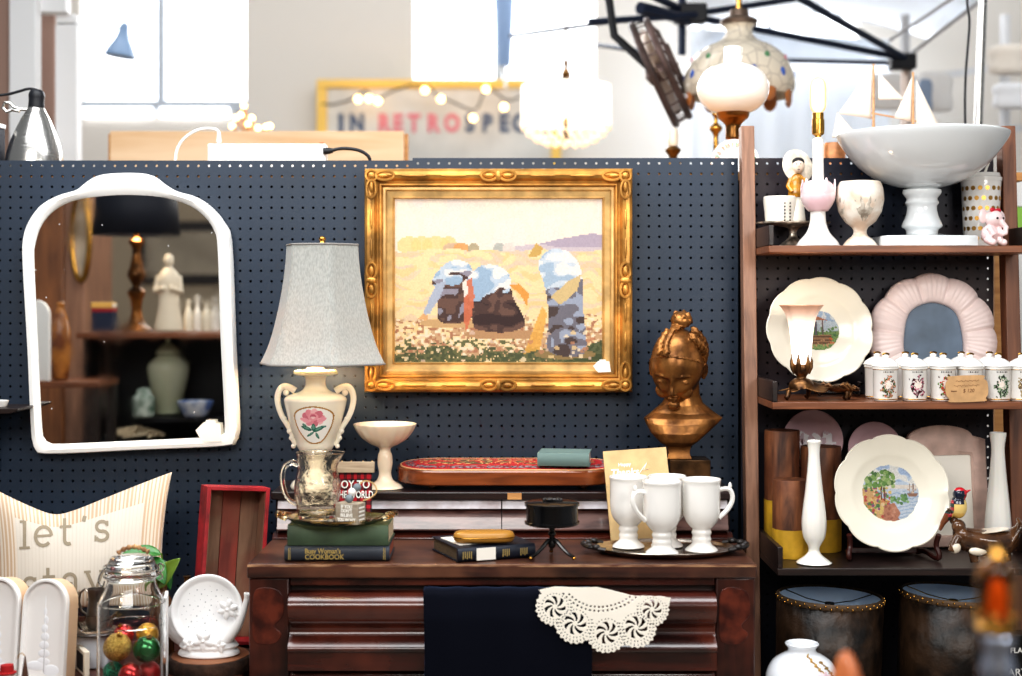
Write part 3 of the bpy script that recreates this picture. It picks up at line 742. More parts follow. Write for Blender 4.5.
# ---------------------------------------------------------------- stacked cookbooks, amber tray, pitcher, little signs
CGRN = mat('green_book_cloth', (72, 90, 70), rough=.55, bump=.2, bs=500, var=.2, vs=12)
CNAV = mat('slate_book_cloth', (50, 56, 66), rough=.5, bump=.2, bs=500, var=.15, vs=12)
GILT = mat('gilt_lettering', (196, 172, 108), rough=.4, metal=.3)
dsk = 2.925
w = 105*dsk/F; bk = book('cookbook', 'slate blue cookbook with gilt title at the bottom of the stack', Vector((PX(336.5, dsk), dsk-D+.0775, Z_DESK+.0005)), R(.5), w, .15, .0305, CNAV, mat('red_edged_pages', (164, 92, 70), rough=.8))
text('title', "Busy Woman's", .0145, bk, GILT, (-.066, -.0785, .0205), align='LEFT', bold=.0004, sx=.85)
text('title', 'COOKBOOK', .0145, bk, GILT, (-.066, -.0785, .0085), align='LEFT', bold=.0003, sx=.95)
for x in (-w/2+.009, w/2-.009, -w/2+.012, w/2-.012): MB().box2((x-.0006, -.0783, .003), (x+.0006, -.0775, .0275)).build('gilt_line', GILT, bk)
zg = Z_DESK+.0312
gb = book('hardback_book', 'faded green cloth book in the stack under the amber glass tray', Vector((PX(338, dsk), dsk-D+.079, zg)), R(-.6), 101*dsk/F, .15, .043, CGRN, PAGES)
zt = zg+.0432
loc, s, yb = at(336.5, 2.955, zt)
tr = thing('glass_tray', 'amber glass oval tray with scroll handles on top of the books', 'tray', loc)
wv = lambda t, z: 1+.015*cos(12*t)
MB().lathe([(0,0),(.075,0),(.092,.004),(.104,.012),(.106,.013),(.104,.015),(.09,.0075),(.073,.0035),(0,.0035)], 96, mod=wv, sy=.72).build('tray_dish', AMBERG, tr)
for sg in (-1, 1):
    m = MB()
    m.tube([(sg*x, y, z) for x, y, z in ipol([(.100,-.03,.013),(.112,-.026,.017),(.122,-.012,.02),(.124,0,.021),(.122,.012,.02),(.112,.026,.017),(.100,.03,.013)], 4)], .0045, 8)
    for y in (-.016, 0, .016): m.sph((sg*.112, y, .0175), (.007, .006, .0045), 10, 8)
    m.build('tray_handle', AMBERG, tr)
zt2 = zt+.0065
loc, s, yb = at(317.5, 2.95, zt2)
pi = thing('pitcher', 'cut glass pitcher with a scroll handle standing on the amber tray', 'pitcher', loc)
fac = lambda t, z: 1+(.018*abs(sin(6*t+z*60))+.018*abs(sin(6*t-z*60)) if .012 < z < .085 else 0)
def spout(t, z):
    k = max(0, cos(t))**6
    return fac(t, z)*(1+.26*k*max(0, (z-.112)/.028))
MB().lathe(prof([(0,yb),(17,yb),(18.5,yb-2),(20,508),(22,497),(22.5,486),(21,476),(20,470),(20,462),(21,455),(21.6,452.5),(20.4,452.5),(18.8,462),(18.6,471),(20.4,486),(20,498),(17,yb-7),(0,yb-6)], yb, s, 4), 72, mod=spout).build('pitcher_body', CUTG, pi)
MB().tube([(x*s, 0, (yb-y)*s) for x, y in ipol([(-20,465),(-26,462.5),(-32,466),(-35,475),(-34,488),(-29,499),(-21,504)], 5)], 3*s, 10, sq=.8).build('pitcher_handle', CUTG, pi)

zr = zt+.0145
loc, s, yb = at(354, 3.055, zt+.006)
js = thing('plaid_sign', 'small red buffalo plaid sign with wooden top bar behind the pitcher', 'sign', loc, rot=(R(-6), 0, 0))
a = 17.5*s
cv = Cv(56, 60); X, Y = cv.X, cv.Y
st = ((X*5.2) % 1 < .5).astype(int)+((Y*5.4+.2) % 1 < .5).astype(int)
for k, c in enumerate(((188, 26, 40), (110, 16, 28), (22, 20, 24))): cv.put(st == k, c)
zt_, zb_ = (yb-473)*s, 0
patch('plaid_cloth', cv, lambda u, v: (lerp(-a, a, u), 0, lerp(zt_, zb_, v)), VCT, js, smooth=False, solid=.006)
MB().box2((-20*s, -.006, (yb-473)*s), (20*s, .009, (yb-462)*s)).build('wooden_bar', wood('driftwood', (192, 172, 146), (156, 134, 110), 'x', 8, .7, 0), js, bevel=.001)
text('lettering', 'JOY TO', 11*s, js, WINK, (0, -.0012, (yb-485)*s), bold=.0004, sx=.85)
text('lettering', 'THE WORLD', 10*s, js, WINK, (0, -.0012, (yb-495)*s), bold=.0004, sx=.66)
m = MB()
for x in (-13, 8): m.tube([((x+k)*s, .002, (yb-461-5*sin(PI*k/10))*s) for k in np.linspace(0, 10, 9)], .0014, 6)
m.build('jute_loop', mat('jute', (196, 160, 110), rough=.9), js)
loc, s, yb = at(350.5, 2.91, zt2)
wb = thing('wooden_block', 'little whitewashed wooden block with white verse standing on the tray', 'block', loc, R(-22))
GREYW = wood('grey_wood', (176, 164, 146), (140, 126, 110), 'x', 9, .7, 0)
bw, bh, bd = .052, .043, .034
MB().box2((-bw/2, -bd/2, 0), (bw/2, bd/2, bh)).build('block', GREYW, wb, bevel=.0015)
for t_, z in (('IF YOU', .036), ("DON'T", .0275), ('BELIEVE', .0185), ("YOU WON'T", .009)): text('verse', t_, .0098, wb, WINK, (0, -bd/2-.0004, z), bold=.0003, sx=.84 if len(t_) < 8 else .72)
for z in (.034, .026, .018, .010): MB().box2((bw/2-.0002, -bd/2+.005, z-.0017), (bw/2+.0005, bd/2-.006, z+.0017)).build('side_line', WINK, wb)
gr = thing('bead_garland', 'grey and white felt beads on jute twine draped over the little wooden block', 'garland', loc+Vector((0, 0, bh)))
BG = mat('grey_felt', (124, 134, 140), rough=.95); BW = mat('white_felt', (236, 232, 228), rough=.95)
for x, y, z, mt in ((-.002, -.006, .0085, BG), (.003, .001, .021, BW), (.013, .006, .030, BG)): MB().sph((x, y, z), .0085, 16, 10).build('felt_bead', mt, gr)
MB().tube(ipol([(-.002, -.006, .008), (.003, .001, .021), (.013, .006, .030), (.026, .012, .042), (.045, .02, .036), (.052, .016, .020), (.040, .01, .008), (.025, .004, .003)], 5), .0017, 6).build('twine', MATS['jute'], gr)

# ---------------------------------------------------------------- bronze bust of a girl
loc, s, yb = at(684, 3.30, Z_RISER)
bu = thing('bust', 'bronze bust of a child with hair in a braided bun, on the riser', 'bust', loc)
BRZ = mat('bronze', (168, 116, 64), rough=.34, metal=.72, col2=(104, 68, 38), vs=26, bump=.1, bs=120)
BRZH = BRZ
def lz(y): return (yb-y)*s
m = MB().box2((-16*s, -19*s, 0), (24*s, 19*s, lz(458)), Matrix.Rotation(0, 4, 'Z'))
m.build('pedestal_block', mat('dark_bronze', (92, 66, 42), rough=.4, metal=.8, var=.4, vs=20), bu, bevel=.002)
m = MB(); 
m.rings([[(x*s*k-6*s, y*s*k, z) for x, y in ((-11,-11),(11,-11),(11,11),(-11,11))] for k, z in ((1.15, lz(458)+.0002), (.95, lz(452)), (1.05, lz(444)))], cap=True)
m.build('pedestal_neck', BRZ, bu, bevel=.001)
# head in its own axes: -y is the face
def headf():
    mb = MB(); seg, rg = 96, 72; vs = []; 
    def g(p, c, w): return math.exp(-sum(((a-b)/ww)**2 for a, b, ww in zip(p, c, w)))
    for i in range(rg+1):
        a = -PI/2+PI*i/rg
        for k in range(seg):
            t = 2*PI*k/seg
            x, y, z = cos(a)*cos(t), cos(a)*sin(t), sin(a)
            p = [x*.065, y*.083, z*.094]
            # jaw narrows, cheeks full
            zz_ = p[2]
            if zz_ < 0: f = 1-.24*(-zz_/.092)**1.6; p[0] *= f; 
            if zz_ < -.03 and p[1] > 0: p[1] *= 1-.4*min(1, (-zz_-.03)/.05)
            fr = max(0, -y)
            dy = 0
            dy += -.010*g(p, (0, -.075, -.078), (.02, .05, .018))            # chin
            dy += -.005*g(p, (0, -.08, .03), (.05, .05, .03))                # brow
            for sg in (-1, 1):
                dy += .011*g(p, (sg*.026, -.075, -.006), (.015, .05, .011))  # sockets
                dy += -.0055*g(p, (sg*.026, -.07, -.009), (.011, .05, .0055)) # lids
                dy += -.007*g(p, (sg*.034, -.065, -.036), (.02, .05, .02))   # cheeks
                dy += -.003*g(p, (sg*.009, -.08, -.036), (.005, .05, .004))  # nostrils
                dy += -.004*g(p, (sg*.026, -.07, .008), (.017, .05, .004))   # brow ridge
            dy += -.010*g(p, (0, -.08, -.014), (.006, .05, .022))            # nose bridge
            dy += -.013*g(p, (0, -.08, -.033), (.008, .05, .008))            # nose tip
            dy += -.007*g(p, (0, -.08, -.052), (.014, .05, .0035))           # upper lip
            dy += .005*g(p, (0, -.08, -.0565), (.015, .05, .0018))
            dy += -.0065*g(p, (0, -.08, -.061), (.012, .05, .004))           # lower lip
            dy += .004*g(p, (0, -.08, -.069), (.012, .05, .004))
            p[1] += dy*fr**.5
            vs.append(tuple(p))
    fs = [(i*seg+k, i*seg+(k+1) % seg, (i+1)*seg+(k+1) % seg, (i+1)*seg+k) for i in range(rg) for k in range(seg)]
    mb.add(vs, fs)
    for sg in (-1, 1):                                                       # ears, lids, cheeks, nostrils
        E = Matrix.Translation((sg*.065, .006, -.016)) @ Matrix.Rotation(sg*R(-20), 4, 'Z')
        mb.tube([tuple(E @ Vector((0, .004+.011*cos(t), .016*sin(t)))) for t in np.linspace(0, 2*PI, 16, endpoint=False)], .0042, 8, closed=True)
        mb.sph((0, .003, 0), (.004, .009, .013), 10, 8, E); mb.sph((0, -.001, -.016), (.005, .006, .006), 10, 8, E)
        mb.sph((sg*.026, -.0675, -.013), (.0125, .0065, .0052), 16, 10)
        mb.tube([(sg*.015, -.0735, -.0150), (sg*.025, -.0742, -.0172), (sg*.036, -.0665, -.0155)], .0013, 6)
        mb.tube([(sg*.010, -.081, .004), (sg*.024, -.080, .009), (sg*.042, -.066, .004)], [.003, .0035, .002], 8)
        mb.sph((sg*.0265, -.0535, -.045), (.020, .0165, .019), 16, 10)
        mb.sph((sg*.0068, -.086, -.0365), (.0048, .006, .004), 10, 8)
    mb.tube([(0, -.080, .004), (0, -.085, -.014), (0, -.092, -.028), (0, -.094, -.034)], [.0045, .0048, .006, .0068], 10)
    mb.sph((0, -.091, -.034), (.0078, .0085, .0068), 12, 8)
    mb.sph((0, -.0775, -.0525), (.0125, .0062, .0032), 14, 8); mb.sph((0, -.0765, -.0590), (.0105, .0062, .0036), 14, 8)
    mb.sph((0, -.0655, -.0760), (.016, .013, .012), 14, 8)
    return mb
hd_ = headf()
# hair cap with swept strands, braid crown and bun
seg, rg = 128, 40; vs = []
for i in range(rg+1):
    a = PI/2-1.78*i/rg
    for k in range(seg):
        t = 2*PI*k/seg; x, y, z = cos(a)*cos(t), cos(a)*sin(t), sin(a)
        r = 1.07+.010*sin(t*22+2.2*sin(3*a))+.006*sin(t*47)
        line = -.0+.62*max(0, -y)+(-.35*max(0, y))
        if z < line: r = .9
        vs.append((x*.065*r, y*.083*r+.002, z*.096*r+.002))
fs = [(i*seg+k, i*seg+(k+1) % seg, (i+1)*seg+(k+1) % seg, (i+1)*seg+k) for i in range(rg) for k in range(seg)]
hd_.add(vs, fs)
def braid(pts, r, n):
    pts = ipol(pts, n)
    for ph in (0, PI):
        q_ = []
        for i, p in enumerate(pts):
            a = i*.9+ph; q_.append((p[0]+r*.55*cos(a), p[1]+r*.5*sin(a), p[2]+r*.5*sin(a*1.0+.8)))
        hd_.tube(q_, r*.72, 8)
braid([(.060,.02,-.004),(.066,.010,.03),(.058,-.004,.06),(.036,-.010,.084)], .009, 9)
braid([(.056,.036,-.012),(.064,.035,.02),(.058,.03,.055),(.036,.02,.088)], .009, 9)
braid([(-.016,-.066,.062),(-.020,-.05,.078),(-.014,-.02,.094),(.0,.01,.101)], .008, 8)
braid([(-.034,-.062,.06),(-.036,-.04,.078),(-.024,-.01,.096)], .007, 8)
hd_.sph((.008, .030, .109), (.027, .026, .02), 20, 12)
for k in range(5):
    t = k*2*PI/5; hd_.tube([(.008+.022*cos(t+u)*(1-.2*u), .030+.02*sin(t+u)*(1-.2*u), .100+.016*u) for u in np.linspace(0, 1.6, 8)], .007, 8)
HM = Matrix.Translation((-7.5*s, -.012, lz(364.5))) @ Matrix.Scale(.94, 4) @ Matrix.Rotation(R(-16), 4, 'Z') @ Matrix.Rotation(R(24), 4, 'X') @ Matrix.Rotation(R(3), 4, 'Y')
hv = MB().add(hd_.v, hd_.f, HM)
# neck and cut-off shoulders
nk = []
def ringe(cx, cy, z, rx, ry_, tl=0): return [(cx+rx*cos(t), cy+ry_*sin(t), z+tl*sin(t)) for t in np.linspace(0, 2*PI, 40, endpoint=False)]
hv.rings([ringe(-7*s, -.030, lz(444.5), .030, .022), ringe(-7*s, -.030, lz(440.5), .044, .032), ringe(-6*s, -.024, lz(432), .065, .042), ringe(-3*s, -.012, lz(423), .083, .046), ringe(-1*s, -.004, lz(417.5), .092, .042), ringe(-1*s, .004, lz(411.5), .072, .038, .004), ringe(-1*s, .010, lz(403), .048, .036, .006), ringe(0, .014, lz(394), .038, .036, .008), ringe(0, .012, lz(375), .036, .036, .008)], cap=True)
hv.build('bust_figure', BRZ, bu, remesh=.0016, smo=2)

# ---------------------------------------------------------------- tan book, mugs and silver tray
Y0 = -.285; lean = math.atan2(.075, .118)
d0 = Y0+D; loc = Vector((PX(643, d0), Y0-.008, Z_DESK+.0095))
tb_ = thing('kraft_book', 'tan kraft covered book leaning upright behind the white mugs', 'book', loc, rot=(-lean*.62, R(-4), 0))
TAN = mat('kraft_cover', (214, 184, 134), rough=.7, var=.08, vs=20, bump=.15, bs=300)
w, h = .143, .205
MB().box2((-w/2, -.001, 0), (w/2, .001, h)).build('front_cover', TAN, tb_, bevel=.0006)
MB().box2((-w/2, .013, 0), (w/2, .015, h)).build('back_cover', TAN, tb_, bevel=.0006)
MB().box2((-w/2, .001, 0), (-w/2+.002, .013, h)).build('spine', mat('kraft_spine', (176, 138, 88), rough=.7), tb_)
MB().box2((-w/2+.0025, .0012, .003), (w/2-.003, .0128, h-.003)).build('page_block', PAGEP, tb_, smooth=0)
text('white_lettering', 'Thanks', .022, tb_, WINK, (-.028, -.0016, h-.052), bold=.0006, shear=.2)
text('white_lettering', 'Happy', .011, tb_, WINK, (-.026, -.0016, h-.034), bold=.0003)
m = MB(); m.tube([(.004, -.0017, h-.058), (.022, -.0017, h-.036), (.024, -.0017, h-.033), (.016, -.0017, h-.05), (.027, -.0017, h-.047)], .0009, 5); m.build('white_flourish', WINK, tb_)
loc, s, yb = at(665, 3.035, Z_DESK+.001)
sv = thing('silver_tray', 'tarnished oval silver tray with leafy handles under the white mugs', 'tray', loc)
MB().lathe([(0,.003),(.136,.003),(.142,.006),(.147,.0105),(.151,.012),(.152,.0105),(.147,.007),(.139,.0015),(.13,0),(0,0)], 72, sy=.66).build('tray_dish', SILVER, sv)
for sg in (-1, 1):
    m = MB(); m.tube([(sg*x, y, z) for x, y, z in ipol([(.13,-.045,.011),(.15,-.040,.014),(.168,-.03,.016),(.176,0,.017),(.168,.03,.016),(.15,.045,.014),(.13,.05,.011)], 4)], .0045, 8)
    for x, y in ((.15,-.04),(.164,-.022),(.164,.022),(.15,.04),(.172,0)): m.sph((sg*x, y, .017), (.009,.008,.006), 10, 6)
    m.build('tray_handle', mat('dark_pewter', (72, 70, 70), rough=.4, metal=.8), sv)
zm = Z_DESK+.006
mugprof = [(0,553.5),(15.5,553.5),(16.5,551.5),(11.5,547.5),(9.6,544.5),(10.3,541),(9.3,538),(10.6,534.5),(9.6,531),(12,528.5),(16.5,522.5),(18.8,515),(19.5,505),(19.6,485),(20.3,481),(20.4,479),(19.4,478.8),(18.6,482),(18.3,505),(17,517),(13,524),(6,527),(0,527.5)]
def mug(label, cx, d, rz, ysh=0):
    loc, s, yb = at(cx, d, zm); t = thing('pedestal_mug', label, 'mug', loc, rz, 'white pedestal mugs')
    k = .00204
    MB().lathe([(r*k, (553.5-y)*k) for r, y in ipol(mugprof, 3)], 48).build('mug_body', CERAM, t)
    MB().tube([(x*k, 0, (553.5-y)*k) for x, y in ipol([(18.8,490),(24,489),(29.5,490),(32,496),(31.5,502),(28,509),(23,514.5),(18,519)], 4)], [2.3*k]*28+[2.6*k], 8, sq=1.2).build('mug_handle', CERAM, t)
    MB().sph((29.5*k, 0, (553.5-486.5)*k), (2*k, 2.2*k, 4.5*k), 10, 8).build('thumb_rest', CERAM, t)
    return t
m1 = mug('white pedestal mug in front, its handle pointing left', 662, 2.985, R(196))
for lb, cx, d, rz in (('white pedestal mug at left of the tray in front of the tan book', 628.5, 3.065, R(60)), ('white pedestal mug at right of the tray with handle pointing right', 701.5, 3.02, R(-4)), ('white pedestal mug mostly hidden behind the front mug', 667, 3.075, R(80))):
    dup(m1, at(cx, d, zm)[0], rz, lb)

# ---------------------------------------------------------------- lacquer box on tripod, dark books, glasses case
loc, s, yb = at(552, 2.965, Z_DESK+.0005)
loc.z += .0006
bx = thing('tripod_box', 'round black lacquer box on a slender tripod stand with brass toes', 'box', loc)
MB().lathe(prof([(0,525),(24,525),(27.5,523.5),(27.5,521.5),(26,521),(26,506),(27.5,505.5),(27.5,503),(25,502),(0,501.5)], yb, s, 0), 48).build('drum', BLACK, bx, smooth=30)
m = MB(); m.tube([((-9+k*2.4)*s, .003*sin(k), (yb-500.5+1.0*sin(k*1.7))*s) for k in range(9)], 1.8*s, 8); m.sph((-2*s, 0, (yb-499.5)*s), (4*s, 4*s, 2*s), 12, 8); m.sph((6*s, .004, (yb-500)*s), (3*s, 4*s, 2.2*s), 12, 8); m.build('lid_ornament', mat('dark_pewter', (72, 70, 70), rough=.4, metal=.8), bx)
MB().lathe(prof([(5,525),(3.5,527),(2.6,531),(4,534),(2.6,537),(3.2,541),(3.8,545),(2.5,548),(.5,549)][::-1], yb, s, 3), 20).build('stem', BLACK, bx)
for a in (R(-35), R(215), R(90)):
    ca, sa = cos(a), sin(a)
    MB().tube([(r*s*ca, r*s*sa, (yb-y)*s) for r, y in ipol([(1,yb-18),(6,yb-16),(13,yb-10),(20,yb-5),(26,yb-2.8)], 4)], [2.6*s*(1-.4*i/16) for i in range(17)], 8).build('leg', BLACK, bx)
    MB().sph((26*s*ca, 26*s*sa, 1.9*s), (2.2*s, 2.2*s, 1.9*s), 10, 8).build('brass_toe', BRASS, bx)
# dark books lying under the glasses case
c1 = Vector((-.1085, 2.908-D, 0)); yaw = R(22)
w, dp, t = .172, .165, .0285
M_ = Matrix.Rotation(yaw, 4, 'Z'); ctr = c1+(M_ @ Vector((w/2, dp/2+.002, 0))); ctr.z = Z_DESK+.0005
DNAV = mat('black_navy_cloth', (22, 28, 42), rough=.45, bump=.2, bs=500)
db = book('hardback_book', 'dark navy hardback with white spine label lying under the glasses case', ctr, yaw, w, dp, t, DNAV, mat('dark_page_edges', (92, 78, 60), rough=.8, var=.4, vs=60, stretch=(1,1,40)), overhang=.004)
MB().box2((-w/2+.040, -dp/2-.0045, .002), (-w/2+.082, -dp/2-.0032, t-.0015)).build('spine_label', PAPER, db)
for x, n in ((.010, 5), (.098, 4), (.138, 4)):
    for k in range(n): MB().box2((-w/2+x+k*.0045, -dp/2-.0040, .006+.002*(k % 2)), (-w/2+x+k*.0045+.0016, -dp/2-.0030, t-.007)).build('spine_gilt', GILT, db)
nb = thing('notecard', 'cream card lying on the dark book under the glasses case', 'card', Vector((ctr.x-.028, ctr.y-.008, ctr.z+t+.0003)), yaw+R(4))
MB().box2((-.045, -.05, 0), (.045, .05, .0016)).build('card', PAPER, nb)
loc = Vector((PX(484, 2.975), 2.975-D, ctr.z+t+.0021))
gc = thing('glasses_case', 'mustard gold hard glasses case resting on the dark book', 'case', loc, R(3))
m = MB(); lps = []
for i in range(13):
    a = -PI/2+PI*i/12; k = max(cos(a), .02)**.45
    lps.append([(.064*k**.35*abs(cos(t))**.75*(1 if cos(t) > 0 else -1), .03*k*abs(sin(t))**.8*(1 if sin(t) > 0 else -1), .0125+.0125*sin(a)) for t in np.linspace(0, 2*PI, 48, endpoint=False)])
m.rings(lps, cap=True).build('case_shell', mat('mustard_leather', (176, 126, 52), rough=.4, coat=.2, bump=.2, bs=150), gc)
m = MB(); m.tube([(.0655*abs(cos(t))**.75*(1 if cos(t) > 0 else -1), .031*abs(sin(t))**.8*(1 if sin(t) > 0 else -1), .0125) for t in np.linspace(0, 2*PI, 48, endpoint=False)], .0009, 6, closed=True); m.build('case_rim', BRASS, gc)

# ---------------------------------------------------------------- velvet cloth and crocheted doily over the drawer
VEL = bpy.data.materials.new('navy_velvet'); VEL.use_nodes = True; b = VEL.node_tree.nodes['Principled BSDF']
b.inputs['Base Color'].default_value = (*lin((5, 8, 22)), 1); b.inputs['Roughness'].default_value = .85; b.inputs['Specular IOR Level'].default_value = .15
b.inputs['Sheen Weight'].default_value = .35; b.inputs['Sheen Roughness'].default_value = .3; b.inputs['Sheen Tint'].default_value = (.25, .4, .8, 1)
def vel(u, v):
    x = lerp(-.177, .160, u)*(1+.004*sin(v*9)); L_ = v*.50
    z0 = PZ(592, 2.875)
    wv_ = .003*sin(u*17+1)*min(1, v*3)+.002*sin(u*31)*v
    if L_ < .045: return (x, lerp(-.512, -.562, L_/.045)+.0, z0+.003*sin(PI*L_/.045)+.0008*sin(u*40))
    k = (L_-.045)
    return (x+.003*sin(k*14), -.562-.008*min(1, k*20)+wv_-.004*sin(k*9), z0-k)
vo = MB().grid(vel, 70, 70).build('velvet_cloth', VEL, None, smooth=180, solid=.004)
tag(vo, 'dark navy velvet cloth hanging from the dresser drawer', 'cloth')
cv = Cv(280, 136, (246, 240, 228)); X, Y = cv.X*140, cv.Y*68          # canvas in photo pixels: x 533..673, y 582..650
def rad(cx, cy): return np.hypot(X-cx, Y-cy), np.arctan2(Y-cy, X-cx)
mk = np.zeros(X.shape, bool)
lobes = [(20, 22, 19), (40, 38, 20), (72, 48, 20), (101, 42, 20), (117, 24, 17)]
for cx, cy, r in lobes:
    q_, t = rad(cx, cy); mk |= q_ < r+.8*np.sin(t*22)
mk |= cv.inside([(4/140, 5/68), (20/140, 2/68), (62/140, 2/68), (95/140, 10/68), (136/140, 13/68), (134/140, 22/68), (110/140, 44/68), (72/140, 60/68), (30/140, 46/68)])
mk &= ~cv.inside([(0, 0), (1, 0), (1, 12/68), (95/140, 9.5/68), (62/140, 1.5/68), (20/140, 2/68), (0, 6/68)])
for cx, cy, r in lobes:
    q_, t = rad(cx, cy)
    mk &= ~((q_ > 2.5) & (q_ < r*.56) & (np.cos(t*7+q_*.55) > .15))
    mk &= ~((q_ > r*.66) & (q_ < r*.72) & (np.cos(t*26) > .5))
    mk &= ~((q_ > r*.80) & (q_ < r*.92) & (np.cos(t*30) > .72) & (Y > cy-6))
q_, t = rad(66, -24)
for r0 in (46, 50): mk &= ~((abs(q_-r0) < .9) & (np.cos(t*70) > .2) & (Y > 8))
cv.m = mk
d_ = 2.848
def dl(u, v):
    px = 535+140*u; py = 585+68*v
    y = d_-D+.004*sin(u*14)-.003*v
    return ((px-511)*d_/F, y, ZC-(py-HY)*d_/F)
do = patch('crochet_doily', cv, dl, VCT, None, solid=.0012)
tag(do, 'white crocheted lace doily draped over the velvet cloth and drawer', 'doily')
# ================================================================ top shelf
def scall(n, a, ph=0): return lambda t, z: 1+a*cos(n*t+ph)
# big white footed bowl
loc, s, yb = at(922, 3.285, Z_S1)
t = thing('footed_bowl', 'large white pedestal bowl on a square plinth on the top bookcase shelf', 'bowl', loc)
MB().lathe(prof([(15,236),(16,230),(20,226),(16,216),(14.5,207),(16.5,203),(15,199),(18.5,194),(18.5,190),(15,188.5),(33,184),(53,174),(69,159),(80.5,143),(84,135.5),(83,134),(80.5,136),(68,155),(50,169),(25,179),(0,181)], yb, s, 4), 96).build('bowl', mat('pale_white_ceramic', (226, 230, 232), rough=.12, coat=.6), t)
MB().rings([[(x*k, y*k, z) for x, y in closed_smooth([(-44*s,-36*s),(0,-38*s),(44*s,-36*s),(45.5*s,0),(44*s,36*s),(0,38*s),(-44*s,36*s),(-45.5*s,0)], 3)] for k, z in ((1, 0), (1, (yb-239)*s), (.98, (yb-237)*s), (.6, (yb-236.5)*s), (.3, (yb-234)*s))], cap=True).build('plinth', MATS['pale_white_ceramic'], t, smooth=50)

# silver stand with basket figurine
loc, s, yb = at(793, 3.365, Z_S1)
t = thing('silver_stand', 'small tarnished silver cake stand at left end of the top shelf', 'stand', loc)
MB().lathe(prof([(0,yb),(15,yb),(15.5,yb-1.5),(7,240),(4,236),(4,231),(9,227),(33,224.5),(36,222.5),(34,222.3),(8,225),(0,225)], yb, s, 3), 48, sy=.72, mod=lambda t, z: 1+(.02*cos(24*t) if z > .03 else 0)).build('stand_plate', mat('old_silver', (200, 190, 176), rough=.35, metal=.8, var=.5, vs=60), t)
zst = loc.z+(yb-224.5)*s+.0012
def on(px, d, z): return Vector((PX(px, d), d-D, z))
IV = mat('ivory_glaze', (244, 238, 226), rough=.2, coat=.4, sss=.1)
loc2 = on(782, 3.365, zst); s = 3.365/F; yb = HY+(ZC-zst)*F/3.365
t = thing('figurine_planter', 'ivory planter with a figurine in a wide straw hat and mustard jacket', 'figurine', loc2)
MB().lathe(prof([(0,yb),(15,yb),(17.5,212),(18.5,203),(18.5,197.5),(17.5,197),(17,203),(15.5,yb-3),(0,yb-2.5)], yb, s, 3), 40, sy=.8).build('basket', IV, t)
m = MB()
for k in range(6):
    for a in (-.5, .1): 
        tt = -PI/2+.25+a*.5; m.sph((18.2*s*cos(tt), 18.2*.8*s*sin(tt), (3+k*3.4)*s), .9*s, 6, 4)
m2 = m.build('basket_holes', INK, t); m2['kind'] = 'stuff'
def fz(y): return (yb-y)*s
M1 = Matrix.Translation((14*s, -6*s, 0))
MB().lathe([(r*s, fz(y)) for r, y in ipol([(0,yb),(8,yb),(7.5,212),(6.5,200),(6,195),(0,194)], 3)], 24, M=M1, sy=.8).build('trousers', IV, t)
m = MB().lathe([(r*s, fz(y)) for r, y in ipol([(0,198),(8.5,197.5),(8.5,190),(8,182),(6,177),(3,174.5),(0,174)], 3)], 24, M=M1, sy=.75)
for sg in (-1, 1): m.tube([tuple(M1 @ Vector(p)) for p in ((sg*6*s, 0, fz(179)), (sg*9*s, -2*s, fz(187)), (sg*6*s, -6*s, fz(193)))], [2.8*s, 2.8*s, 2.2*s], 8)
m.build('jacket', mat('mustard_glaze', (206, 142, 42), rough=.2, coat=.4, var=.3, vs=40), t)
FACE = mat('porcelain_skin', (250, 228, 206), rough=.3)
m = MB().sph(tuple(M1 @ Vector((1*s, -1*s, fz(167)))), (6*s, 5.6*s, 7*s), 20, 14); m.sph(tuple(M1 @ Vector((.2*s, -6.4*s, fz(166.5)))), (1*s, 1*s, 1.4*s), 8, 6)
m.build('face', FACE, t)
m = MB().sph(tuple(M1 @ Vector((1.2*s, .6*s, fz(162.5)))), (6.2*s, 5.4*s, 4.6*s), 16, 10); m.build('hair', INK, t)
m = MB()
for dx in (-1.8, 2.2): m.sph(tuple(M1 @ Vector((dx*s, -6.1*s, fz(165)))), (.8*s, .5*s, .45*s), 8, 6)
m.tube([tuple(M1 @ Vector((x*s, -6.2*s, fz(170.4)))) for x in (-.8, .2, 1.2)], .35*s, 6); m.build('painted_features', INK, t)
MB().lathe([(0, .004), (8*s, .003), (16*s, -.001), (17.5*s, -.004), (16*s, -.003), (8*s, .001), (0, .002)], 40, M=M1 @ Matrix.Translation((2*s, 3.5*s, fz(166))) @ Matrix.Rotation(R(78), 4, 'X') @ Matrix.Rotation(R(20), 4, 'Y')).build('straw_hat', mat('straw_white', (238, 228, 210), rough=.6, var=.15, vs=50), t)

EDISON = bpy.data.materials.new('tubular_bulb_glow'); EDISON.use_nodes = True; nt = EDISON.node_tree; b = nt.nodes['Principled BSDF']
lw = nt.nodes.new('ShaderNodeLayerWeight'); lw.inputs[0].default_value = .35; cr = nt.nodes.new('ShaderNodeValToRGB')
cr.color_ramp.elements[0].position = .12; cr.color_ramp.elements[0].color = (1, .93, .8, 1); cr.color_ramp.elements[1].position = .5; cr.color_ramp.elements[1].color = (*lin((236, 176, 84)), 1)
nt.links.new(lw.outputs['Facing'], cr.inputs[0]); nt.links.new(cr.outputs[0], b.inputs['Emission Color']); b.inputs['Emission Strength'].default_value = 1.15; b.inputs['Base Color'].default_value = (.4, .3, .2, 1)
MATS['tubular_bulb_glow'] = EDISON
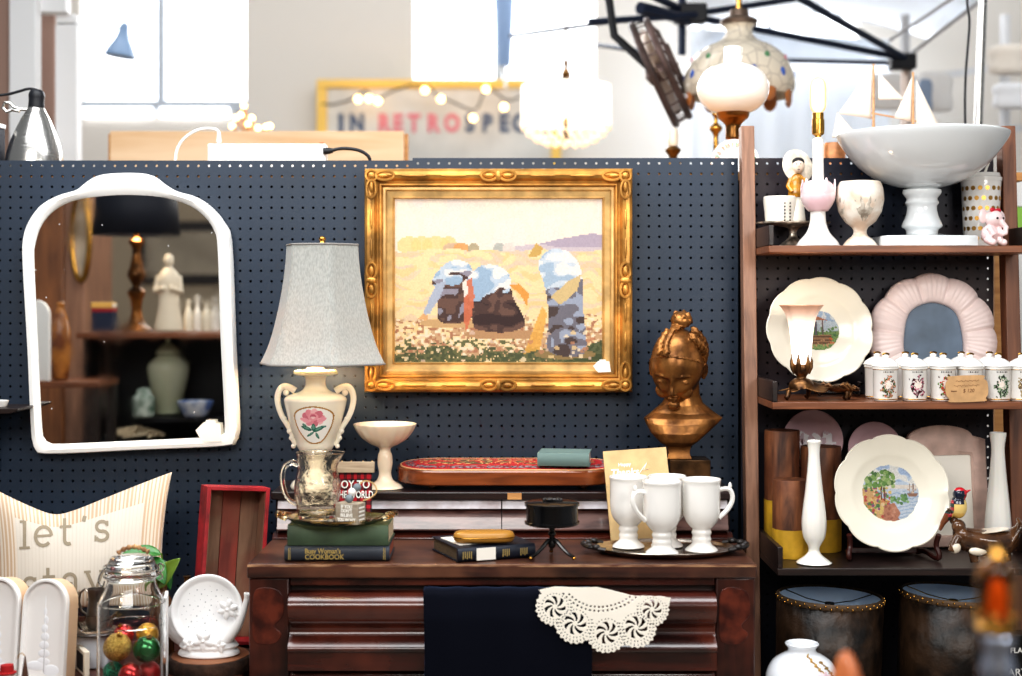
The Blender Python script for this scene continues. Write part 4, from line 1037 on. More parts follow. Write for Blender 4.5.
# tulip lamp base with glowing bulb
loc, s, yb = at(818, 3.25, Z_S1)
t = thing('flower_lamp', 'shadeless white lamp with pink tulip body and glowing tubular bulb', 'lamp', loc)
MB().lathe(prof([(0,yb),(20.5,yb),(21,yb-1.5),(19,241),(12,233),(8.5,224),(7.5,214),(7,210),(0,209)], yb, s, 4), 40).build('lamp_foot', CERAM, t)
MB().lathe(prof([(6,182),(5.8,170),(5.4,155),(5.2,139),(0,138.5)], yb, s, 3), 24).build('candle_tube', CERAM, t)
PTUL = mat('pink_glaze', (252, 232, 234), rough=.25, coat=.4, col2=(242, 204, 210), vs=14)
m = MB().lathe(prof([(0,212),(9,211),(15,203),(17,195),(15,186),(9,181),(0,180)], yb, s, 3), 32)
for k in range(5):
    a = k*2*PI/5-PI/2+.3; ca, sa = cos(a), sin(a)
    def pet(u, v):
        ww = sin(PI*min(1, .12+v*.88))**.6*(1-v**4)
        th = a+(u-.5)*1.5*max(ww, .05); r = lerp(10, 17.6, sin(min(1, v*1.5)*PI/2))-.4*max(0, v-.55)*2-1.5*abs(u-.5)
        return (r*s*cos(th), r*s*sin(th), (yb-(211-32*v))*s)
    m.grid(pet, 12, 12)
m.build('tulip_petals', PTUL, t, smooth=180, solid=.0016)
MB().lathe(prof([(0,139),(3,139),(3,136),(6,134),(6.3,129),(6.3,120),(5.6,119),(5.6,113),(0,112.5)], yb, s, 0), 24).build('bulb_socket', BRASS, t, smooth=30)
MB().lathe(prof([(4,113),(7,109),(8,103),(8,88),(6.5,81),(3,78),(0,77.5)], yb, s, 4), 24).build('glowing_bulb', EDISON, t)

# marbled goblet
loc, s, yb = at(860, 3.25, Z_S1)
t = thing('marbled_goblet', 'cream marbled goblet vase with leaf relief between tulip lamp and bowl', 'vase', loc)
MARB = mat('marbled_ceramic', (242, 234, 222), rough=.3, coat=.3, col2=(214, 190, 168), vs=26, bump=.1, bs=60)
MB().lathe(prof([(0,yb),(16,yb),(16.5,yb-1.5),(13,240),(8,236),(6.5,232),(8,227.5),(14.5,222),(20.5,212),(23,200),(22.3,189),(20,182.5),(19,182.5),(20.5,190),(21,200),(12,217),(0,226)], yb, s, 4), 56, mod=lambda t, z: 1+(.018*abs(sin(4*t)) if z > .04 else 0)).build('goblet', MARB, t)
m = MB()
for sg, a0 in ((-1, 0), (1, 0), (-.45, 3), (.45, 3)):
    for tt in (-PI/2, -PI/2+1.4, -PI/2-1.4):
        def leaf(u, v):
            y = 222-22*v-a0; r = np.interp(y, [182, 190, 200, 212, 222, 228], [20.2, 22.4, 23, 20.5, 14.5, 9])+.5
            th = tt+sg*(.06+.42*v)+(u-.5)*.22*sin(PI*min(1, v+.02))
            return (r*s*cos(th), r*s*sin(th), (yb-y)*s)
        m.grid(leaf, 4, 10)
m = m.build('leaf_relief', mat('grey_leaf', (150, 138, 124), rough=.5, col2=(220, 210, 196), vs=60), t, smooth=180, solid=.0008)

# gold dotted tumbler, elephant, gold paper behind
loc, s, yb = at(981, 3.365, Z_S1)
t = thing('travel_tumbler', 'white tumbler with gold dots and lid at right end of the top shelf', 'tumbler', loc)
MB().lathe(prof([(0,yb),(15.5,yb),(16.5,yb-2),(19.5,183),(19.5,181),(0,180.5)], yb, s, 0), 48).build('tumbler_body', CERAM, t, smooth=30)
MB().lathe(prof([(0,181.5),(20.2,181.5),(20.4,178),(19,177),(18,173.5),(0,173.2)], yb, s, 0), 48).build('lid', CERAM, t, smooth=30)
DOT = mat('gold_foil', (204, 158, 84), rough=.3, metal=.9)
for j, y in enumerate((189, 199, 209, 219, 229, 239)):
    for k in range(9):
        a = -PI/2+(k-4)*.36+(j % 2)*.18; r = np.interp(y, [181, 247], [19.5, 16.3])*s+.0003
        MB().lathe([(0, .0002), (2.3*s, .0002), (2.3*s, -.0004)], 10, M=Matrix.Translation((r*cos(a), r*sin(a), (yb-y)*s)) @ Matrix.Rotation(a, 4, 'Z') @ Matrix.Rotation(PI/2, 4, 'Y')).build('gold_dot', DOT, t, smooth=0)
MB().tube([(x*s, -.004, (yb-y)*s) for x, y in ((3, 174), (5, 168), (7, 163))], 1.3*s, 8).build('straw', PAPER, t)
loc, s, yb = at(991, 3.235, Z_S1)
t = thing('elephant_figurine', 'small pink ceramic sitting elephant with red bow beside the dotted tumbler', 'figurine', loc, R(28))
EP = mat('pale_pink_glaze', (248, 228, 226), rough=.2, coat=.4, col2=(240, 210, 210), vs=30)
def e3(x, y, yy=0): return (x*s, yy*s, (yb-y)*s)
m = MB().sph(e3(-2, 234), (9*s, 8*s, 9.5*s)); m.sph(e3(3, 219, -1), (10*s, 9*s, 9*s))
m.sph(e3(-9, 216, 2), (5.5*s, 2.6*s, 7.5*s)); m.sph(e3(15, 218, 2), (6.5*s, 2.6*s, 8*s))
m.tube([e3(5, 222, -8), e3(8, 228, -12), e3(6, 234, -13), e3(2, 235, -13)], [3.4*s, 2.8*s, 2.3*s, 1.8*s], 10)
for x in (-9, 6): m.tube([e3(x, 239, -3), e3(x+1, yb-3.2, -9)], [4.6*s, 3.6*s], 10); m.sph(e3(x+1, yb-3.4, -10), 3.6*s)
for x in (-7, 5): m.tube([e3(x, 228, -4), e3(x+1, 236, -10)], [3.2*s, 2.7*s], 10)
m.build('elephant_body', EP, t, remesh=.0012, smo=3)
m = MB()
for x in (-1, 7): m.sph(e3(x, 218, -9.2), 1.1*s, 8, 6)
m.build('eyes', INK, t) if False else None
for x in (-1, 7): MB().sph(e3(x, 218.5, -9.4), 1.2*s, 8, 6).build('eye', INK, t)
m = MB(); m.sph(e3(3, 210.5, -3), (1.6*s, 1.6*s, 1.6*s), 10, 8); m.sph(e3(-1, 210, -3), (3.6*s, 1.6*s, 2.4*s), 12, 8); m.sph(e3(7, 210.5, -3), (3.6*s, 1.6*s, 2.4*s), 12, 8)
m.build('red_bow', mat('red_glaze', (206, 40, 60), rough=.3, coat=.3), t)

# ================================================================ middle shelf
def plate_thing(name, label, cx, cyy, rx, d, z, mtl, tilt=14, nsc=0, amp=0, rim=True, ry=None, group=None):
    """round plate standing on edge, leaning back; cx,cyy its middle in the photo."""
    s = d/F; r = rx*s
    loc = Vector((PX(cx, d), d-D, z)); t = thing(name, label, 'plate', loc, group=group)
    zc = PZ(cyy, d)-z
    MT = Matrix.Translation((0, 0, zc)) @ Matrix.Rotation(R(90-tilt), 4, 'X')
    q_ = r/.055
    pr = [(0,.0),(.030*q_,.0),(.034*q_,.0012*q_),(.040*q_,.005*q_),(.050*q_,.0065*q_),(.0545*q_,.0085*q_),(.055*q_,.0095*q_),(.054*q_,.0102*q_),(.050*q_,.0085*q_),(.040*q_,.0072*q_),(.036*q_,.0058*q_),(.032*q_,.0028*q_),(0,.0024*q_)]
    md_ = (lambda t_, zz_: 1+amp*abs(sin(nsc*t_/2))**.7*min(1, max(0, (zz_/q_-.004)/.005))) if nsc else None
    MB().lathe(pr, 120, mod=md_, M=MT).build('plate', mtl, t)
    return t, MT, q_, s
PLATE = mat('ivory_plate', (238, 232, 216), rough=.2, coat=.4)
t, MT, q_, s = plate_thing('picture_plate', 'ivory scalloped plate with a printed scene, behind the lit lily lamp', 818, 331, 51.5, 3.345, Z_S2, PLATE, 12, 11, .04)
def decal(cv, t, MT, q_, rr, cx=0, cy=0, name='printed_scene'):
    cv.a = .84*np.clip(cv.a, 0, 1)*(1+.16*(rng.random(cv.a.shape[:2])-.5))[:, :, None]
    X, Y = cv.X, cv.Y; nn = cv.noise(9, 8)
    cv.m = ((X-.5)**2+(Y-.5)**2) < (.48+.02*nn)**2
    return patch(name, cv, lambda u, v: tuple(MT @ Vector(((u-.5)*2*rr+cx, (.5-v)*2*rr+cy, .0026*q_+.0004))), vmat('printed_matte', .8), t, smooth=False)
cv = Cv(60, 60, (214, 228, 238)); n = cv.noise(8, 9); n2 = cv.noise(24, 10)
cv.put(cv.Y < .3+n*.1, (176, 200, 226)); cv.put(n > .15, (238, 240, 238), .8)
cv.poly([(0, .55), (1, .52), (1, 1), (0, 1)], (150, 176, 110)); cv.put((cv.Y > .5) & (n2 > .1), (108, 146, 86)); cv.spots(40, (0, .42, 1, .62), .04, [(120, 160, 100), (150, 180, 120), (90, 130, 90)])
cv.poly([(.15, .62), (.8, .6), (.8, .82), (.15, .84)], (176, 136, 100)); cv.put((cv.Y > .62) & (cv.Y < .84) & (cv.X < .8) & (np.sin(cv.Y*80) > .3), (112, 84, 64)); cv.spots(25, (.1, .72, .85, .9), .03, [(140, 100, 70), (206, 160, 120)])
cv.poly([(.42, .28), (.46, .28), (.46, .6), (.42, .6)], (120, 110, 120)); cv.poly([(.58, .24), (.62, .24), (.62, .6), (.58, .6)], (130, 110, 110)); cv.poly([(.3, .24), (.5, .16), (.72, .26)], (196, 130, 96)); cv.spots(6, (.75, .68, .95, .8), .03, [(220, 120, 70)])
decal(cv, t, MT, q_, .0215*q_*1.05)
def easel(name, label, loc, s, hw, hook, mtl, grp=None, ybf=0, dpth=.05):
    t = thing(name, label, 'plate stand', loc, group=grp)
    for sg in (-1, 1):
        m = MB(); x = sg*hw
        m.tube(ipol([(x*.8, .058, .006), (x*.9, .03, .012), (x*.95, .0, .010), (x*1.0, -.022, .0065), (x*1.04, -.036, .008), (x*1.05, -.036, .018), (x*1.0, -.030, hook*.6), (x*1.04, -.038, hook)], 4), .0045 if hook < .05 else .0062, 8)
        m.build('easel_arm', mtl, t)
    MB().box((0, .05, .01), (hw*1.7, .006, .012)).build('crossbar', mtl, t, bevel=.001)
    MB().tube([(0, .052, .012), (0, .055, .07)], .0045, 8).build('back_prop', mtl, t)
    return t
DSTAND = mat('dark_cherry_stand', (62, 28, 24), rough=.3, coat=.3)
easel('plate_stand', 'dark plate easel under the picture plate on the middle shelf', Vector((PX(836, 3.33), 3.33-D, Z_S2)), .0023, .044, .036, BLACK)

# lit lily lamp on a bronze leaf base
loc, s, yb = at(801.5, 3.215, Z_S2)
t = thing('lily_lamp', 'small lit frosted lily shade lamp on a bronze leaf base, middle shelf', 'lamp', loc)
BLF = mat('leaf_bronze', (150, 108, 66), rough=.35, metal=.9, col2=(78, 58, 46), vs=40, bump=.3, bs=90)
def lz2(y): return (yb-y)*s
m = MB()
def base(u, v):
    th = 2*PI*u; r = v
    ex = (25 if cos(th) > -.3 else 16)+8*cos(6*th)+ (26 if cos(th) > 0 else 0)*max(0, cos(th))**4
    return (ex*r*s*cos(th), ex*.7*r*s*sin(th), (yb-389-2*cos(th*6)*r)*s+(1-r)**2*12*s)
m.grid(base, 72, 10)
for k in range(9):
    a = k*.7; m.tube([((12+k*4)*s, sin(a)*6*s-5*s, (yb-388)*s), ((18+k*4.2)*s, cos(a)*8*s-6*s, (yb-385+2*sin(a*2))*s), ((24+k*4)*s, -9*s+3*s*sin(k), (yb-389)*s)], [1.6*s, 2.2*s, 1.2*s], 8)
m.sph((38*s, -4*s, (yb-388)*s), (13*s, 7*s, 4*s), 14, 8)
for x, y in ((-14, -6), (44, -6), (50, 5), (10, 12)): m.tube([(x*s, y*s, (yb-390)*s), ((x-1)*s, (y-1)*s, (yb-396)*s), ((x-3)*s, (y-2)*s, 2*s)], [2.4*s, 2*s, 2.4*s], 8)
m.build('leaf_base', BLF, t, smooth=60, solid=.0015)
m = MB().lathe([(r*s, lz2(y)) for r, y in ipol([(13,388),(12,383),(8,379),(5,378),(5.5,375),(8,372),(8.5,367),(7,364),(0,363)], 4)], 24)
for k in range(6):
    a = k*PI/3; m.tube([(r*s*cos(a), r*s*sin(a), lz2(y)) for r, y in ((6, 373), (9, 367), (9.6, 361), (9, 357), (10, 354))], [2.6*s, 2.6*s, 2*s, 1.2*s, .5*s], 6)
m.build('flower_cup', BLF, t)
LIL = bpy.data.materials.new('frosted_lily_glass'); LIL.use_nodes = True; nt = LIL.node_tree; b = nt.nodes['Principled BSDF']
tc = nt.nodes.new('ShaderNodeTexCoord'); sx_ = nt.nodes.new('ShaderNodeSeparateXYZ'); mr_ = nt.nodes.new('ShaderNodeMapRange'); nt.links.new(tc.outputs['Generated'], sx_.inputs[0]); nt.links.new(sx_.outputs['Z'], mr_.inputs[0])
mr_.inputs[1].default_value = .45; mr_.inputs[2].default_value = 1
cr = nt.nodes.new('ShaderNodeValToRGB'); cr.color_ramp.elements[0].color = (1, .95, .88, 1); cr.color_ramp.elements[1].color = (*lin((226, 172, 140)), 1); nt.links.new(mr_.outputs[0], cr.inputs[0]); nt.links.new(cr.outputs[0], b.inputs[0]); nt.links.new(cr.outputs[0], b.inputs['Emission Color'])
mr2 = nt.nodes.new('ShaderNodeMapRange'); mr2.inputs[1].default_value = .4; mr2.inputs[2].default_value = .95; mr2.inputs[3].default_value = 1.6; mr2.inputs[4].default_value = .12; nt.links.new(sx_.outputs['Z'], mr2.inputs[0]); nt.links.new(mr2.outputs[0], b.inputs['Emission Strength']); b.inputs['Roughness'].default_value = .4
MATS['frosted_lily_glass'] = LIL
MB().lathe([(r*s, lz2(y)) for r, y in ipol([(0,365),(7,364),(9,358),(10,345),(11.5,330),(14,317),(18,309),(21,305)], 4)], 64, mod=lambda tt, z: 1+.05*cos(8*tt)*max(0, (z/s-55)/35)).build('lily_shade', LIL, t, smooth=180, solid=.0015)
l = bpy.data.lights.new('lily_light', 'POINT'); l.energy = .35; l.color = (1, .8, .55); l.shadow_soft_size = .02
lo = bpy.data.objects.new('lily_light', l); COL.objects.link(lo); lo.location = loc+Vector((0, -.01, lz2(300)))

# pink shell frame mirror
d = 3.36; loc, s, yb = at(934.5, d, Z_S2)
loc.z += .0018
t = thing('shell_frame', 'pale pink scalloped shell frame with grey arched glass on the middle shelf', 'frame', loc, rot=(R(-5), 0, 0))
cx, cyy = 0, (yb-338)*s
def so(th):
    # eleven flutes from the lower left round to the lower right
    f = 1+.05*abs(cos(5.5*(th-PI/2)))**.8
    return 62*s*f
NN = 396; outp = []; inp = []
for k in range(NN):
    th = 2*PI*k/NN
    if sin(th) >= -.45: r = so(th); x, z = r*cos(th), r*sin(th)
    else: x, z = None, None
    outp.append((x, z)); 
bz = -(yb-338)*s
for k in range(NN):
    th = 2*PI*k/NN
    if outp[k][0] is None:
        rr_ = abs(bz/sin(th)) if sin(th) < -1e-6 else 1
        r = min(so(th), rr_); outp[k] = (r*cos(th), r*sin(th))
    elif outp[k][1] < bz: outp[k] = (outp[k][0], bz)
ip = closed_smooth([(-29*s, -20*s), (-29*s, 4*s), (-22*s, 26*s), (0, 35*s), (22*s, 26*s), (29*s, 4*s), (29*s, -20*s), (20*s, max(bz+6*s, -40*s)), (-20*s, max(bz+6*s, -40*s))], 6)
inp = ray_out(ip, NN, (0, 0))
def lp3(tq, y, fl=0): return [(lerp(o[0], i[0], tq), y-fl*min(1, 2.4*abs(cos(5.5*(2*PI*k/NN-PI/2))))**.6-(fl*.10*sin(2*PI*k/NN*66) if fl else 0), cyy+lerp(o[1], i[1], tq)) for k, (o, i) in enumerate(zip(outp, inp))]
MB().rings([lp3(0, .012), lp3(0, .004), lp3(.06, -.006, .006), lp3(.4, -.014, .008), lp3(.8, -.012, .005), lp3(.94, -.012, .001), lp3(1, -.004), lp3(1, .012)], closed=True).build('fluted_frame', mat('shell_pink', (250, 230, 226), rough=.35, coat=.2), t, smooth=180)
MB().prism([(lerp(o[0], i[0], .97), cyy+lerp(o[1], i[1], .97)) for o, i in zip(outp, inp)], .002, .004).build('arched_glass', mat('smoky_glass', (104, 122, 142), rough=.35, var=.3, vs=5, spec=.3), t, smooth=0)

# lidded canisters
s = 3.17/F
def canister(label, px, d, kind, first=None):
    loc = Vector((PX(px, d), d-D, Z_S2))
    if first:
        r = dup(first, loc, None, label)
    else:
        r = thing('spice_canister', label, 'canister', loc, group='lidded white canisters on the middle shelf')
        u = .00224
        MB().lathe([(x*u, z*u) for x, z in [(0,0),(11,0),(11.6,.6),(12,2),(12.3,31),(13,32),(13,33.5),(12.6,34),(0,34)]], 36).build('canister_body', CERAM, r, smooth=50)
        MB().lathe([(x*u, z*u) for x, z in ipol([(0,34.2),(13,34.2),(13,36.5),(11.5,38.5),(6,42),(2,43),(0,43.2)], 3)], 36).build('lid', CERAM, r)
        m = MB(); m.tube([(12.35*u*cos(a), 12.35*u*sin(a), 31.5*u) for a in np.linspace(0, 2*PI, 32, endpoint=False)], .5*u, 6, closed=True); m.build('gold_line', BRASS, r)
        m = MB(); m.tube([(11.95*u*cos(a), 11.95*u*sin(a), 2*u) for a in np.linspace(0, 2*PI, 32, endpoint=False)], .5*u, 6, closed=True); m.build('gold_line', BRASS, r)
        MB().sph((0, 0, 44.2*u), (3.6*u, 2.6*u, 2.4*u), 12, 8).build('knob', CERAM, r)
        m = MB()
        m.tube([(k*u, -1*u, (46.2+1.1*math.sqrt(max(0, 1-(k/3.4)**2)))*u) for k in (-3.4, -2, 0, 2, 3.4)], .9*u, 6)
        m.build('gilt_knob_top', BRASS, r)
    if kind is not None:
        cv = Cv(26, 30); X, Y = cv.X, cv.Y; n = cv.noise(7, 20+kind); n2 = cv.noise(14, 40+kind)
        pal = [[(60,44,40),(196,120,90),(110,130,90)], [(96,32,48),(206,130,150),(50,30,36)], [(190,60,52),(80,50,40),(120,150,90)], [(170,120,90),(90,80,60)], [(70,96,70),(150,170,140),(40,44,40)], [(90,70,60),(160,140,100)]][kind]
        q_ = np.hypot((X-.5)/.42, (Y-.52)/.48)
        cv.m = (q_ < .9+n*.5) & (n2 > -.3)
        cv.put(n2 > -1, pal[0]); cv.put(n > .05, pal[1]); cv.put((n2 > .12), pal[-1]); cv.put(np.hypot((X-.5)/.2, (Y-.45)/.22) < .8+n2, (240, 226, 214)); cv.put((Y > .85) & (n < .1), pal[0])
        u = .00224
        def f(a, b_):
            th = -PI/2+(a-.5)*1.55; z = (27.5-24*b_)*u; rr_ = 12.35*u+.0002
            return (rr_*cos(th), rr_*sin(th), z)
        patch('printed_motif', cv, f, VCG, r, smooth=False)
        m = MB()
        for k in range(7):
            th = -PI/2+(k-3)*.13
            m.sph((12.45*u*cos(th), 12.45*u*sin(th), 29.2*u), (.55*u, .3*u, (.4+.25*((k*5+kind) % 3))*u), 6, 4)
        m = m.build('name_line', INK, r); m['kind'] = 'stuff'
    return r
def bare(r):
    for c in list(r.children):
        if c.name.startswith(('printed_motif', 'name_line')): bpy.data.objects.remove(c)
c0 = canister('plain backed white canister, first of the back row by the plate', 877, 3.27, None)
for i, (px, nm) in enumerate(((905, 'second'), (933, 'third'), (961, 'fourth'), (989, 'fifth'))):
    canister('white lidded canister, %s from left in the back row' % nm, px, 3.27, None, c0)
desc = ['with a small dark figure print, leftmost of the front row', 'with a round pink and black wreath print, front row', 'with a red print, just left of the tan price card', 'mostly hidden behind the tan price card, front row', 'with a green leafy print, just right of the tan price card', 'cut by the right edge, last of the front row']
for i, px in enumerate((885.5, 914.5, 943, 970, 998, 1021.5)):
    canister('white lidded canister '+desc[i], px, 3.185, i, c0)
loc, s, yb = at(966.5, 3.15, Z_S2)
t = thing('price_card', 'tan kraft price card with handwriting propped before the white canisters', 'card', loc+Vector((0, -.008, -.004+.0045)), rot=(R(-6), R(-2), 0))
a, h = 21*s, 26*s
pts = closed_smooth([(-a*.8, 0), (a*.8, 0), (a*.86, h*.12), (a, h*.3), (a, h*.72), (a*.84, h*.86), (a*.8, h), (-a*.8, h), (-a*.86, h*.88), (-a, h*.7), (-a, h*.3), (-a*.86, h*.12)], 3)
MB().prism(pts, -.0008, .0008).build('kraft_card', mat('kraft_card', (196, 156, 112), rough=.8, var=.08, vs=40), t, smooth=0)
HW = mat('pencil_brown', (120, 86, 60), rough=.9)
for i, (zf, x0, x1) in enumerate(((.8, -.5, .6), (.62, -.6, .6), (.42, -.75, -.5))):
    m = MB(); m.tube([(lerp(x0, x1, k/24)*a, -.0011, h*(zf+.045*sin(k*2.3+i)*cos(k*.9))) for k in range(25)], .0004, 4); m.build('handwriting', HW, t)
text('price', '$ 120', .011, t, HW, (.003, -.001, h*.42), shear=.2)

# ================================================================ lower shelf
def log(label, px, ytop, r, d, band):
    loc, s, yb = at(px, d, Z_S3); h = (yb-ytop)*s; rr_ = r*s; t = thing('log_candle_holder', label, 'log', loc, group='painted log pillars on the lower shelf')
    hb = (yb-band)*s
    md_ = lambda tt, z: 1+.018*sin(5*tt+1)+.012*sin(11*tt)
    MB().lathe([(0, hb), (rr_, hb), (rr_, h-.003), (rr_*.97, h), (rr_*.8, h-.001), (0, h-.001)], 48, mod=md_).build('bark_log', BARK, t, smooth=50)
    MB().lathe([(0, 0), (rr_*1.0, 0), (rr_*1.015, .002), (rr_*1.015, hb-.0005), (0, hb-.0004)], 48, mod=md_).build('yellow_band', YEL, t, smooth=50)
BARK = wood('bare_log', (140, 88, 56), (62, 34, 22), 'z', 9, .6, 0, (96, 52, 32), bump=.5, k=5)
YEL = mat('mustard_paint', (214, 168, 52), rough=.55, var=.12, vs=20, bump=.2, bs=40)
log('tallest brown log pillar with mustard base, at left behind the shorter one', 782, 430, 17.5, 3.335, 499)
log('shortest brown log pillar with mustard base, front left of the three logs', 790, 479, 17.3, 3.225, 528)
log('middle brown log pillar with mustard base, behind the white bud vase', 821, 446, 20, 3.315, 517)
def budvase(name, label, px, d, pr, z, n=12):
    loc, s, yb = at(px, d, z+.0012); t = thing(name, label, 'vase', loc)
    MB().lathe(prof(pr(yb), yb, s, 5), 48, mod=lambda tt, z_: 1+.03*abs(sin(n/2*tt))).build('vase_body', MILK, t)
    return t
budvase('bud_vase', 'tall slim white milk glass bud vase standing before the logs', 814, 3.14, lambda yb: [(0,yb),(16,yb),(15.5,yb-2),(9,yb-7),(5.5,yb-12),(6,yb-17),(10.5,537),(12,524),(11,510),(8.5,490),(6.5,470),(5.5,455),(6,446),(7,441.5),(6,441.5),(4.5,455),(5,480),(0,500)], Z_S3)
budvase('bud_vase', 'tall white milk glass vase at right behind the bird planter', 998, 3.265, lambda yb: [(0,yb),(12.5,yb),(13,yb-2),(12.5,525),(11,505),(8.5,480),(6.5,455),(6.5,445),(8,434),(7,434),(5,450),(7,490),(0,520)], Z_S3)
t, MT, q_, s = plate_thing('scene_plate', 'ivory scalloped plate with a harbour and tree scene on a dark easel', 889.5, 493.5, 56, 3.20, Z_S3, PLATE, 12, 10, .04)
cv = Cv(90, 90, (206, 220, 236)); X, Y = cv.X, cv.Y; n = cv.noise(7, 11); n2 = cv.noise(18, 12)
cv.put((Y < .34) & (n > .0), (240, 238, 232)); cv.put((Y < .3) & (n < -.12), (176, 196, 226)); cv.put((Y > .36) & (Y < .42), (236, 226, 214))
cv.put(Y > .42, (206, 216, 228)); cv.put((Y > .45) & (np.sin(Y*90+n*6) > .5), (170, 190, 214))
cv.poly([(0, .42), (.22, .4), (.4, .62), (.62, .8), (.5, 1), (0, 1)], (214, 172, 120)); 
cv.spots(120, (.0, .4, .5, .98), .035, [(120, 160, 90), (214, 150, 90), (226, 196, 120), (196, 90, 80), (90, 130, 80), (150, 90, 130), (236, 206, 160)])
cv.poly([(.38, .72), (.56, .66), (.66, .84), (.56, 1), (.36, .97)], (192, 132, 106)); cv.spots(15, (.38, .72, .62, .95), .03, [(206, 150, 124), (170, 110, 88)])
cv.line((.34, .6), (.36, .25), .012, (110, 80, 60)); cv.line((.40, .62), (.39, .25), .012, (120, 86, 60))
cv.spots(80, (.06, .12, .58, .38), .045, [(110, 150, 80), (140, 174, 100), (86, 124, 70), (170, 190, 130)])
cv.spots(26, (.5, .52, .8, .68), .035, [(120, 160, 100), (150, 186, 130), (96, 136, 90)])
cv.poly([(.78, .5), (.98, .5), (.94, .56), (.82, .56)], (160, 120, 100)); 
for x in (.84, .9): cv.line((x, .5), (x, .34), .006, (140, 110, 96))
cv.spots(8, (.80, .38, .94, .5), .022, [(226, 206, 184), (206, 180, 160)])
decal(cv, t, MT, q_, .0285*q_)
easel('plate_easel', 'dark cherry wood easel holding the harbour scene plate', Vector((PX(889.5, 3.20), 3.20-D, Z_S3)), .0023, .096, .060, DSTAND)
# cameo plates at the back
def cameo(label, px, py, r, d):
    t, MT, q_, s = plate_thing('cameo_plate', label, px, py, r, d+.008, Z_S3, mat('mauve_plate', (226, 190, 198), rough=.4), 8)
    cv = Cv(50, 50, (206, 172, 180)); n = cv.noise(6, px % 7); n2 = cv.noise(13, px % 5)
    X, Y = cv.X, cv.Y; cv.m = (np.hypot(X-.5, Y-.5) < .46) & (Y+n*.35 > .42)
    cv.put(n2 > -.2, (240, 236, 240)); cv.put(n2 < -.25, (214, 190, 200))
    patch('white_relief', cv, lambda u, v: tuple(MT @ Vector(((u-.5)*.092*q_, (.5-v)*.092*q_, .0085*q_))), VC, t, smooth=False)
cameo('mauve cameo plate with white relief peeping over the tall log', 812, 440, 30, 3.395)
cameo('mauve cameo plate with white relief mostly behind the harbour scene plate', 874, 449, 27, 3.395)
# arched photo frame
loc, s, yb = at(950, 3.33, Z_S3)
loc.z += .0036
t = thing('photo_frame', 'pale pink arched photo frame with blank paper behind the bird planter', 'frame', loc, rot=(R(-4), R(-1.5), 0))
def fx(x): return (x-950)*s
def fz(y): return (yb-y)*s
ou = [(fx(912), 0), (fx(990), 0), (fx(990), fz(442)), (fx(984), fz(440))]+[(fx(945+33*cos(a)), fz(440-13*sin(a))) for a in np.linspace(.1, PI-.05, 14)]+[(fx(912), fz(442))]
ii = [(fx(921), fz(537)), (fx(975), fz(537)), (fx(975), fz(457)), (fx(921), fz(457))]
cc = (fx(948), fz(500)); O = ray_out(ou, 140, cc); I = ray_out(ii, 140, cc)
MB().rings([[(p[0], y, p[1]) for p in (O if k == 0 else I if k == 1 else [(lerp(a[0], b[0], k), lerp(a[1], b[1], k)) for a, b in zip(O, I)])] for k, y in ((0, .012), (0, -.003), (.08, -.006), (.85, -.006), (.93, -.003), (1, -.002), (1, .012))], closed=True).build('frame_border', mat('pink_wash_wood', (218, 188, 176), rough=.55, var=.12, vs=18, bump=.25, bs=60), t, smooth=30)
MB().box2((fx(920), .002, fz(538)), (fx(976), .004, fz(456))).build('blank_photo', PAPER, t)

# bird on a log planter
loc, s, yb = at(983, 3.135, Z_S3)
t = thing('bird_planter', 'glazed brown log planter with a yellow breasted bird perched on it', 'planter', loc)
def b3(x, y, yy=0): return ((x-983)*s, yy*s, (yb-y)*s)
BLOG = mat('brown_glaze', (100, 68, 44), rough=.15, coat=.6, col2=(52, 34, 24), vs=30, bump=.4, bs=60)
m = MB()
lps = []
for i, (x, zc_, ry_, rz_) in enumerate(((954, 533, 5, 7), (961, 535, 13, 15), (975, 538, 17, 17), (992, 540, 18, 17), (1008, 539, 15, 16), (1016, 534, 9, 15), (1020, 524, 4, 9))):
    lps.append([((x-983)*s, ry_*s*cos(a), (yb-zc_)*s+rz_*s*sin(a)*(1 if sin(a) < 0 else .55)) for a in np.linspace(0, 2*PI, 24, endpoint=False)])
m.rings(lps, cap=True)
for p in ([b3(956, 536, -6), b3(950, 545, -9), b3(948, 550, -10)], [b3(1006, 548, 0), b3(1008, yb-3, 2)], [b3(970, 545, -6), b3(972, yb-3, -8)], [b3(962, 530, 2), b3(954, 520, 2), b3(951, 508, 3)]): m.tube(p, [5*s, 4.4*s, 3.6*s][:len(p)] if len(p) < 4 else [5*s, 4.5*s, 3.4*s, 2*s], 10)
for k in range(4): m.tube([b3(1004+k*3, 545-k*3, -14+k*2), b3(1012+k*2, 533-k*3, -13), b3(1018, 522-k, -8+k*3)], 2*s, 8)
m.sph(b3(958, 526, -2), (7*s, 6*s, 7*s))
m.build('log_body', BLOG, t, remesh=.0016, smo=2)
MB().lathe([(0, 0), (1, 0), (1, .15), (.0, .15)], 30, M=Matrix.Translation(b3(989, 530.5, -2)) @ Matrix.Rotation(R(-7), 4, 'Y') @ Matrix.Diagonal((19*s, 11*s, .012, 1))).build('cream_hollow', mat('cream_glaze', (238, 226, 206), rough=.3, coat=.3), t, smooth=40)
m = MB().sph(b3(952, 546, -9), (6*s, 5*s, 6*s)); m.sph(b3(974, 549, -12), (9*s, 4*s, 4.5*s)); m.build('cream_leaf', MATS['cream_glaze'], t)
bird = MB(); bird.sph(b3(957.5, 506, -3), (8.5*s, 8*s, 12*s)); bird.sph(b3(958.5, 493.5, -4), (7*s, 6.6*s, 7*s)); bird.tube([b3(950, 513, 0), b3(944, 523, 3), b3(941, 531, 4)], [5*s, 3*s, 1.4*s], 8)
bird.tube([b3(963, 491.5, -6), b3(968.5, 489, -7)], [2.2*s, .5*s], 8)
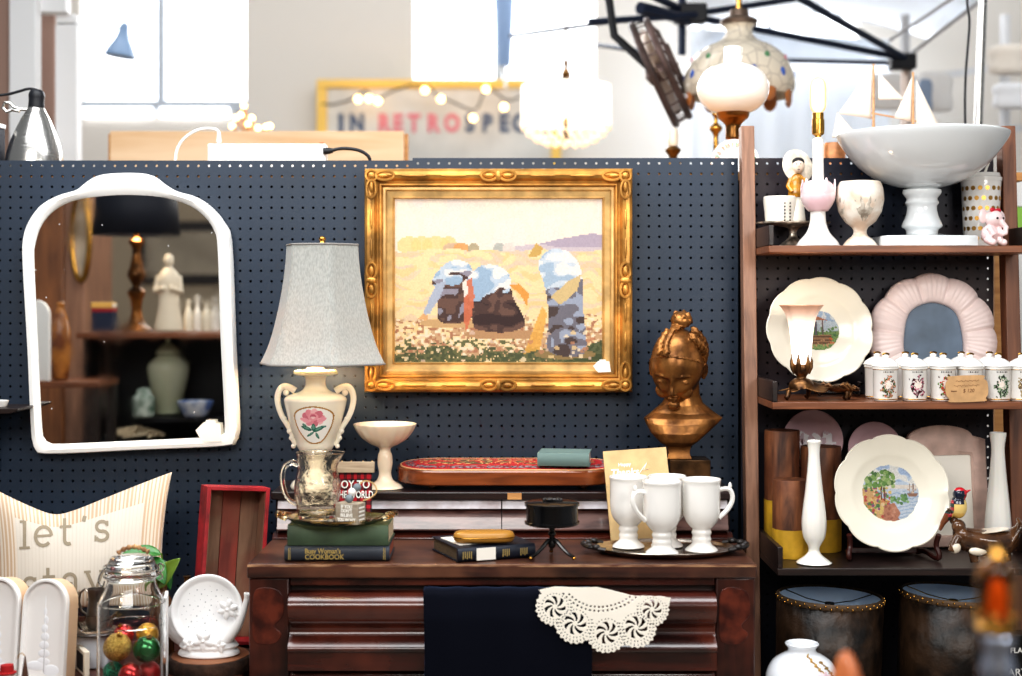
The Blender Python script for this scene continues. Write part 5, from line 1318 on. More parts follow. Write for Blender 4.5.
bo = bird.build('bird_body', None, t, remesh=.0012, smo=3)
me = bo.data; at_ = me.color_attributes.new('Col', 'FLOAT_COLOR', 'POINT')
for i, v in enumerate(me.vertices):
    x, y = 983+v.co.x/s, yb-v.co.z/s; c = (236, 206, 130)
    if y < 499: c = (196, 36, 48)
    if y < 503 and x < 961.5 and y > 489.5: c = (28, 34, 54)
    if x < 951.5 and y > 499: c = (40, 60, 58) if math.sin(y*.9) > -.2 else (170, 50, 60)
    if x < 947 and y > 514: c = (120, 70, 44)
    if y > 512 and x > 951: c = (232, 190, 104)
    at_.data[i].color = (*lin(c), 1)
me.materials.clear(); me.materials.append(VCG)
MB().sph(b3(961.5, 494, -9.6), 1.1*s, 8, 6).build('eye', INK, t)

# ================================================================ bottom shelf
def drum(label, cx, cyy, r, d, tl, zb_):
    """lampshade standing upside up on the bottom shelf, seen from above."""
    s = d/F; zt_ = PZ(cyy, d); loc = Vector((PX(cx, d), d-D, zb_+.0062)); h = zt_-zb_-.0062; t = thing('lampshade', label, 'lampshade', loc, rot=(0, R(tl), 0)); rr_ = r*s
    MB().lathe([(rr_*.97, 0), (rr_*.985, h*.5), (rr_, h-.014)], 80, mod=lambda tt, z: 1+.006*sin(34*tt)+.004*sin(57*tt), cap=False).build('shade_cloth', SHC, t, smooth=180, solid=.0015)
    MB().lathe([(rr_*.985, .0), (rr_*.99, h-.006)], 80, cap=False, M=Matrix.Diagonal((.96, .96, 1, 1))).build('blue_lining', LIN, t, smooth=180)
    m = MB().lathe([(rr_*1.0, h-.015), (rr_*1.02, h-.012), (rr_*1.02, h-.004), (rr_*1.0, h-.001), (rr_*.965, h-.001), (rr_*.965, h-.004)], 80, cap=False); m.build('braid_trim', TRIM, t)
    m = MB()
    for k in range(64):
        a = 2*PI*k/64; m.sph((rr_*1.022*cos(a), rr_*1.022*sin(a), h-.008+.0028*(k % 2*2-1)), (.0024, .0024, .0024), 6, 4)
    m = m.build('trim_beads', BRASS, t); m['kind'] = 'stuff'
    m = MB(); zc = h-.022
    for a in (R(20), R(140), R(260)): m.tube([(0, 0, zc), (rr_*.5*cos(a), rr_*.5*sin(a), zc+.004), (rr_*.96*cos(a), rr_*.96*sin(a), h-.006)], .0013, 6)
    m.lathe([(0, zc-.003), (.011, zc-.003), (.011, zc+.003), (0, zc+.003)], 16); m.build('spider_wire', BRASS if 'right' in label else BLACKM, t)
SHC = mat('dark_brown_pleated_silk', (64, 46, 32), rough=.42, col2=(18, 13, 10), vs=16, bump=1.0, bs=28)
LIN = mat('pale_blue_lining', (214, 234, 255), rough=.6)
TRIM = mat('brown_braid', (84, 64, 44), rough=.7, bump=.6, bs=200)
drum('dark brown lampshade with blue lining, left one on the bottom shelf', 826.5, 594, 52, 3.20, 1.5, Z_S4)
drum('dark brown lampshade with blue lining, right one on the bottom shelf', 948, 591, 52, 3.20, 2.5, Z_S4)
zb_ = Z_S4+.001
loc, s, yb = at(802, 2.92, zb_+.004)
t = thing('floral_vase', 'white porcelain vase with brown floral spray in front of the left lampshade', 'vase', loc)
vp = ipol([(0,yb),(20,yb),(23,yb-3),(27,720),(34,700),(36.5,685),(35,672),(29,661),(19.5,654.5),(15,652),(13.8,648.5),(16.5,644.5),(16.5,643),(15,643),(12.5,648),(14,655),(28,672),(28,700),(0,yb-6)], 4)
MB().lathe([(max(0, r)*s, (yb-y)*s) for r, y in vp], 56).build('vase_body', mat('blue_white_porcelain', (236, 240, 246), rough=.12, coat=.6), t)
cv = Cv(60, 60); X, Y = cv.X, cv.Y; cv.m[:] = False
def bl(cx, cy, rx, ry, c, rot=0):
    k = cv.ell(cx, cy, rx, ry, c, rot); cv.m |= k
for k in range(9): bl(.25+.03*k, .12+.05*k, .10-.006*k, .03, (150, 112, 60) if k % 2 else (190, 156, 92), .5 if k % 2 else -.5)
for k in range(7): bl(.62+.03*k, .28+.07*k, .09, .03, (140, 110, 60), .9 if k % 2 else -.1)
for k in range(10):
    a = k*2*PI/10; bl(.52+.15*cos(a), .72+.15*sin(a), .09, .05, (246, 226, 232) if k % 2 else (226, 196, 206), a)
bl(.52, .72, .08, .08, (196, 130, 150))
ay = np.array([y for r, y in vp][:40]); ar = np.array([r for r, y in vp][:40]); oo = np.argsort(ay)
def vf(u, v):
    y = 648+34*v; r = np.interp(y, ay[oo], ar[oo])+.25; th = -PI/2+lerp(-.15, 1.1, u)
    return (r*s*cos(th), r*s*sin(th), (yb-y)*s)
patch('floral_spray', cv, vf, VCG, t)

# small dark packages at the far right of the bottom shelf
loc, s, yb = at(1009, 3.055, Z_S4)
t = thing('dark_box', 'black cardboard box with white lettering at far right of the bottom shelf', 'box', loc)
MB().box2((-.028, -.03, 0), (.068, .02, .245)).build('box', BLACK, t, bevel=.001)
text('lettering', 'FLAIR', .016, t, WINK, (.012, -.0306, .212)); text('lettering', 'ART', .022, t, WINK, (.008, -.0306, .165)); text('lettering', 'HOME', .02, t, WINK, (.01, -.0306, .14))
# ================================================================ pillow with lettering
d = 3.17; s = d/F
PM = mat('pillow_back', (226, 204, 178), rough=.9)
C00, C10, C11, C01 = (-12, 484), (172, 472), (163, 612), (-6, 632)     # TL TR BR BL in photo px
loc = Vector((PX(80, d), d-D, Z_TAB))
pl = thing('throw_pillow', 'cream pillow with beige striped border reading let\'s stay, at lower left', 'pillow', loc)
d_pil = d; loc_pil = loc.copy()
def pilpx(p): dd = d_pil+p[1]; return (p[0]+loc_pil.x)*F/dd+511, HY+(ZC-Z_TAB-p[2])*F/dd
def pil(u, v, side=-1):
    """front (side -1) or back surface; u right, v down, both 0..1"""
    x = lerp(lerp(C00[0], C10[0], u), lerp(C01[0], C11[0], u), v); y = lerp(lerp(C00[1], C10[1], u), lerp(C01[1], C11[1], u), v)
    ka, kb = (max(u, 0)/.37)**.85, (max(1-u, 0)/.63)**1.05; kd = -math.log(math.exp(-9*ka)+math.exp(-9*kb))/9+.055*(1-abs(2*u-1))
    y += 36*max(0, kd)*max(0, 1-v)**2.2 - 14*(4*u*(1-u))*v**3
    x += -5*(4*v*(1-v))*(u**3)+5*(4*v*(1-v))*((1-u)**3)
    th = (max(0, 16*u*(1-u)*v*(1-v)))**.42*.052
    th += .003*sin(u*9+v*5)*min(1, 8*u*(1-u))*min(1, 8*v*(1-v))
    lean = .07*(v-1)*-1
    dd = d_pil+side*th+lean; return ((x-511)*dd/F-loc_pil.x, side*th+lean, ZC-(y-HY)*dd/F-Z_TAB)
cv = Cv(220, 160, (222, 214, 202)); X, Y = cv.X, cv.Y
bx_, bt = .13, .17
bord = (X < bx_) | (X > 1-bx_) | (Y < bt) | (Y > 1-bt)
strp = np.where((Y < bt) | (Y > 1-bt), X*46, X*46) % 1 < .5
cv.put(bord & strp, (204, 176, 148)); cv.put(bord & ~strp, (226, 214, 198)); 
cv.put(~bord & ((X*46) % 1 < .3), (217, 208, 195))
patch('pillow_front', cv, lambda u, v: pil(u, v, -1), vmat('painted_linen', .9, bump=.15, bs=400), pl)
m = MB().grid(lambda u, v: pil(u, v, 1), 60, 44); m.build('pillow_back', PM, pl, smooth=180)
def pxuv(x, y):                                                         # photo px -> surface parameters (short search)
    u, v = (x+9)/178, (y-490)/135
    for _ in range(25):
        p = pilpx(pil(u, v)); ex = p[0]-x; ey = p[1]-y
        u -= ex/180*.8; v -= ey/140*.7
    return u, v
def ribbon(mb, pts, w):
    """flat stroke of width w (px) following pts (px), laid on the pillow front."""
    pts = [Vector((p[0], p[1])) for p in pts]; vs = []
    for i, p in enumerate(pts):
        t_ = (pts[min(i+1, len(pts)-1)]-pts[max(i-1, 0)]).normalized(); n_ = Vector((-t_.y, t_.x))*w/2
        for sg in (-1, 1):
            q_ = p+n_*sg; u, v = pxuv(q_.x, q_.y); a = pil(min(.99, max(.01, u)), min(.99, max(.01, v))); vs.append((a[0], a[1]-.0012, a[2]))
    mb.add(vs, [(2*i, 2*i+1, 2*i+3, 2*i+2) for i in range(len(pts)-1)])
def seg_(a, b, n=4): return [(lerp(a[0], b[0], i/n), lerp(a[1], b[1], i/n)) for i in range(n+1)]
def glyph(ch, ox, oy, h, sl=-.055, w=3.4):
    """slab serif letter; ox,oy = left end of the baseline in photo px, h = x-height px."""
    def T(p): return (ox+p[0]*h, oy-p[1]*h+p[0]*h*sl)
    def arc(cx, cy, rx, ry, a0, a1, n=14): return [(cx+rx*cos(lerp(a0, a1, i/n)), cy+ry*sin(lerp(a0, a1, i/n))) for i in range(n+1)]
    S_ = {
     'l': [[seg_((.3, 0), (.3, 1.45)), 1], [seg_((.05, 1.42), (.3, 1.42)), .7], [seg_((.02, .03), (.58, .03)), .7]],
     'e': [[arc(.48, .5, .40, .47, R(0), R(315)), 1], [seg_((.1, .52), (.88, .52)), .7]],
     't': [[seg_((.3, 1.4), (.3, .25))+arc(.52, .24, .22, .2, PI, R(300), 6), 1], [seg_((.04, .96), (.66, .96)), .75]],
     "'": [[seg_((.18, 1.5), (.10, 1.18)), 1.15]],
     's': [[arc(.40, .72, .27, .25, R(20), R(265), 10)+arc(.40, .25, .30, .24, R(80), R(-165), 10), .95], [seg_((.68, .98), (.68, .72)), .6], [seg_((.08, .28), (.08, .0)), .6]],
     'a': [[arc(.42, .68, .28, .28, R(165), R(0), 8)+seg_((.70, .66), (.70, .1))+arc(.82, .1, .12, .09, PI, R(320), 4), 1], [arc(.40, .27, .30, .25, R(60), R(330), 12), .9]],
     'y': [[seg_((.10, .95), (.48, .05)), 1], [seg_((.86, .95), (.38, -.25))+arc(.22, -.24, .16, .14, 0, R(-140), 5), .8], [seg_((-.04, .96), (.28, .96)), .7], [seg_((.68, .96), (.98, .96)), .7]],
    }[ch]
    mb = MB()
    for st, k in S_: ribbon(mb, [T(p) for p in st], w*k)
    o = mb.build('letter', TAPE, pl, smooth=0); return o
for ch, x, y, h in (('l', 19, 548.5, 19), ('e', 34, 546.5, 20), ('t', 59, 545, 19), ("'", 82, 541.5, 17), ('s', 94, 541, 20)): glyph(ch, x, y, h)
for ch, x, y, h in (('s', 22, 597.5, 20), ('t', 42, 596, 20), ('a', 61, 594.5, 21), ('y', 85, 592, 21)): glyph(ch, x, y, h)

# ================================================================ red crate standing on end
d = 3.22; loc = Vector((PX(221.5, d), d-D, Z_TAB+.0075)); s = d/F
cr_ = thing('wooden_crate', 'red rimmed wooden crate standing on end beside the dresser', 'crate', loc, rot=(R(-3), R(4.6), R(24)))
RED = mat('worn_red_paint', (186, 44, 52), rough=.6, col2=(120, 34, 36), vs=16, bump=.2, bs=60)
INS = wood('crate_inside', (158, 124, 100), (108, 80, 64), 'z', 5, .75, 0, (126, 58, 46), bump=.3, k=6)
INR = wood('crate_red_inside', (164, 76, 62), (120, 58, 50), 'z', 6, .7, 0, (150, 96, 76), bump=.3, k=6)
w, h, dp, th = .142, .35, .072, .0085
MB().box2((-w/2, -dp, .0), (-w/2+th, 0, h)).build('side_board', RED, cr_, bevel=.0012)
MB().box2((w/2-th, -dp, .0), (w/2, 0, h)).build('side_board', RED, cr_, bevel=.0012)
MB().box2((-w/2+th, -dp, h-th), (w/2-th, 0, h)).build('end_board', RED, cr_, bevel=.0012)
MB().box2((-w/2+th, -dp, 0), (w/2-th, 0, th)).build('end_board', RED, cr_, bevel=.0012)
bw_ = (w-2*th)/3
for k in range(3): MB().box2((-w/2+th+k*bw_+.0006, -.009, th), (-w/2+th+(k+1)*bw_-.0006, -.001, h-th)).build('back_board', (INS, INR, INS)[k], cr_, bevel=.001)
for sg in (-1, 1): MB().box2((sg*(w/2-th)-(.0016 if sg > 0 else 0), -dp+.004, th+.001), (sg*(w/2-th)+(0 if sg > 0 else .0016), -.0095, h-th-.001)).build('inner_board', INS, cr_)

# ================================================================ wood slice and horn planter
loc, s, yb = at(210, 3.0, Z_TAB); r = 41*s; zs = .03
ws = thing('wood_slice', 'round bark edged wood slice under the white horn planter', 'slice', loc)
md_ = lambda tt, z: 1+.02*sin(3*tt)+.012*sin(9*tt+1)+.008*sin(21*tt)
MB().lathe([(0, 0), (r, 0), (r*1.02, .008), (r*1.02, zs-.005), (r*.985, zs-.001), (r*.9, zs-.001), (0, zs-.001)], 72, mod=md_).build('bark', mat('dark_bark', (66, 44, 32), rough=.9, bump=1, bs=60, col2=(36, 24, 18), vs=30), ws)
MB().lathe([(0, zs-.0008), (r*.93, zs-.0008), (r*.93, zs), (0, zs)], 72, mod=md_).build('cut_face', mat('cut_wood', (150, 98, 66), rough=.6, col2=(110, 66, 44), vs=6), ws)
zh = Z_TAB+zs+.0005
d = 3.0; loc, s, yb = at(209, d, zh)
hp = thing('horn_planter', 'matte white ceramic french horn planter with blossoms on the wood slice', 'planter', loc)
def h3(x, y, yy=0): return ((x-209)*s, yy*s, (yb-y)*s)
m = MB()
def oval(rx, ry_, z): return [(rx*s*cos(t), ry_*s*sin(t), z) for t in np.linspace(0, 2*PI, 40, endpoint=False)]
m.rings([oval(29, 20, 0), oval(31, 21, .002), oval(30, 20, (yb-650)*s), oval(27, 17, (yb-648)*s), oval(30, 19, (yb-645)*s), oval(26, 16, (yb-640)*s), oval(14, 10, (yb-634)*s)], cap=True)
DM = Matrix.Translation(h3(207.5, 610)) @ Matrix.Rotation(R(90-9), 4, 'X') @ Matrix.Rotation(R(6), 4, 'Y')
m.lathe([(r_*s, z_*s) for r_, z_ in ipol([(0,-16),(14,-15),(24,-9),(31,1),(35,6),(35.5,8),(34,9),(31,7.5),(28.5,4.5),(27,4),(14,2.6),(0,2)], 3)], 72, M=DM)
m.tube([h3(*p) for p in ipol([(184,606,10),(176,617,12),(176,630,10),(186,637,6),(205,640,0),(224,638,-6),(236,628,-9),(244,613,-10),(249,595,-10)], 5)], [x*s for x in np.interp(np.linspace(0, 1, 41), [0,.15,.35,.5,.7,.88,1], [10,13,12,9,6,3.5,2.6])], 16)
m.lathe([(0, 0), (2.6*s, 0), (4.2*s, 4*s), (4.9*s, 6*s), (3.4*s, 6*s), (0, 5*s)], 16, M=Matrix.Translation(h3(248.8, 597, -10)) @ Matrix.Rotation(R(14), 4, 'Y'))
def blossom(cx, cy, yy, r_, n, a0):
    for k in range(n):
        a = a0+k*2*PI/n; m.sph((0, 0, 0), (r_*.62*s, r_*.3*s, r_*.36*s), 10, 8, Matrix.Translation(h3(cx+r_*.6*cos(a), cy-r_*.6*sin(a), yy)) @ Matrix.Rotation(-a, 4, 'Y'))
    m.sph(h3(cx, cy, yy-1.5), r_*.22*s, 8, 6)
blossom(230, 607, -11, 9, 6, .3); blossom(207, 637, -17, 9, 5, .9); blossom(222, 642, -16, 6.5, 5, .2); blossom(192, 641, -16, 6, 5, 1.2); blossom(240, 612, -10, 5, 5, .5)
hp_ = m.build('horn', MATTE, hp, remesh=.0014, smo=2)
for k in range(46):
    a = rng.uniform(0, 2*PI); q_ = 25*math.sqrt(rng.uniform(0, 1)); 
    x, z = 208+q_*cos(a), 609-q_*sin(a)
    if x > 222 and z > 598: continue
    if q_ > 25: continue
m = MB()
for k in range(60):
    a = k*2.399; q_ = 25*math.sqrt((k+.5)/60)
    if cos(a)*q_ > 10 and sin(a)*q_ < 8: continue
    m.sph(tuple(DM @ Vector((q_*s*cos(a), q_*s*sin(a), (2.1+.0026*q_*q_)*s+.0003))), (.35+.25*(k % 3 == 0))*s, 6, 4)
m = m.build('speckles', mat('grey_speckle', (130, 132, 140), rough=.6), hp); m['kind'] = 'stuff'

# ================================================================ glass jar with baubles
d = 2.83; loc, s, yb = at(131.5, d, Z_TAB)
jr = thing('glass_jar', 'large clear clip top glass jar holding christmas baubles', 'jar', loc)
MB().lathe(prof([(0,yb),(29,yb),(32.5,yb-3),(33.5,yb-8),(33.5,610),(32,601),(27.5,591),(24.5,584),(24,579),(26,576.5),(26,573),(24.5,572),(23,572),(23,583),(26,592),(30.5,602),(32,611),(32,yb-9),(30,yb-5),(0,yb-3.5)], yb, s, 4), 80).build('jar_body', GLASS, jr)
MB().lathe(prof([(0,570.5),(24,570.5),(26,569.5),(26,567),(24,565),(22,560),(20.5,557.5),(17,556),(0,555.2)], yb, s, 3), 64).build('jar_lid', GLASS, jr)
m = MB(); m.tube([(26.8*s*cos(t), 26.8*s*sin(t), (yb-575)*s) for t in np.linspace(0, 2*PI, 48, endpoint=False)], .9*s, 6, closed=True); m.build('wire_collar', STEEL, jr)
m = MB(); m.tube([(27*s*cos(t), 27*s*sin(t), (yb-567.5-1.5*cos(t))*s) for t in np.linspace(0, 2*PI, 48, endpoint=False)], .8*s, 6, closed=True); m.build('wire_bail', STEEL, jr)
MB().tube([(x*s, -3*s, (yb-y)*s) for x, y in ipol([(27,573),(31,570),(33,566),(30,563),(27,565),(28,570),(32,576),(28,579)], 3)], .9*s, 6).build('clip', STEEL, jr)
MB().tube([(x*s, -3*s, (yb-y)*s) for x, y in ipol([(-27,569),(-31,575),(-32,582),(-28,586),(-26,580)], 3)], .9*s, 6).build('hinge', STEEL, jr)
m = MB(); m.tube([(32.2*s*cos(t), 32.2*s*sin(t), (yb-623)*s) for t in np.linspace(0, 2*PI, 60, endpoint=False)], .5*s, 6, closed=True); m.build('fill_ring', GLASS, jr)
tw = thing('twig_handle', 'short knotted tan twig lying on the lid of the glass jar', 'twig', loc+Vector((0, 0, (yb-555)*s)))
MB().tube([(x*s, (y2)*s, z*s+.002) for x, y2, z in ipol([(-14,0,.6),(-9,1,4),(-3,0,6.5),(3,1,7),(8,0,6.3),(13,1,4),(17,0,2)], 4)], [(2.2+.8*sin(k*1.7))*s for k in range(25)], 10).build('twig', wood('twig_bark', (214, 170, 120), (110, 66, 40), 'x', 20, .7, 0, k=2), tw)
def glit(name, c1, c2):
    if name in MATS: return MATS[name]
    m = mat(name, c1, rough=.3, metal=.85, col2=c2, vs=260, bump=1, bs=420); return m
BMAT = {'red': mat('red_bauble', (200, 26, 26), rough=.16, metal=.6, coat=.6), 'green': mat('green_bauble', (18, 116, 50), rough=.18, metal=.6, coat=.6), 'gold glitter': glit('gold_glitter', (246, 210, 120), (190, 146, 70)), 'yellow': mat('matte_gold_bauble', (226, 168, 62), rough=.4, metal=.5), 'teal glitter': glit('teal_glitter', (60, 190, 150), (6, 70, 56)), 'matte red': mat('satin_red_bauble', (172, 22, 22), rough=.35, metal=.4)}
def bauble(label, px, py, r, d, c, cap=True, grp='baubles in the glass jar', z=None):
    s = d/F; rr_ = r*s; zc = PZ(py, d) if z is None else z
    t = thing('bauble', label, 'bauble', Vector((PX(px, d), d-D, zc)), group=grp, rot=(R(20), R(15 if px % 2 else -18), 0))
    MB().sph((0, 0, 0), rr_, 32, 20).build('ball', BMAT[c], t)
    if cap: MB().lathe([(0, rr_*.97), (rr_*.2, rr_*.96), (rr_*.2, rr_*1.18), (0, rr_*1.2)], 14).build('metal_cap', BRASS, t)
    return t
bauble('gold glitter bauble at left inside the glass jar', 117.5, 647, 14, 2.82, 'gold glitter')
bauble('shiny green bauble at right inside the glass jar', 146.5, 649, 13.4, 2.817, 'green')
bauble('red bauble at the back of the jar above the gold glitter one', 124, 635, 11, 2.862, 'red')
bauble('matte gold bauble behind the green one in the jar', 147.5, 634, 11.2, 2.85, 'yellow', False)
bauble('teal glitter bauble low at the left side of the jar', 113, 671.5, 10.2, 2.83, 'teal glitter', False)
bauble('red bauble low in the middle of the jar', 130.5, 675, 12.2, 2.80, 'red', False)
bauble('satin red bauble low at the right of the jar', 149, 672, 11.2, 2.836, 'matte red', False)
bauble('red bauble on the table in front of the arched white moulds', 49, 675, 13.5, 2.70, 'red', True, 'loose baubles', Z_TAB+13.5*2.70/F+.0003)

# ================================================================ arched white moulds
def mould(label, px, d, rz, first=None):
    loc = Vector((PX(px, d), d-D, Z_TAB))
    if first: return dup(first, loc, rz, label)
    t = thing('cookie_mould', label, 'mould', loc, group='arched white moulds', rot=(R(-7), 0, rz))
    s = 2.88/F; hw, h = 24*s, 103*s
    ol = [(-hw*1.02, 0), (hw*1.02, 0)]+[(hw*cos(a)*1.0, h-hw*1.0+hw*sin(a)*1.0) for a in np.linspace(0, PI, 22)]
    O = ray_out(ol, 120, (0, h*.45)); I = [(p[0]*.86, h*.45+(p[1]-h*.45)*.935) for p in O]
    def L_(k, y): return [(lerp(a[0], b[0], k), y, lerp(a[1], b[1], k)) for a, b in zip(O, I)]
    MB().rings([[(p[0], .012, p[1]) for p in O], L_(0, .003), L_(.2, -.001), L_(.7, -.001), L_(.9, .003), L_(1, .009)], cap=True).build('mould_face', MOULD, t, smooth=35)
    MB().rings([[(p[0]*.97, .055, p[1]*.985+.001) for p in O], [(p[0]*.985, .0122, p[1]*.99+.001) for p in O]], cap=True).build('mould_back', mat('tan_clay', (222, 192, 160), rough=.7), t, smooth=35)
    m = MB()
    for k in range(7): 
        z = h*(.2+.08*k); wv = hw*(.55-.07*k); m.sph((.002*sin(k*3), .0095, z), (wv*.6, .0012, h*.045), 14, 8)
    m.tube([(hw*.05, .0095, h*.1), (0, .0092, h*.5), (-hw*.05, .0095, h*.83)], [.0018, .0012, .0006], 8)
    m.sph((-hw*.3, .0095, h*.16), (hw*.5, .0016, h*.05), 14, 8); m.sph((hw*.35, .0095, h*.12), (hw*.4, .0016, h*.06), 14, 8)
    m.build('tree_relief', mat('white_relief_glaze', (238, 240, 244), rough=.4), t, smooth=180)
    return t
MOULD = mat('mould_ceramic', (240, 238, 236), rough=.35, coat=.2)
m0 = mould('arched white mould with tree relief, the one fully in view', 40, 2.885, R(-9))
m1_ = mould('arched white mould cut off by the left edge of the photo', -8, 2.90, R(-9), m0)
m1_.rotation_euler = m0.rotation_euler

# little wooden tree and snowman in front
loc = Vector((PX(25, 2.71), 2.71-D, Z_TAB)); s = 2.71/F; zt_ = PZ(656, 2.71)-Z_TAB
t = thing('wooden_tree', 'small dark wooden christmas tree cut-out in front of the moulds', 'ornament', loc)
MB().prism([(-.014, .016), (.014, .016), (.0135, .02), (.010, .030), (.0115, .031), (.007, .043), (.008, .044), (0, max(.06, zt_)), (-.008, .044), (-.007, .043), (-.0115, .031), (-.010, .030), (-.0135, .02)], -.004, .004).build('tree_shape', wood('dark_tree_wood', (110, 76, 60), (70, 46, 38), 'z', 12, .7, 0), t, smooth=0, bevel=.0006)
MB().box2((-.003, -.003, .004), (.003, .003, .016)).build('trunk', MATS['twig_bark'], t); MB().box2((-.014, -.007, 0), (.014, .007, .004)).build('base', MATS['dark_tree_wood'], t)
MB().tube([(0, 0, zt_), (-.006, .0, zt_+.006), (-.012, .002, zt_+.002), (-.016, .003, zt_-.006)], .0009, 6).build('jute_loop', MATS['jute'], t)
loc = Vector((PX(7, 2.74), 2.74-D, Z_TAB)); 
t = thing('snowman_figure', 'small white snowman ornament with black buttons and red hat at left edge', 'figurine', loc)
m = MB().sph((0, 0, .021), (.02, .017, .021)); m.sph((0, 0, .05), (.015, .014, .015)); m.build('snowman_body', MATTE, t, remesh=.0012, smo=2)
for z, y in ((.046, -.0142), (.031, -.0155), (.020, -.0172)): MB().sph((.003, y, z), .0022, 8, 6).build('button', INK, t)
MB().lathe([(.0175, .0585), (.018, .061), (.0135, .0625), (.012, .075), (0, .0755)], 24).build('red_hat', mat('red_felt', (170, 30, 34), rough=.9), t)
MB().tube([(.013*cos(a), .0125*sin(a), .0385+.001*sin(3*a)) for a in np.linspace(0, 2*PI, 20, endpoint=False)], .0028, 8, closed=True).build('red_scarf', MATS['red_felt'], t)

# stacked behind the jar: box, saucer, glass dish, pewter creamer
d = 3.02; loc, s, yb = at(92, d, Z_TAB)
t = thing('paper_box', 'small white box under the glass dish, left of the jar', 'box', loc)
hb = PZ(634, d)-Z_TAB
MB().box2((-.03, -.026, 0), (.034, .03, hb)).build('box', mat('pale_box', (214, 218, 226), rough=.7, bump=.3, bs=60), t, bevel=.003)
z1 = Z_TAB+hb+.0006
loc, s, yb = at(94, d, z1)
t = thing('glass_dish', 'pressed glass dish on a dark saucer holding the pewter creamer', 'dish', loc)
MB().lathe([(0,0),(.03,0),(.045,.004),(.052,.007),(.05,.009),(.03,.004),(0,.004)], 48).build('saucer', mat('dark_saucer', (70, 60, 54), rough=.3, coat=.4), t)
MB().lathe([(0,.006),(.026,.006),(.034,.02),(.0425,.046),(.041,.0465),(.031,.021),(.022,.011),(0,.011)], 48, mod=lambda tt, z: 1+.03*abs(sin(9*tt))).build('dish_bowl', CUTG, t)
loc = loc+Vector((.004, 0, .0116)); 
t = thing('pewter_creamer', 'small pewter creamer with loop handle standing in the glass dish', 'creamer', loc)
k = d/F; yb = HY+(ZC-loc.z)*F/d
MB().lathe([(0,0),(.017,0),(.020,.006),(.021,.018),(.0175,(yb-606)*k),(.015,(yb-600)*k),(.0165,(yb-591)*k),(.018,(yb-588.5)*k),(.0168,(yb-588.5)*k),(.0135,(yb-600)*k),(.0185,.02),(0,.004)], 40, mod=lambda tt, z: 1+.22*max(0, cos(tt))**8*max(0, (z-.035)/.02)).build('creamer_body', PEWTER, t)
MB().tube([(-.0155, 0, (yb-592)*k), (-.024, 0, (yb-589)*k), (-.0335, 0, (yb-593)*k), (-.036, 0, (yb-602)*k), (-.030, 0, (yb-611)*k), (-.0195, 0, (yb-615)*k)], .0026, 8).build('creamer_handle', PEWTER, t)
loc = Vector((PX(83, 2.965), 2.965-D, Z_TAB))
t = thing('cream_picture', 'small cream edged framed picture propped behind the white mould', 'frame', loc, R(-60))
MB().box2((-.035, -.006, 0), (.035, .006, .052)).build('frame_border', mat('cream_edge', (232, 222, 204), rough=.5), t, bevel=.002); MB().box2((-.026, -.0068, .008), (.026, -.006, .044)).build('frame_picture', INK, t)
# white panel between jar and horn
loc = Vector((PX(166, 2.93), 2.93-D, Z_TAB)); 
t = thing('white_card', 'narrow white card edge standing between the jar and the horn planter', 'card', loc, R(101))
MB().box2((-.035, -.0035, 0), (.035, .0035, PZ(594, 2.93)-Z_TAB)).build('card', MATTE, t, bevel=.0015)
# plant in a small brown bottle
d = 3.07; loc, s, yb = at(163, d, Z_TAB)
t = thing('potted_vine', 'green leafy vine cutting in a small bottle behind the jar', 'plant', loc)
MB().lathe(prof([(0,yb),(10,yb),(11,yb-3),(11,610),(9,600),(4.5,592),(4,582),(5,580),(3.6,580),(3,590),(9,612),(9,yb-4),(0,yb-3)], yb, s, 3), 32).build('bottle', mat('brown_glass', (92, 62, 40), rough=.08, coat=.5), t)
LEAF = mat('pothos_leaf', (46, 122, 40), rough=.3, coat=.3, col2=(24, 84, 30), vs=24)
LEAF2 = mat('olive_leaf', (112, 136, 48), rough=.35, coat=.2, col2=(80, 104, 36), vs=24)
def leaf3(a, b, w, up, mt, curl=.25):
    a, b = Vector(a), Vector(b); ax = b-a; L_ = ax.length; ax.normalize(); sd = ax.cross(Vector(up)).normalized(); nn_ = sd.cross(ax)
    def f(u, v):
        ww = w*(sin(PI*v**.75))**.8*(1 if v < 1 else 0); q_ = (u-.5)*2
        return tuple(a+ax*L_*v+sd*ww*q_+nn_*(abs(q_)*ww*.35-curl*L_*(v-.4)**2))
    return MB().grid(f, 8, 16).build('leaf', mt, t, smooth=180, solid=.0006)
def l3(x, y, yy=0): return ((x-163)*s, yy*s, (yb-y)*s)
leaf3(l3(162, 553, -2), l3(126, 549, -14), 8.5*s, (0, -.6, 1), LEAF); leaf3(l3(151, 556, -4), l3(169, 580, -16), 9*s, (.3, -.9, .5), LEAF)
leaf3(l3(157, 586, -4), l3(181, 556, -12), 10*s, (-.5, -1, .2), LEAF2); leaf3(l3(160, 560, 6), l3(171, 590, 2), 6*s, (.6, -.8, .2), LEAF); leaf3(l3(158, 572, 0), l3(150, 592, -8), 6*s, (-.4, -.9, .2), LEAF2)
for e in ((162, 553, -2), (151, 556, -4), (157, 586, -4), (160, 560, 6), (158, 572, 0)): MB().tube([l3(163, 581, 0), l3(lerp(163, e[0], .5)+1, lerp(581, e[1], .5), e[2]*.3), l3(*e)], .9*s, 6).build('stem', LEAF2, t)
loc, s, yb = at(187, 3.10, Z_TAB)
t = thing('brass_candlestick', 'small brass candlestick behind the jar next to the vine', 'candlestick', loc)
MB().lathe(prof([(0,yb),(11,yb),(11,yb-3),(4,yb-9),(3,630),(5,622),(3,614),(2.6,596),(4.5,590),(3,585),(3,578),(4,576),(0,576)], yb, s, 3), 24).build('candlestick', OLDBRASS, t)

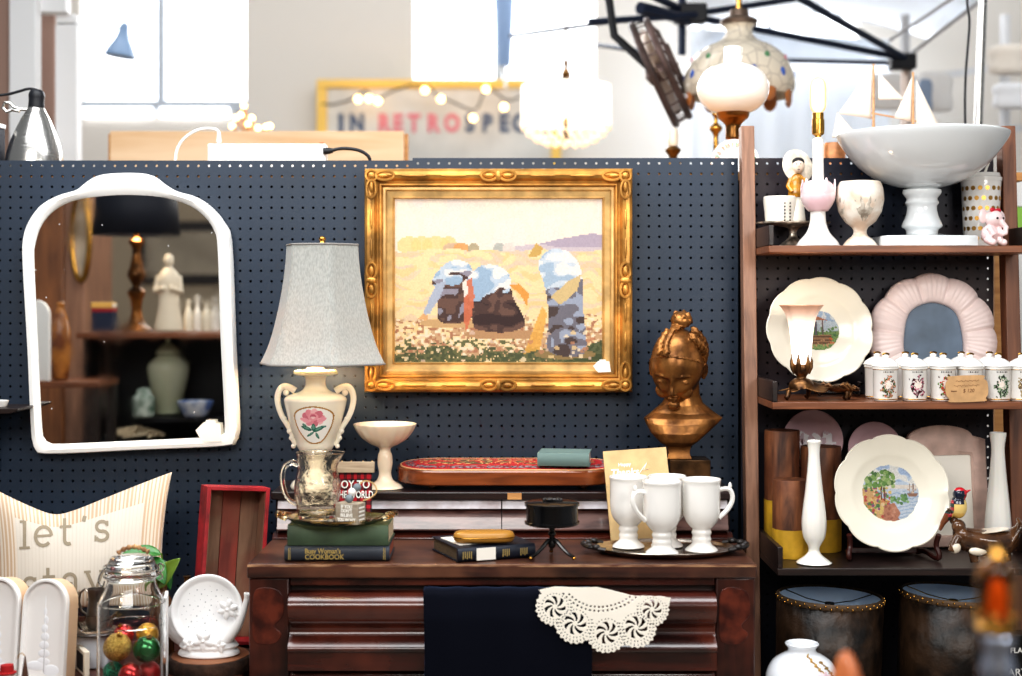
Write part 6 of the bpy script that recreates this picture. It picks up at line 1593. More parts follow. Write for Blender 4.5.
# ================================================================ wall bracket ledge at the far left edge
d = 3.30
lg = thing('wall_ledge', 'tip of a small dark ledge on the pegboard at the left edge', 'shelf', Vector((PX(-20, d), -.001, PZ(408, d))))
lgw = PX(21, d)-PX(-20, d)
MB().prism([(-.12, -.012), (lgw-.02, -.012), (lgw-.004, -.006), (lgw, -.003), (lgw, 0), (-.12, 0)], -.15, -.001).build('ledge_board', WALND, lg, smooth=0, bevel=.002)
MB().prismx([(-.001, -.013), (-.11, -.013), (-.1, -.03), (-.03, -.1), (-.02, -.15), (-.001, -.16)], -.02, .0).build('bracket', WALND, lg, smooth=0)
loc = Vector((PX(-6, d), -.09, PZ(408, d)+.0006))
t = thing('white_dish', 'white dish at the left edge on the dark wall ledge', 'dish', loc)
MB().lathe([(0,0),(.014,0),(.017,.005),(.02,.014),(.0185,.0145),(.013,.004),(0,.003)], 32).build('dish', CERAM, t)
# ================================================================ on top of the partition
zc = Z_CAP+.0006
d = 3.50; s = d/F
t = thing('power_strip', 'white power strip box standing on the partition top', 'power strip', Vector((PX(268, d), d-D, zc)))
hh_ = PZ(144.5, d)-zc
MB().box2((-59*s, -.018, 0), (59*s, .018, hh_)).build('strip_body', WHITE, t, bevel=.003)
for k in range(10): MB().box2((-52*s+k*9.6*s-.006, -.012, hh_), (-52*s+k*9.6*s+.006, .012, hh_+.0015)).build('outlet', mat('grey_plastic', (150, 150, 152), rough=.5), t)
MB().box2((54*s-.006, -.01, hh_), (54*s+.006, .01, hh_+.004)).build('rocker_switch', mat('orange_switch', (226, 110, 70), rough=.4), t)
m = MB(); m.tube([(44*s+.008*cos(a), -.0185, hh_*.72+.008*sin(a)) for a in np.linspace(0, 2*PI, 20, endpoint=False)], .0006, 5, closed=True); m.build('printed_mark', mat('grey_print', (170, 176, 184), rough=.6), t)
t = thing('power_cable', 'black power cord plugged into right end of the white power strip', 'cord', Vector((PX(330, d), d-D-.0, zc)))
z0 = PZ(151.5, d)-zc
MB().tube([((x-330)*s, yy, (PZ(y, d)-zc)) for x, y, yy in ipol([(333,151.5,-.022),(342,149.5,-.022),(354,150,-.021),(363,152.5,-.019),(369,157,-.017),(371,163,-.016),(371,174,-.016)], 4)], .0042, 8).build('cable', BLACKM, t)
MB().tube([((x-330)*s, -.022, (PZ(y, d)-zc)) for x, y in ((324.5, 152), (329, 152), (334, 151.5))], [.008, .0085, .006], 10).build('plug', BLACKM, t)
t = thing('power_cable', 'white power cord arching from a plug on the power strip', 'cord', Vector((PX(200, d), d-D, zc)))
MB().tube([((x-200)*s, 0, (PZ(y, d)-zc)) for x, y in ipol([(175,172),(175.5,160),(177,150),(182,141),(190,134),(200,129.5),(210,128.5),(217,130),(219,134)], 4)], .0038, 8).build('cable', WHITE, t)
MB().lathe([(.0055, PZ(144.2, d)-zc+.003), (.007, PZ(142, d)-zc+.002), (.0045, PZ(135, d)-zc), (.004, PZ(132, d)-zc)], 14, (19*s, 0, 0)).build('plug', WHITE, t)
# clamp work light at the left
d = 3.53; loc = Vector((PX(34, d), d-D, zc)); s = d/F
t = thing('clamp_light', 'brushed aluminium clamp work light sitting face down on the partition top', 'work light', loc, rot=(0, R(2), 0))
yb = HY+(ZC-zc)*F/d
MB().lathe(prof([(27.5,yb),(28.5,yb-3),(27.5,158),(26,150),(23,140),(18,128),(14,119),(10,112),(8,108),(7,108),(9,112),(13,119),(17,128),(22,140),(26,155),(26.5,yb-1)], yb, s, 4), 56).build('reflector', STEEL, t)
MB().lathe(prof([(7.5,109),(8,107),(7.5,100),(8,96),(7,92),(5,90),(0,89)], yb, s, 2), 24).build('socket', BLACKM, t)
MB().tube([(x*s, 0, (yb-y)*s) for x, y in ipol([(0,90),(-8,89),(-18,92),(-28,95),(-40,97),(-55,100)], 4)], .0035, 8).build('cord', BLACKM, t)
m = MB(); m.tube([(x*s, -.004, (yb-y)*s) for x, y in ((-7, 110), (-16, 110), (-22, 108), (-26, 104), (-31, 104), (-33, 109), (-29, 113), (-23, 111), (-16, 112))], 1.6*s, 8); m.build('clamp', STEEL, t)
t = thing('black_box', 'dark box with a white lid cut off by the left edge, on the partition top', 'box', Vector((PX(-14, 3.515), 3.515-D, zc)), R(-4))
hb = PZ(124, 3.515)-zc
MB().box2((-.05, -.02, 0), (.04, .02, hb-.012)).build('box', mat('navy_box', (30, 34, 48), rough=.6), t, bevel=.001); MB().box2((-.052, -.022, hb-.0115), (.042, .022, hb)).build('box_lid', WHITE, t, bevel=.002)

# ================================================================ display shelf behind the partition with more ware
t = thing('display_shelf', 'long wooden display shelf hidden behind the pegboard partition', 'shelf', (0, .5, 0))
ZB = Z_BACK
MB().box2((-.6, -.34, ZB-.022), (1.3, .3, ZB)).build('shelf_board', PINE, t, bevel=.002)
for x in (-.55, 1.25):
    for y in (-.3, .26): MB().box2((x-.02, y-.02, 0), (x+.02, y+.02, ZB-.0225)).build('leg', PINE, t)
zb = ZB+.0006
d = 3.68; loc, s, yb = at(733, d, zb)
t = thing('globe_lamp', 'oil style lamp with round white glass globe and brass fitter', 'lamp', loc)
MB().lathe(prof([(0,yb),(22,yb),(20,172),(8,168),(4,160),(4,141),(7,139),(7.6,137),(7.6,127),(8.5,124),(12,120.5),(15,118),(16.5,113),(15.5,112),(0,111.5)], yb, s, 3), 40).build('brass_fitter', mat('antique_brass', (170, 118, 66), rough=.28, metal=1, var=.3, vs=12), t)
OPAL = mat('opal_glass', (250, 240, 228), rough=.12, coat=.6, emit=.12, ecol=(255, 240, 225))
MB().lathe(prof([(15,113),(24,109),(32,101),(35.3,91),(34,81),(27,71),(17,65.5),(9.5,63.5),(9,62)], yb, s, 5), 56, cap=False).build('globe', OPAL, t, smooth=180, solid=.002)
MB().lathe(prof([(9.2,64),(9,58),(9,48),(8.5,47),(7.8,48),(8,64)], yb, s, 0), 32).build('chimney', OPAL, t)
d = 3.60; loc, s, yb = at(742, d, zb)
t, MT, q_, s = plate_thing('floral_plate', 'white plate with orange and green floral rim behind the partition top', 735, 163, 24, d, zb+.001, CERAM, 16)
cv = Cv(70, 70); X, Y = cv.X, cv.Y; cv.m[:] = False
for k in range(30):
    a = k*2.4; x, y = .5+.40*cos(a), .5+.40*sin(a); c = [(216, 120, 84), (96, 140, 100), (120, 160, 110), (226, 150, 110)][k % 4]
    cv.m |= cv.ell(x, y, .05, .025, c, a)
patch('rim_flowers', cv, lambda u, v: tuple(MT @ Vector(((u-.5)*.108*q_, (.5-v)*.108*q_, .0095*q_))), VCG, t, smooth=False)

# model ship
d = 3.72; loc, s, yb = at(880, d, zb)
t = thing('model_ship', 'pale wooden model sailing ship behind the big white bowl', 'model ship', loc)
def s3(x, y, yy=0): return ((x-880)*s, yy, (yb-y)*s)
SHW = wood('ship_wood', (226, 176, 128), (190, 136, 90), 'x', 6, .5, .1)
lps = []
for x, w_, k0, k1 in ((846, .003, 132, 146), (858, .018, 136, 156), (880, .026, 138, 160), (900, .022, 137, 158), (918, .010, 134, 150), (926, .002, 131, 140)):
    lps.append([(s3(x, 0)[0], -w_, (yb-k0)*s), (s3(x, 0)[0], -w_*.6, (yb-(k0+k1)/2-3)*s), (s3(x, 0)[0], 0, (yb-k1)*s), (s3(x, 0)[0], w_*.6, (yb-(k0+k1)/2-3)*s), (s3(x, 0)[0], w_, (yb-k0)*s)])
MB().rings(lps, cap=True).build('hull', SHW, t, smooth=50)
MB().box2((-.05, -.02, 0), (.04, .02, .008)).build('stand', SHW, t); 
for x in (-.03, .025): MB().box2((x-.003, -.015, .008), (x+.003, .015, (yb-152)*s)).build('stand_post', SHW, t)
for x, y0, y1 in ((873.5, 138, 64), (913, 137, 72)): MB().tube([s3(x, y0), s3(x, y1)], [.004, .0028], 8).build('mast', SHW, t)
MB().tube([s3(866, 112), s3(920, 122)], .0022, 6).build('boom', SHW, t); MB().tube([s3(848, 108), s3(872, 118)], .0022, 6).build('gaff', SHW, t)
SAIL = mat('cream_sail', (248, 236, 222), rough=.8)
def sail(a, b, c, bow=.006):
    a, b, c = Vector(s3(*a)), Vector(s3(*b)), Vector(s3(*c))
    def f(u, v): p = a.lerp(b, v).lerp(a.lerp(c, v), u); return (p.x, p.y-bow*sin(PI*u)*v-.002, p.z)
    MB().grid(f, 8, 10).build('sail', SAIL, t, smooth=180, solid=.0008)
sail((872, 66), (838, 114), (871, 119)); sail((878, 72), (878, 100), (905, 100)); sail((837, 112), (832, 138), (858, 136)); sail((912, 76), (894, 118), (911, 122)); sail((916, 80), (916, 126), (940, 128))
# small amber tin behind the tulip lamp
d = 3.60; loc, s, yb = at(834, d, zb)
t = thing('amber_tin', 'small round amber tin peeping between tulip lamp and bowl', 'tin', loc)
MB().lathe([(0, 0), (.028, 0), (.028, PZ(146, d)-zb), (.024, PZ(143, d)-zb), (0, PZ(142.5, d)-zb)], 32).build('tin_body', mat('copper_tin', (214, 146, 96), rough=.35, metal=.4, var=.3, vs=20), t)

# ================================================================ middle distance
d = 4.5
t = thing('plywood_panel', 'pale plywood booth panel standing behind the partition at left', 'panel', Vector((PX(258, d), d-D, 0)))
MB().box2((PX(110, d)-PX(258, d), 0, 0), (PX(404, d)-PX(258, d), .02, PZ(131, d))).build('plywood_sheet', PLY, t, bevel=.002)
for x in (PX(116, d)-PX(258, d), PX(398, d)-PX(258, d)): MB().box2((x-.03, .0205, 0), (x+.03, .06, PZ(133, d))).build('stud', PINE, t)
# grey painted booth frame at upper left
d = 4.9; GR = mat('grey_white_post', (224, 226, 228), rough=.6); GRB = mat('brown_curtain', (150, 124, 112), rough=.9)
t = thing('booth_frame', 'grey white painted booth posts with brown cloth between, upper left', 'booth', Vector((PX(30, d), d-D, 0)))
def bxp(x0, y0, x1, y1, dd, nm, mt, th=.06, par=None):
    o_ = (par or t).location; return MB().box2((PX(x0, dd)-o_.x, dd-D-o_.y, max(0, PZ(y1, dd))), (PX(x1, dd)-o_.x, dd-D-o_.y+th, PZ(y0, dd))).build(nm, mt, par or t, bevel=.004)
bxp(9, -60, 36, 1500, d, 'post', GR); bxp(55, 24, 77, 1500, d+.1, 'post', GR); bxp(36, -4, 66, 12, d+.05, 'top_rail', GR); bxp(56, 14, 76, 23, d+.1, 'top_rail', GR)
bxp(36.5, 12.5, 54.5, 1500, d+.2, 'cloth_panel', GRB, .02); bxp(-60, -60, 8.5, 1500, d+.03, 'cloth_panel', GRB, .02)
# hanging grey bell lamp in front of the left window
d = 5.8; loc = Vector((PX(120, d), d-D, PZ(58, d))); s = d/F
t = thing('bell_pendant', 'small blue grey bell shaped pendant lamp in front of the left window', 'pendant lamp', loc, rot=(0, R(8), 0))
MB().lathe([(r*s, (58-y)*s) for r, y in ipol([(15,57),(15.5,55),(12,47),(7.5,39),(5,31),(4,24),(0,22)], 4)], 36).build('bell_shade', mat('blue_grey_enamel', (120, 146, 178), rough=.4), t)
MB().tube([(0, 0, 34*s), (-.0, 0, 1.3)], .004, 6).build('hanging_cord', GR, t); MB().tube([(-8*s, 0, 29*s), (3*s, 0, 31*s)], .006, 6).build('switch_arm', GR, t)

# sign reading IN RETROSPECT on the far wall
d = 8.85; s = d/F; loc = Vector((PX(438, d), d-D, PZ(165, d)))
t = thing('retro_sign', 'pale sign board with yellow frame, navy and red lettering on far wall', 'sign', loc)
a0, a1 = PX(322, d)-loc.x, PX(556, d)-loc.x; zt_ = (165-88)*s
MB().box2((a0, .0, -.35), (a1, .03, zt_)).build('board', mat('pale_board', (208, 208, 204), rough=.8, var=.06, vs=4), t)
YF = mat('yellow_frame', (240, 200, 106), rough=.6)
MB().box2((a0-.03, -.03, zt_), (a1+.03, .04, zt_+.05)).build('frame_rail', YF, t, bevel=.005)
for x in (a0, a1): MB().box2((x-.03, -.03, -.4), (x+.03, .04, zt_-.0005)).build('frame_rail', YF, t, bevel=.005)
NV = mat('sign_navy', (92, 106, 130), rough=.8); RD = mat('sign_red', (216, 136, 146), rough=.8)
for i, ch in enumerate('INRETROSPECT'):
    px = [341, 357, 384, 398, 414, 433, 452, 470, 487, 504, 519, 536][i]
    text('letter', ch, 24*s, t, RD if 2 <= i <= 6 else NV, (PX(px, d)-loc.x, -.004, (165-124)*s), bold=.008, sx=.8 if ch != 'I' else 1, ext=.002)
# string lights on the sign
d = 8.7; s = d/F; pts = [(322,108),(358,99),(369,98.5),(378,101),(425,90),(441,99),(473,118),(486,89),(504,107),(520,96)]
loc = P(420, 100, d); t = thing('string_lights', 'warm festoon bulbs strung across the far sign', 'string lights', loc)
MB().tube([tuple(P(x, y-4+4*sin(i), d)-loc) for i, (x, y) in enumerate(ipol(pts, 3))], .006, 6).build('cable', BLACKM, t)
for x, y in pts[1:-1]: MB().sph(tuple(P(x, y, d)-loc), 3.2*s, 14, 10).build('bulb', FAIRY, t)
d = 6.0; s = d/F; loc = P(250, 120, d)
t = thing('lit_branch', 'cluster of warm fairy lights on bare twigs behind the plywood panel', 'lights', Vector((loc.x, loc.y, 0)))
def g3(x, y): q_ = P(x, y, d)-loc; return (q_.x, q_.y, PZ(y, d))
tips = [(236,118),(241,115),(244,106),(252,118),(258,128),(266,127),(270,126),(232,126),(248,124)]
for x, y in tips: MB().tube([g3(250, 150), g3((250+x)/2+2, (150+y)/2), g3(x, y)], .006, 6).build('twig', PINE, t); MB().sph(g3(x, y), 2.6*s, 12, 8).build('bulb', FAIRY, t)
MB().lathe([(0, 0), (.12, 0), (.1, .03), (.015, .05), (.015, PZ(150, d)), (0, PZ(150, d))], 20).build('stand', PINE, t)
# glowing drum chandelier
d = 6.0; s = d/F; loc = P(566, 86, d)
t = thing('drum_chandelier', 'glowing white drum chandelier with crystal drops in the hall', 'chandelier', loc)
GLOWS = mat('lit_shade', (255, 250, 240), rough=.6, emit=1.0, ecol=(255, 246, 232))
MB().lathe([(44*s, 0), (45*s, -38*s)], 60, cap=False).build('drum_shade', GLOWS, t, solid=.004)
m = MB()
for r_, y, n in ((43, -42, 26), (38, -48, 24), (30, -54, 18), (20, -58, 12)):
    mm_ = MB()
    for k in range(n): mm_.sph((r_*s*cos(k*2*PI/n), r_*s*sin(k*2*PI/n), y*s), 2.6*s, 8, 6)
    o = mm_.build('crystal_drops', mat('warm_crystal', (255, 232, 200), rough=.1, emit=.7, ecol=(255, 226, 180)), t); o['kind'] = 'stuff'
for k in range(5):
    a = k*2*PI/5; MB().tube([(0, 0, 8*s), (20*s*cos(a), 20*s*sin(a), 4*s), (43*s*cos(a), 43*s*sin(a), -1*s)], .006, 6).build('arm', OLDBRASS, t)
    MB().sph((20*s*cos(a), 20*s*sin(a), -32*s), (3*s, 3*s, 5*s), 10, 8).build('bulb', BULB, t)
MB().lathe(ipol([(0, 26*s), (3*s, 24*s), (2*s, 18*s), (5*s, 12*s), (2*s, 6*s), (3*s, 0), (2*s, -50*s), (0, -52*s)], 3), 16).build('center_stem', OLDBRASS, t)
MB().tube([(0, 0, 25*s), (0, 0, 2.2)], .006, 6).build('chain', OLDBRASS, t)
# long dark blue strip hanging at the centre window
d = 7.5; s = d/F; t = thing('hanging_tube', 'blue grey tapering tube hanging in front of the centre window', 'tube', P(504, 66, d))
MB().lathe([(6*s, 0), (7*s, 3*s), (10*s, 66*s), (11*s, 180*s), (0, 181*s)], 24).build('tube_body', mat('slate_tube', (126, 150, 184), rough=.5), t); MB().tube([(0, 0, 1*s), (.01, 0, -22*s)], .008, 6).build('tail_cord', GR, t)

# stained glass pendant
d = 4.6; s = d/F; loc = P(739, 104, d)
t = thing('stained_glass_pendant', 'cream stained glass pendant shade with jewelled scalloped rim', 'pendant lamp', loc)
sgm = bpy.data.materials.new('leaded_cream_glass'); sgm.use_nodes = True; nt = sgm.node_tree; b = nt.nodes['Principled BSDF']
tc = nt.nodes.new('ShaderNodeTexCoord'); vo_ = nt.nodes.new('ShaderNodeTexVoronoi'); vo_.feature = 'DISTANCE_TO_EDGE'; vo_.inputs['Scale'].default_value = 22
cr = nt.nodes.new('ShaderNodeValToRGB'); cr.color_ramp.elements[0].position = .02; cr.color_ramp.elements[1].position = .06; cr.color_ramp.elements[0].color = (*lin((186, 176, 162)), 1); cr.color_ramp.elements[1].color = (*lin((218, 208, 190)), 1)
nt.links.new(tc.outputs['Object'], vo_.inputs[0]); nt.links.new(vo_.outputs[0], cr.inputs[0]); nt.links.new(cr.outputs[0], b.inputs[0]); b.inputs['Roughness'].default_value = .2; b.inputs['Emission Strength'].default_value = .05; nt.links.new(cr.outputs[0], b.inputs['Emission Color'])
MB().lathe([(r*s, (104-y)*s) for r, y in ipol([(51,97),(55,86),(52,71),(44,57),(33,48),(20,42),(14,36),(12.5,30),(16,24)], 4)], 72, cap=False).build('dome_shade', sgm, t, smooth=180, solid=.004)
JA = mat('amber_jewel', (176, 112, 62), rough=.2, coat=.5); JB = mat('blue_jewel', (60, 92, 170), rough=.2, coat=.5, emit=.2); JP = mat('pink_jewel', (206, 140, 150), rough=.2, coat=.5); JG = mat('green_jewel', (90, 140, 100), rough=.2)
for k in range(10):
    a = k*2*PI/10+.12; ca, sa = cos(a), sin(a)
    MB().sph((0, 0, 0), (9*s, 3*s, 10*s), 12, 8, Matrix.Translation((51*s*ca, 51*s*sa, (104-97)*s)) @ Matrix.Rotation(a+PI/2, 4, 'Z')).build('amber_rim_piece', JA, t)
    for (r_, y, sz, mt) in ((54, 79, 5, JB), (48, 63, 4, JP if k % 2 else JG)):
        a2 = a+(.3 if mt is JB else 0); MB().sph((0, 0, 0), (sz*s*.8, 1.6*s, sz*s*1.2), 10, 8, Matrix.Translation((r_*s*cos(a2), r_*s*sin(a2), (104-y)*s)) @ Matrix.Rotation(a2+PI/2, 4, 'Z')).build('glass_jewel', mt, t)
MB().lathe([(r*s, (104-y)*s) for r, y in ((18, 25), (19, 21), (14, 18), (10, 17), (9, 10), (5, 9), (0, 8))], 32).build('metal_crown', mat('bronze_crown', (120, 104, 92), rough=.4, metal=.7), t)
MB().tube([(0, 0, (104-9)*s), (0, 0, .62)], .009, 8).build('chain', BRASS, t)

# dark wire fan leaning between the tents
d = 4.7; s = d/F; loc = P(654, 75, d)
t = thing('wall_fan', 'dark caged oscillating fan hung edge-on above the partition', 'fan', loc, rot=(0, R(-24), 0))
FM = Matrix.Rotation(R(80), 4, 'Z') @ Matrix.Rotation(R(90), 4, 'X')
DKB = mat('fan_bronze', (112, 94, 90), rough=.45, metal=.6, var=.3, vs=8)
for r_, z_ in ((54, 0), (52, .05), (38, .07), (22, .08)):
    m = MB(); m.tube([(r_*s*cos(a), r_*s*sin(a), z_) for a in np.linspace(0, 2*PI, 48, endpoint=False)], .012 if r_ > 50 else .005, 8, closed=True, M=FM); m.build('cage_ring', DKB, t)
for k in range(24):
    a = k*2*PI/24; MB().tube([(8*s*cos(a), 8*s*sin(a), .08), (38*s*cos(a), 38*s*sin(a), .07), (52*s*cos(a), 52*s*sin(a), .05), (54*s*cos(a), 54*s*sin(a), 0)], .003, 5, M=FM).build('cage_wire', DKB, t)
for k in range(4):
    a0_ = k*PI/2
    def bf(u, v): a = a0_+(u-.5)*1.0*(.5+v*.6); r_ = lerp(8, 46, v); return tuple(FM @ Vector((r_*s*cos(a), r_*s*sin(a), .02+.03*(u-.5))))
    MB().grid(bf, 6, 6).build('blade', mat('fan_blade', (196, 176, 160), rough=.35, metal=.4), t, smooth=180, solid=.002)
MB().lathe([(0, -.03), (.015, -.025), (.03, -.02), (.03, .06), (0, .09)], 24, M=FM).build('motor', DKB, t)
MB().tube([(0, .02, .03), (-.06, .05, .18), (-.02, .06, .32)], .014, 8).build('mount_arm', BLACKM, t)

# pop-up tent frame with white canopy
d0 = 5.6; NVM = mat('navy_tube', (34, 44, 66), rough=.4, metal=.3)
loc = P(905, 58, d0); t = thing('canopy_tent', 'pop up tent with dark folding struts under a white canopy', 'tent', Vector((loc.x, loc.y, 0)))
def tp(x, y, d): q_ = P(x, y, d); return (q_.x-loc.x, q_.y-loc.y, q_.z)
def strut(a, b, w, nm='strut', mt=NVM):
    MB().tube([tp(*a), tp(*b)], w*.78, 8).build(nm, mt, t)
strut((905, 58, 5.6), (792, -6, 5.0), .018); strut((903, 58, 5.6), (700, 18, 5.3), .017); strut((890, 63, 5.65), (735, 59, 6.2), .012); strut((700, 13, 5.3), (800, -2, 5.6), .016)
strut((590, 22, 5.0), (705, 14, 5.3), .017); strut((598, 45, 5.6), (648, 52, 5.2), .012); strut((640, 8, 5.1), (690, 20, 5.3), .03); strut((682, -40, 5.3), (682, 55, 5.32), .02); strut((510, 36, 5.9), (640, 18, 5.1), .010); strut((682, 10, 5.3), (620, -20, 4.9), .02)
MB().box(tp(902, 62, 5.62), (.10, .07, .06)).build('corner_hub', BLACKM, t, bevel=.006); MB().box(tp(690, 14, 5.3), (.12, .07, .07)).build('corner_hub', BLACKM, t, bevel=.006)
MB().tube([tp(906, 62, 5.7), (tp(906, 62, 5.7)[0], tp(906, 62, 5.7)[1], 0)], .022, 8).build('tent_leg', mat('tent_leg_metal', (186, 170, 160), rough=.4, metal=.3), t)
CAN = mat('white_canopy_cloth', (232, 238, 246), rough=.9, emit=.06, ecol=(250, 252, 255))  # slight emission added so the cloth looks lit from behind
def cn(u, v):
    a = Vector(tp(600, -160, 4.4)).lerp(Vector(tp(700, 30, 8.3)), v); b = Vector(tp(1120, -120, 4.4)).lerp(Vector(tp(930, 40, 8.3)), v)
    p = a.lerp(b, u); return (p.x, p.y, p.z+.12*sin(PI*u))
MB().grid(cn, 20, 12).build('canopy', CAN, t, smooth=180, solid=.004)
def vl(u, v): p = Vector(tp(690, 28, 8.35)).lerp(Vector(tp(890, 40, 8.35)), u); return (p.x, p.y+.01*sin(u*40), p.z-v*1.4)
MB().grid(vl, 60, 6).build('back_curtain', CAN, t, smooth=180, solid=.004)
strut((908, 56, 5.65), (1000, -14, 5.0), .010, 'valance_rail', mat('pale_rail', (176, 176, 180), rough=.5)); strut((890, 40, 5.6), (980, -20, 5.0), .008, 'valance_rail', MATS['pale_rail'])

# small background lamps near the fan
d = 4.3
for px, nm, yt in ((670, 'brass candle lamp standing left behind the partition top', 133), (712, 'brass turned candlestick behind the partition, left of the globe lamp', 110)):
    s = d/F; loc = Vector((PX(px, d), d-D, zb)); yb = HY+(ZC-zb)*F/d
    if px == 670:
        t = thing('candle_lamp', nm, 'lamp', Vector((loc.x, .79, zb))); MB().lathe(prof([(0,yb),(9,yb),(8,166),(4,160),(6,156),(8,153),(5,150),(4,149),(0,149)], yb, s, 3), 24).build('brass_base', OLDBRASS, t)
        MB().lathe(prof([(4,149),(5,146),(5,136),(4,132),(0,131)], yb, s, 3), 20).build('candle_sleeve', CREAM, t)
    else:
        t = thing('turned_candlestick', nm, 'candlestick', Vector((loc.x, .79, zb))); MB().lathe(prof([(0,yb),(10,yb),(3,160),(2.5,146),(2.5,138),(6,133),(6,130),(2.5,127),(2,121),(4,118),(2,113),(0,112)], yb, s, 3), 24).build('candlestick', BRASS, t)

# right-hand side: pole, cord, pale clutter
d = 4.3; t = thing('silver_pole', 'shiny silver pole rising behind the white bowl', 'pole', Vector((PX(977, d), d-D, 0)), rot=(0, R(2.2), 0))
MB().tube([(-.07, 0, 0.0), (-.07, 0, 2.8)], .0125, 16).build('pole_tube', STEEL, t)
MB().lathe([(0, 0), (.1, 0), (.05, .012), (.014, .02), (0, .02)], 24, (-.07, 0, 0)).build('pole_foot', STEEL, t)
d = 4.0; loc = P(966, 60, d); t = thing('dark_hanging_cord', 'thin black cord hanging beside the silver pole', 'cord', loc)
MB().tube([tuple(P(x, y, d)-loc) for x, y in ipol([(965,-60),(967,0),(969.5,20),(968,45),(966,70),(965,100),(965.5,150),(966,230)], 4)], .0035, 8).build('cord_line', BLACKM, t)
d = 7.0; s = d/F
t = thing('storage_rack', 'tall pale steel rack loaded with whitish bundles in the right background', 'rack', Vector((PX(985, d), d-D, 0)))
PR = mat('pale_rack', (206, 208, 212), rough=.5)
def rp(x, y, dd=d): return (PX(x, dd)-t.location.x, dd-d, PZ(y, dd))
for x in (905, 1005, 1075): MB().tube([(rp(x, 0)[0], 0, 0), rp(x, 15)], .025, 8).build('upright', PR, t)
for y0, y1 in ((78, 52), (138, 118), (196, 190)): m = MB().add([rp(900, y0), rp(1080, y1), rp(1080, y1+7), rp(900, y0+7), rp(900, y0, d+.5), rp(1080, y1, d+.5), rp(1080, y1+7, d+.5), rp(900, y0+7, d+.5)], [(0,1,2,3),(4,7,6,5),(0,4,5,1),(3,2,6,7),(0,3,7,4),(1,5,6,2)]); m.build('rack_shelf', PR, t)
for i, (x, y, w_, h_, c, lb) in enumerate(((935, 92, 36, 40, (230, 228, 226), 'white bundle on the rack, left of the pole'), (1010, 60, 44, 30, (222, 214, 204), 'beige bundle high on the right background rack'), (925, 96, 14, 34, (150, 166, 190), 'blue grey bag hanging on the background rack'), (1012, 96, 40, 26, (236, 238, 242), 'white roll on the right background rack'), (890, 92, 40, 36, (240, 238, 236), 'white sheet bundle behind the model ship'))):
    dd = d-.1-.12*i; q_ = Vector((PX(x, dd), dd-D, PZ(y, dd))); u_ = thing('cloth_bundle', lb, 'bundle', q_, group='bundles on the background rack')
    ss = dd/F; MB().lathe([(r_*w_/2*ss, z_*h_*ss) for r_, z_ in ipol([(0, -.5), (.8, -.48), (1, -.3), (.92, 0), (1, .3), (.7, .48), (0, .5)], 3)], 28, mod=lambda tt, z: 1+.06*sin(3*tt+i)+.04*sin(7*tt), sy=.4).build('bundle_cloth', mat('bundle_cloth_%s' % 'abcde'[i], c, rough=.9), u_)
d = 4.4; t = thing('green_box', 'white and lime green box at the right edge beyond the bookcase', 'box', Vector((PX(1030, d), d-D, 0)))
def gb_(x0, y0, x1, y1, nm, mt): MB().box2((PX(x0, d)-t.location.x, 0, max(0, PZ(y1, d))), (PX(x1, d)-t.location.x, .2, PZ(y0, d))).build(nm, mt, t, bevel=.003)
gb_(1004, 236, 1070, 2000, 'white_front', WHITE); gb_(1004, 207, 1070, 235.6, 'green_band', mat('lime_green', (150, 200, 90), rough=.5)); gb_(1004, 172, 1070, 206.6, 'white_top', WHITE)

# ================================================================ blurred foreground lamp at lower right
d = 1.38; s = d/F; Zf = .45
loc = Vector((PX(997, d), d-D, Zf+.005)); yb = HY+(ZC-Zf-.005)*F/d
t = thing('hurricane_lamp', 'out of focus amber glass candle lamp on silver stem, foreground right', 'lamp', loc)
def fq(y): return (yb-y)*s
MB().lathe([(r*s, fq(y)) for r, y in ipol([(0,yb),(40,yb),(40,yb-6),(20,900),(12,800),(16,760),(12,720),(15,690),(18,670),(14,652),(17,640),(13,632),(0,631)], 4)], 32).build('silver_stem', mat('blurred_silver', (170, 178, 196), rough=.2, metal=.9), t)
MB().lathe([(r*s, fq(y)) for r, y in ((0,631),(20,631),(21,626),(16,620),(0,619.5))], 32).build('brass_gallery', BRASS, t)
for k in range(6):
    a = k*PI/3; MB().sph((18*s*cos(a), 18*s*sin(a), fq(615)), 4.5*s, 10, 8).build('brass_claw', BRASS, t)
MB().lathe([(r*s, fq(y)) for r, y in ipol([(7,619),(8,612),(9.5,600),(8,588),(6,581),(0,579)], 4)], 24).build('orange_candle', mat('orange_wax', (226, 120, 40), rough=.5, emit=.35, ecol=(226, 110, 30)), t)
MB().lathe([(r*s, fq(y)) for r, y in ipol([(17,620),(19.5,610),(20.5,595),(20.5,578),(17,565),(11,559),(9,556),(8,556),(10,559.5),(16,566),(19.4,579),(19.4,595),(18.5,610),(16,619)], 3)], 40).build('glass_shade', mat('smoky_amber_glass', (214, 176, 130), rough=.03, trans=1, ior=1.35), t)
MB().lathe([(r*s, fq(y)) for r, y in ipol([(0,545),(4,548),(7,553),(9,557),(6,560),(0,560)], 3)], 20).build('brass_cap', BRASS, t)
d = 1.6; t = thing('orange_finial', 'out of focus orange wooden finial poking up at the bottom edge', 'finial', Vector((PX(858, d), d-D, Zf+.012)), rot=(0, R(-1.5), 0)); s = d/F; yb = HY+(ZC-Zf-.005)*F/d
MB().lathe([(r*s, (yb-y)*s) for r, y in ipol([(0,yb),(30,yb),(28,yb-10),(8,760),(7,720),(14,700),(16,688),(10,668),(6,660),(0,656)], 4)], 28).build('turned_wood', wood('orange_wood', (206, 120, 66), (160, 84, 44), 'z', 8, .35, .3), t)
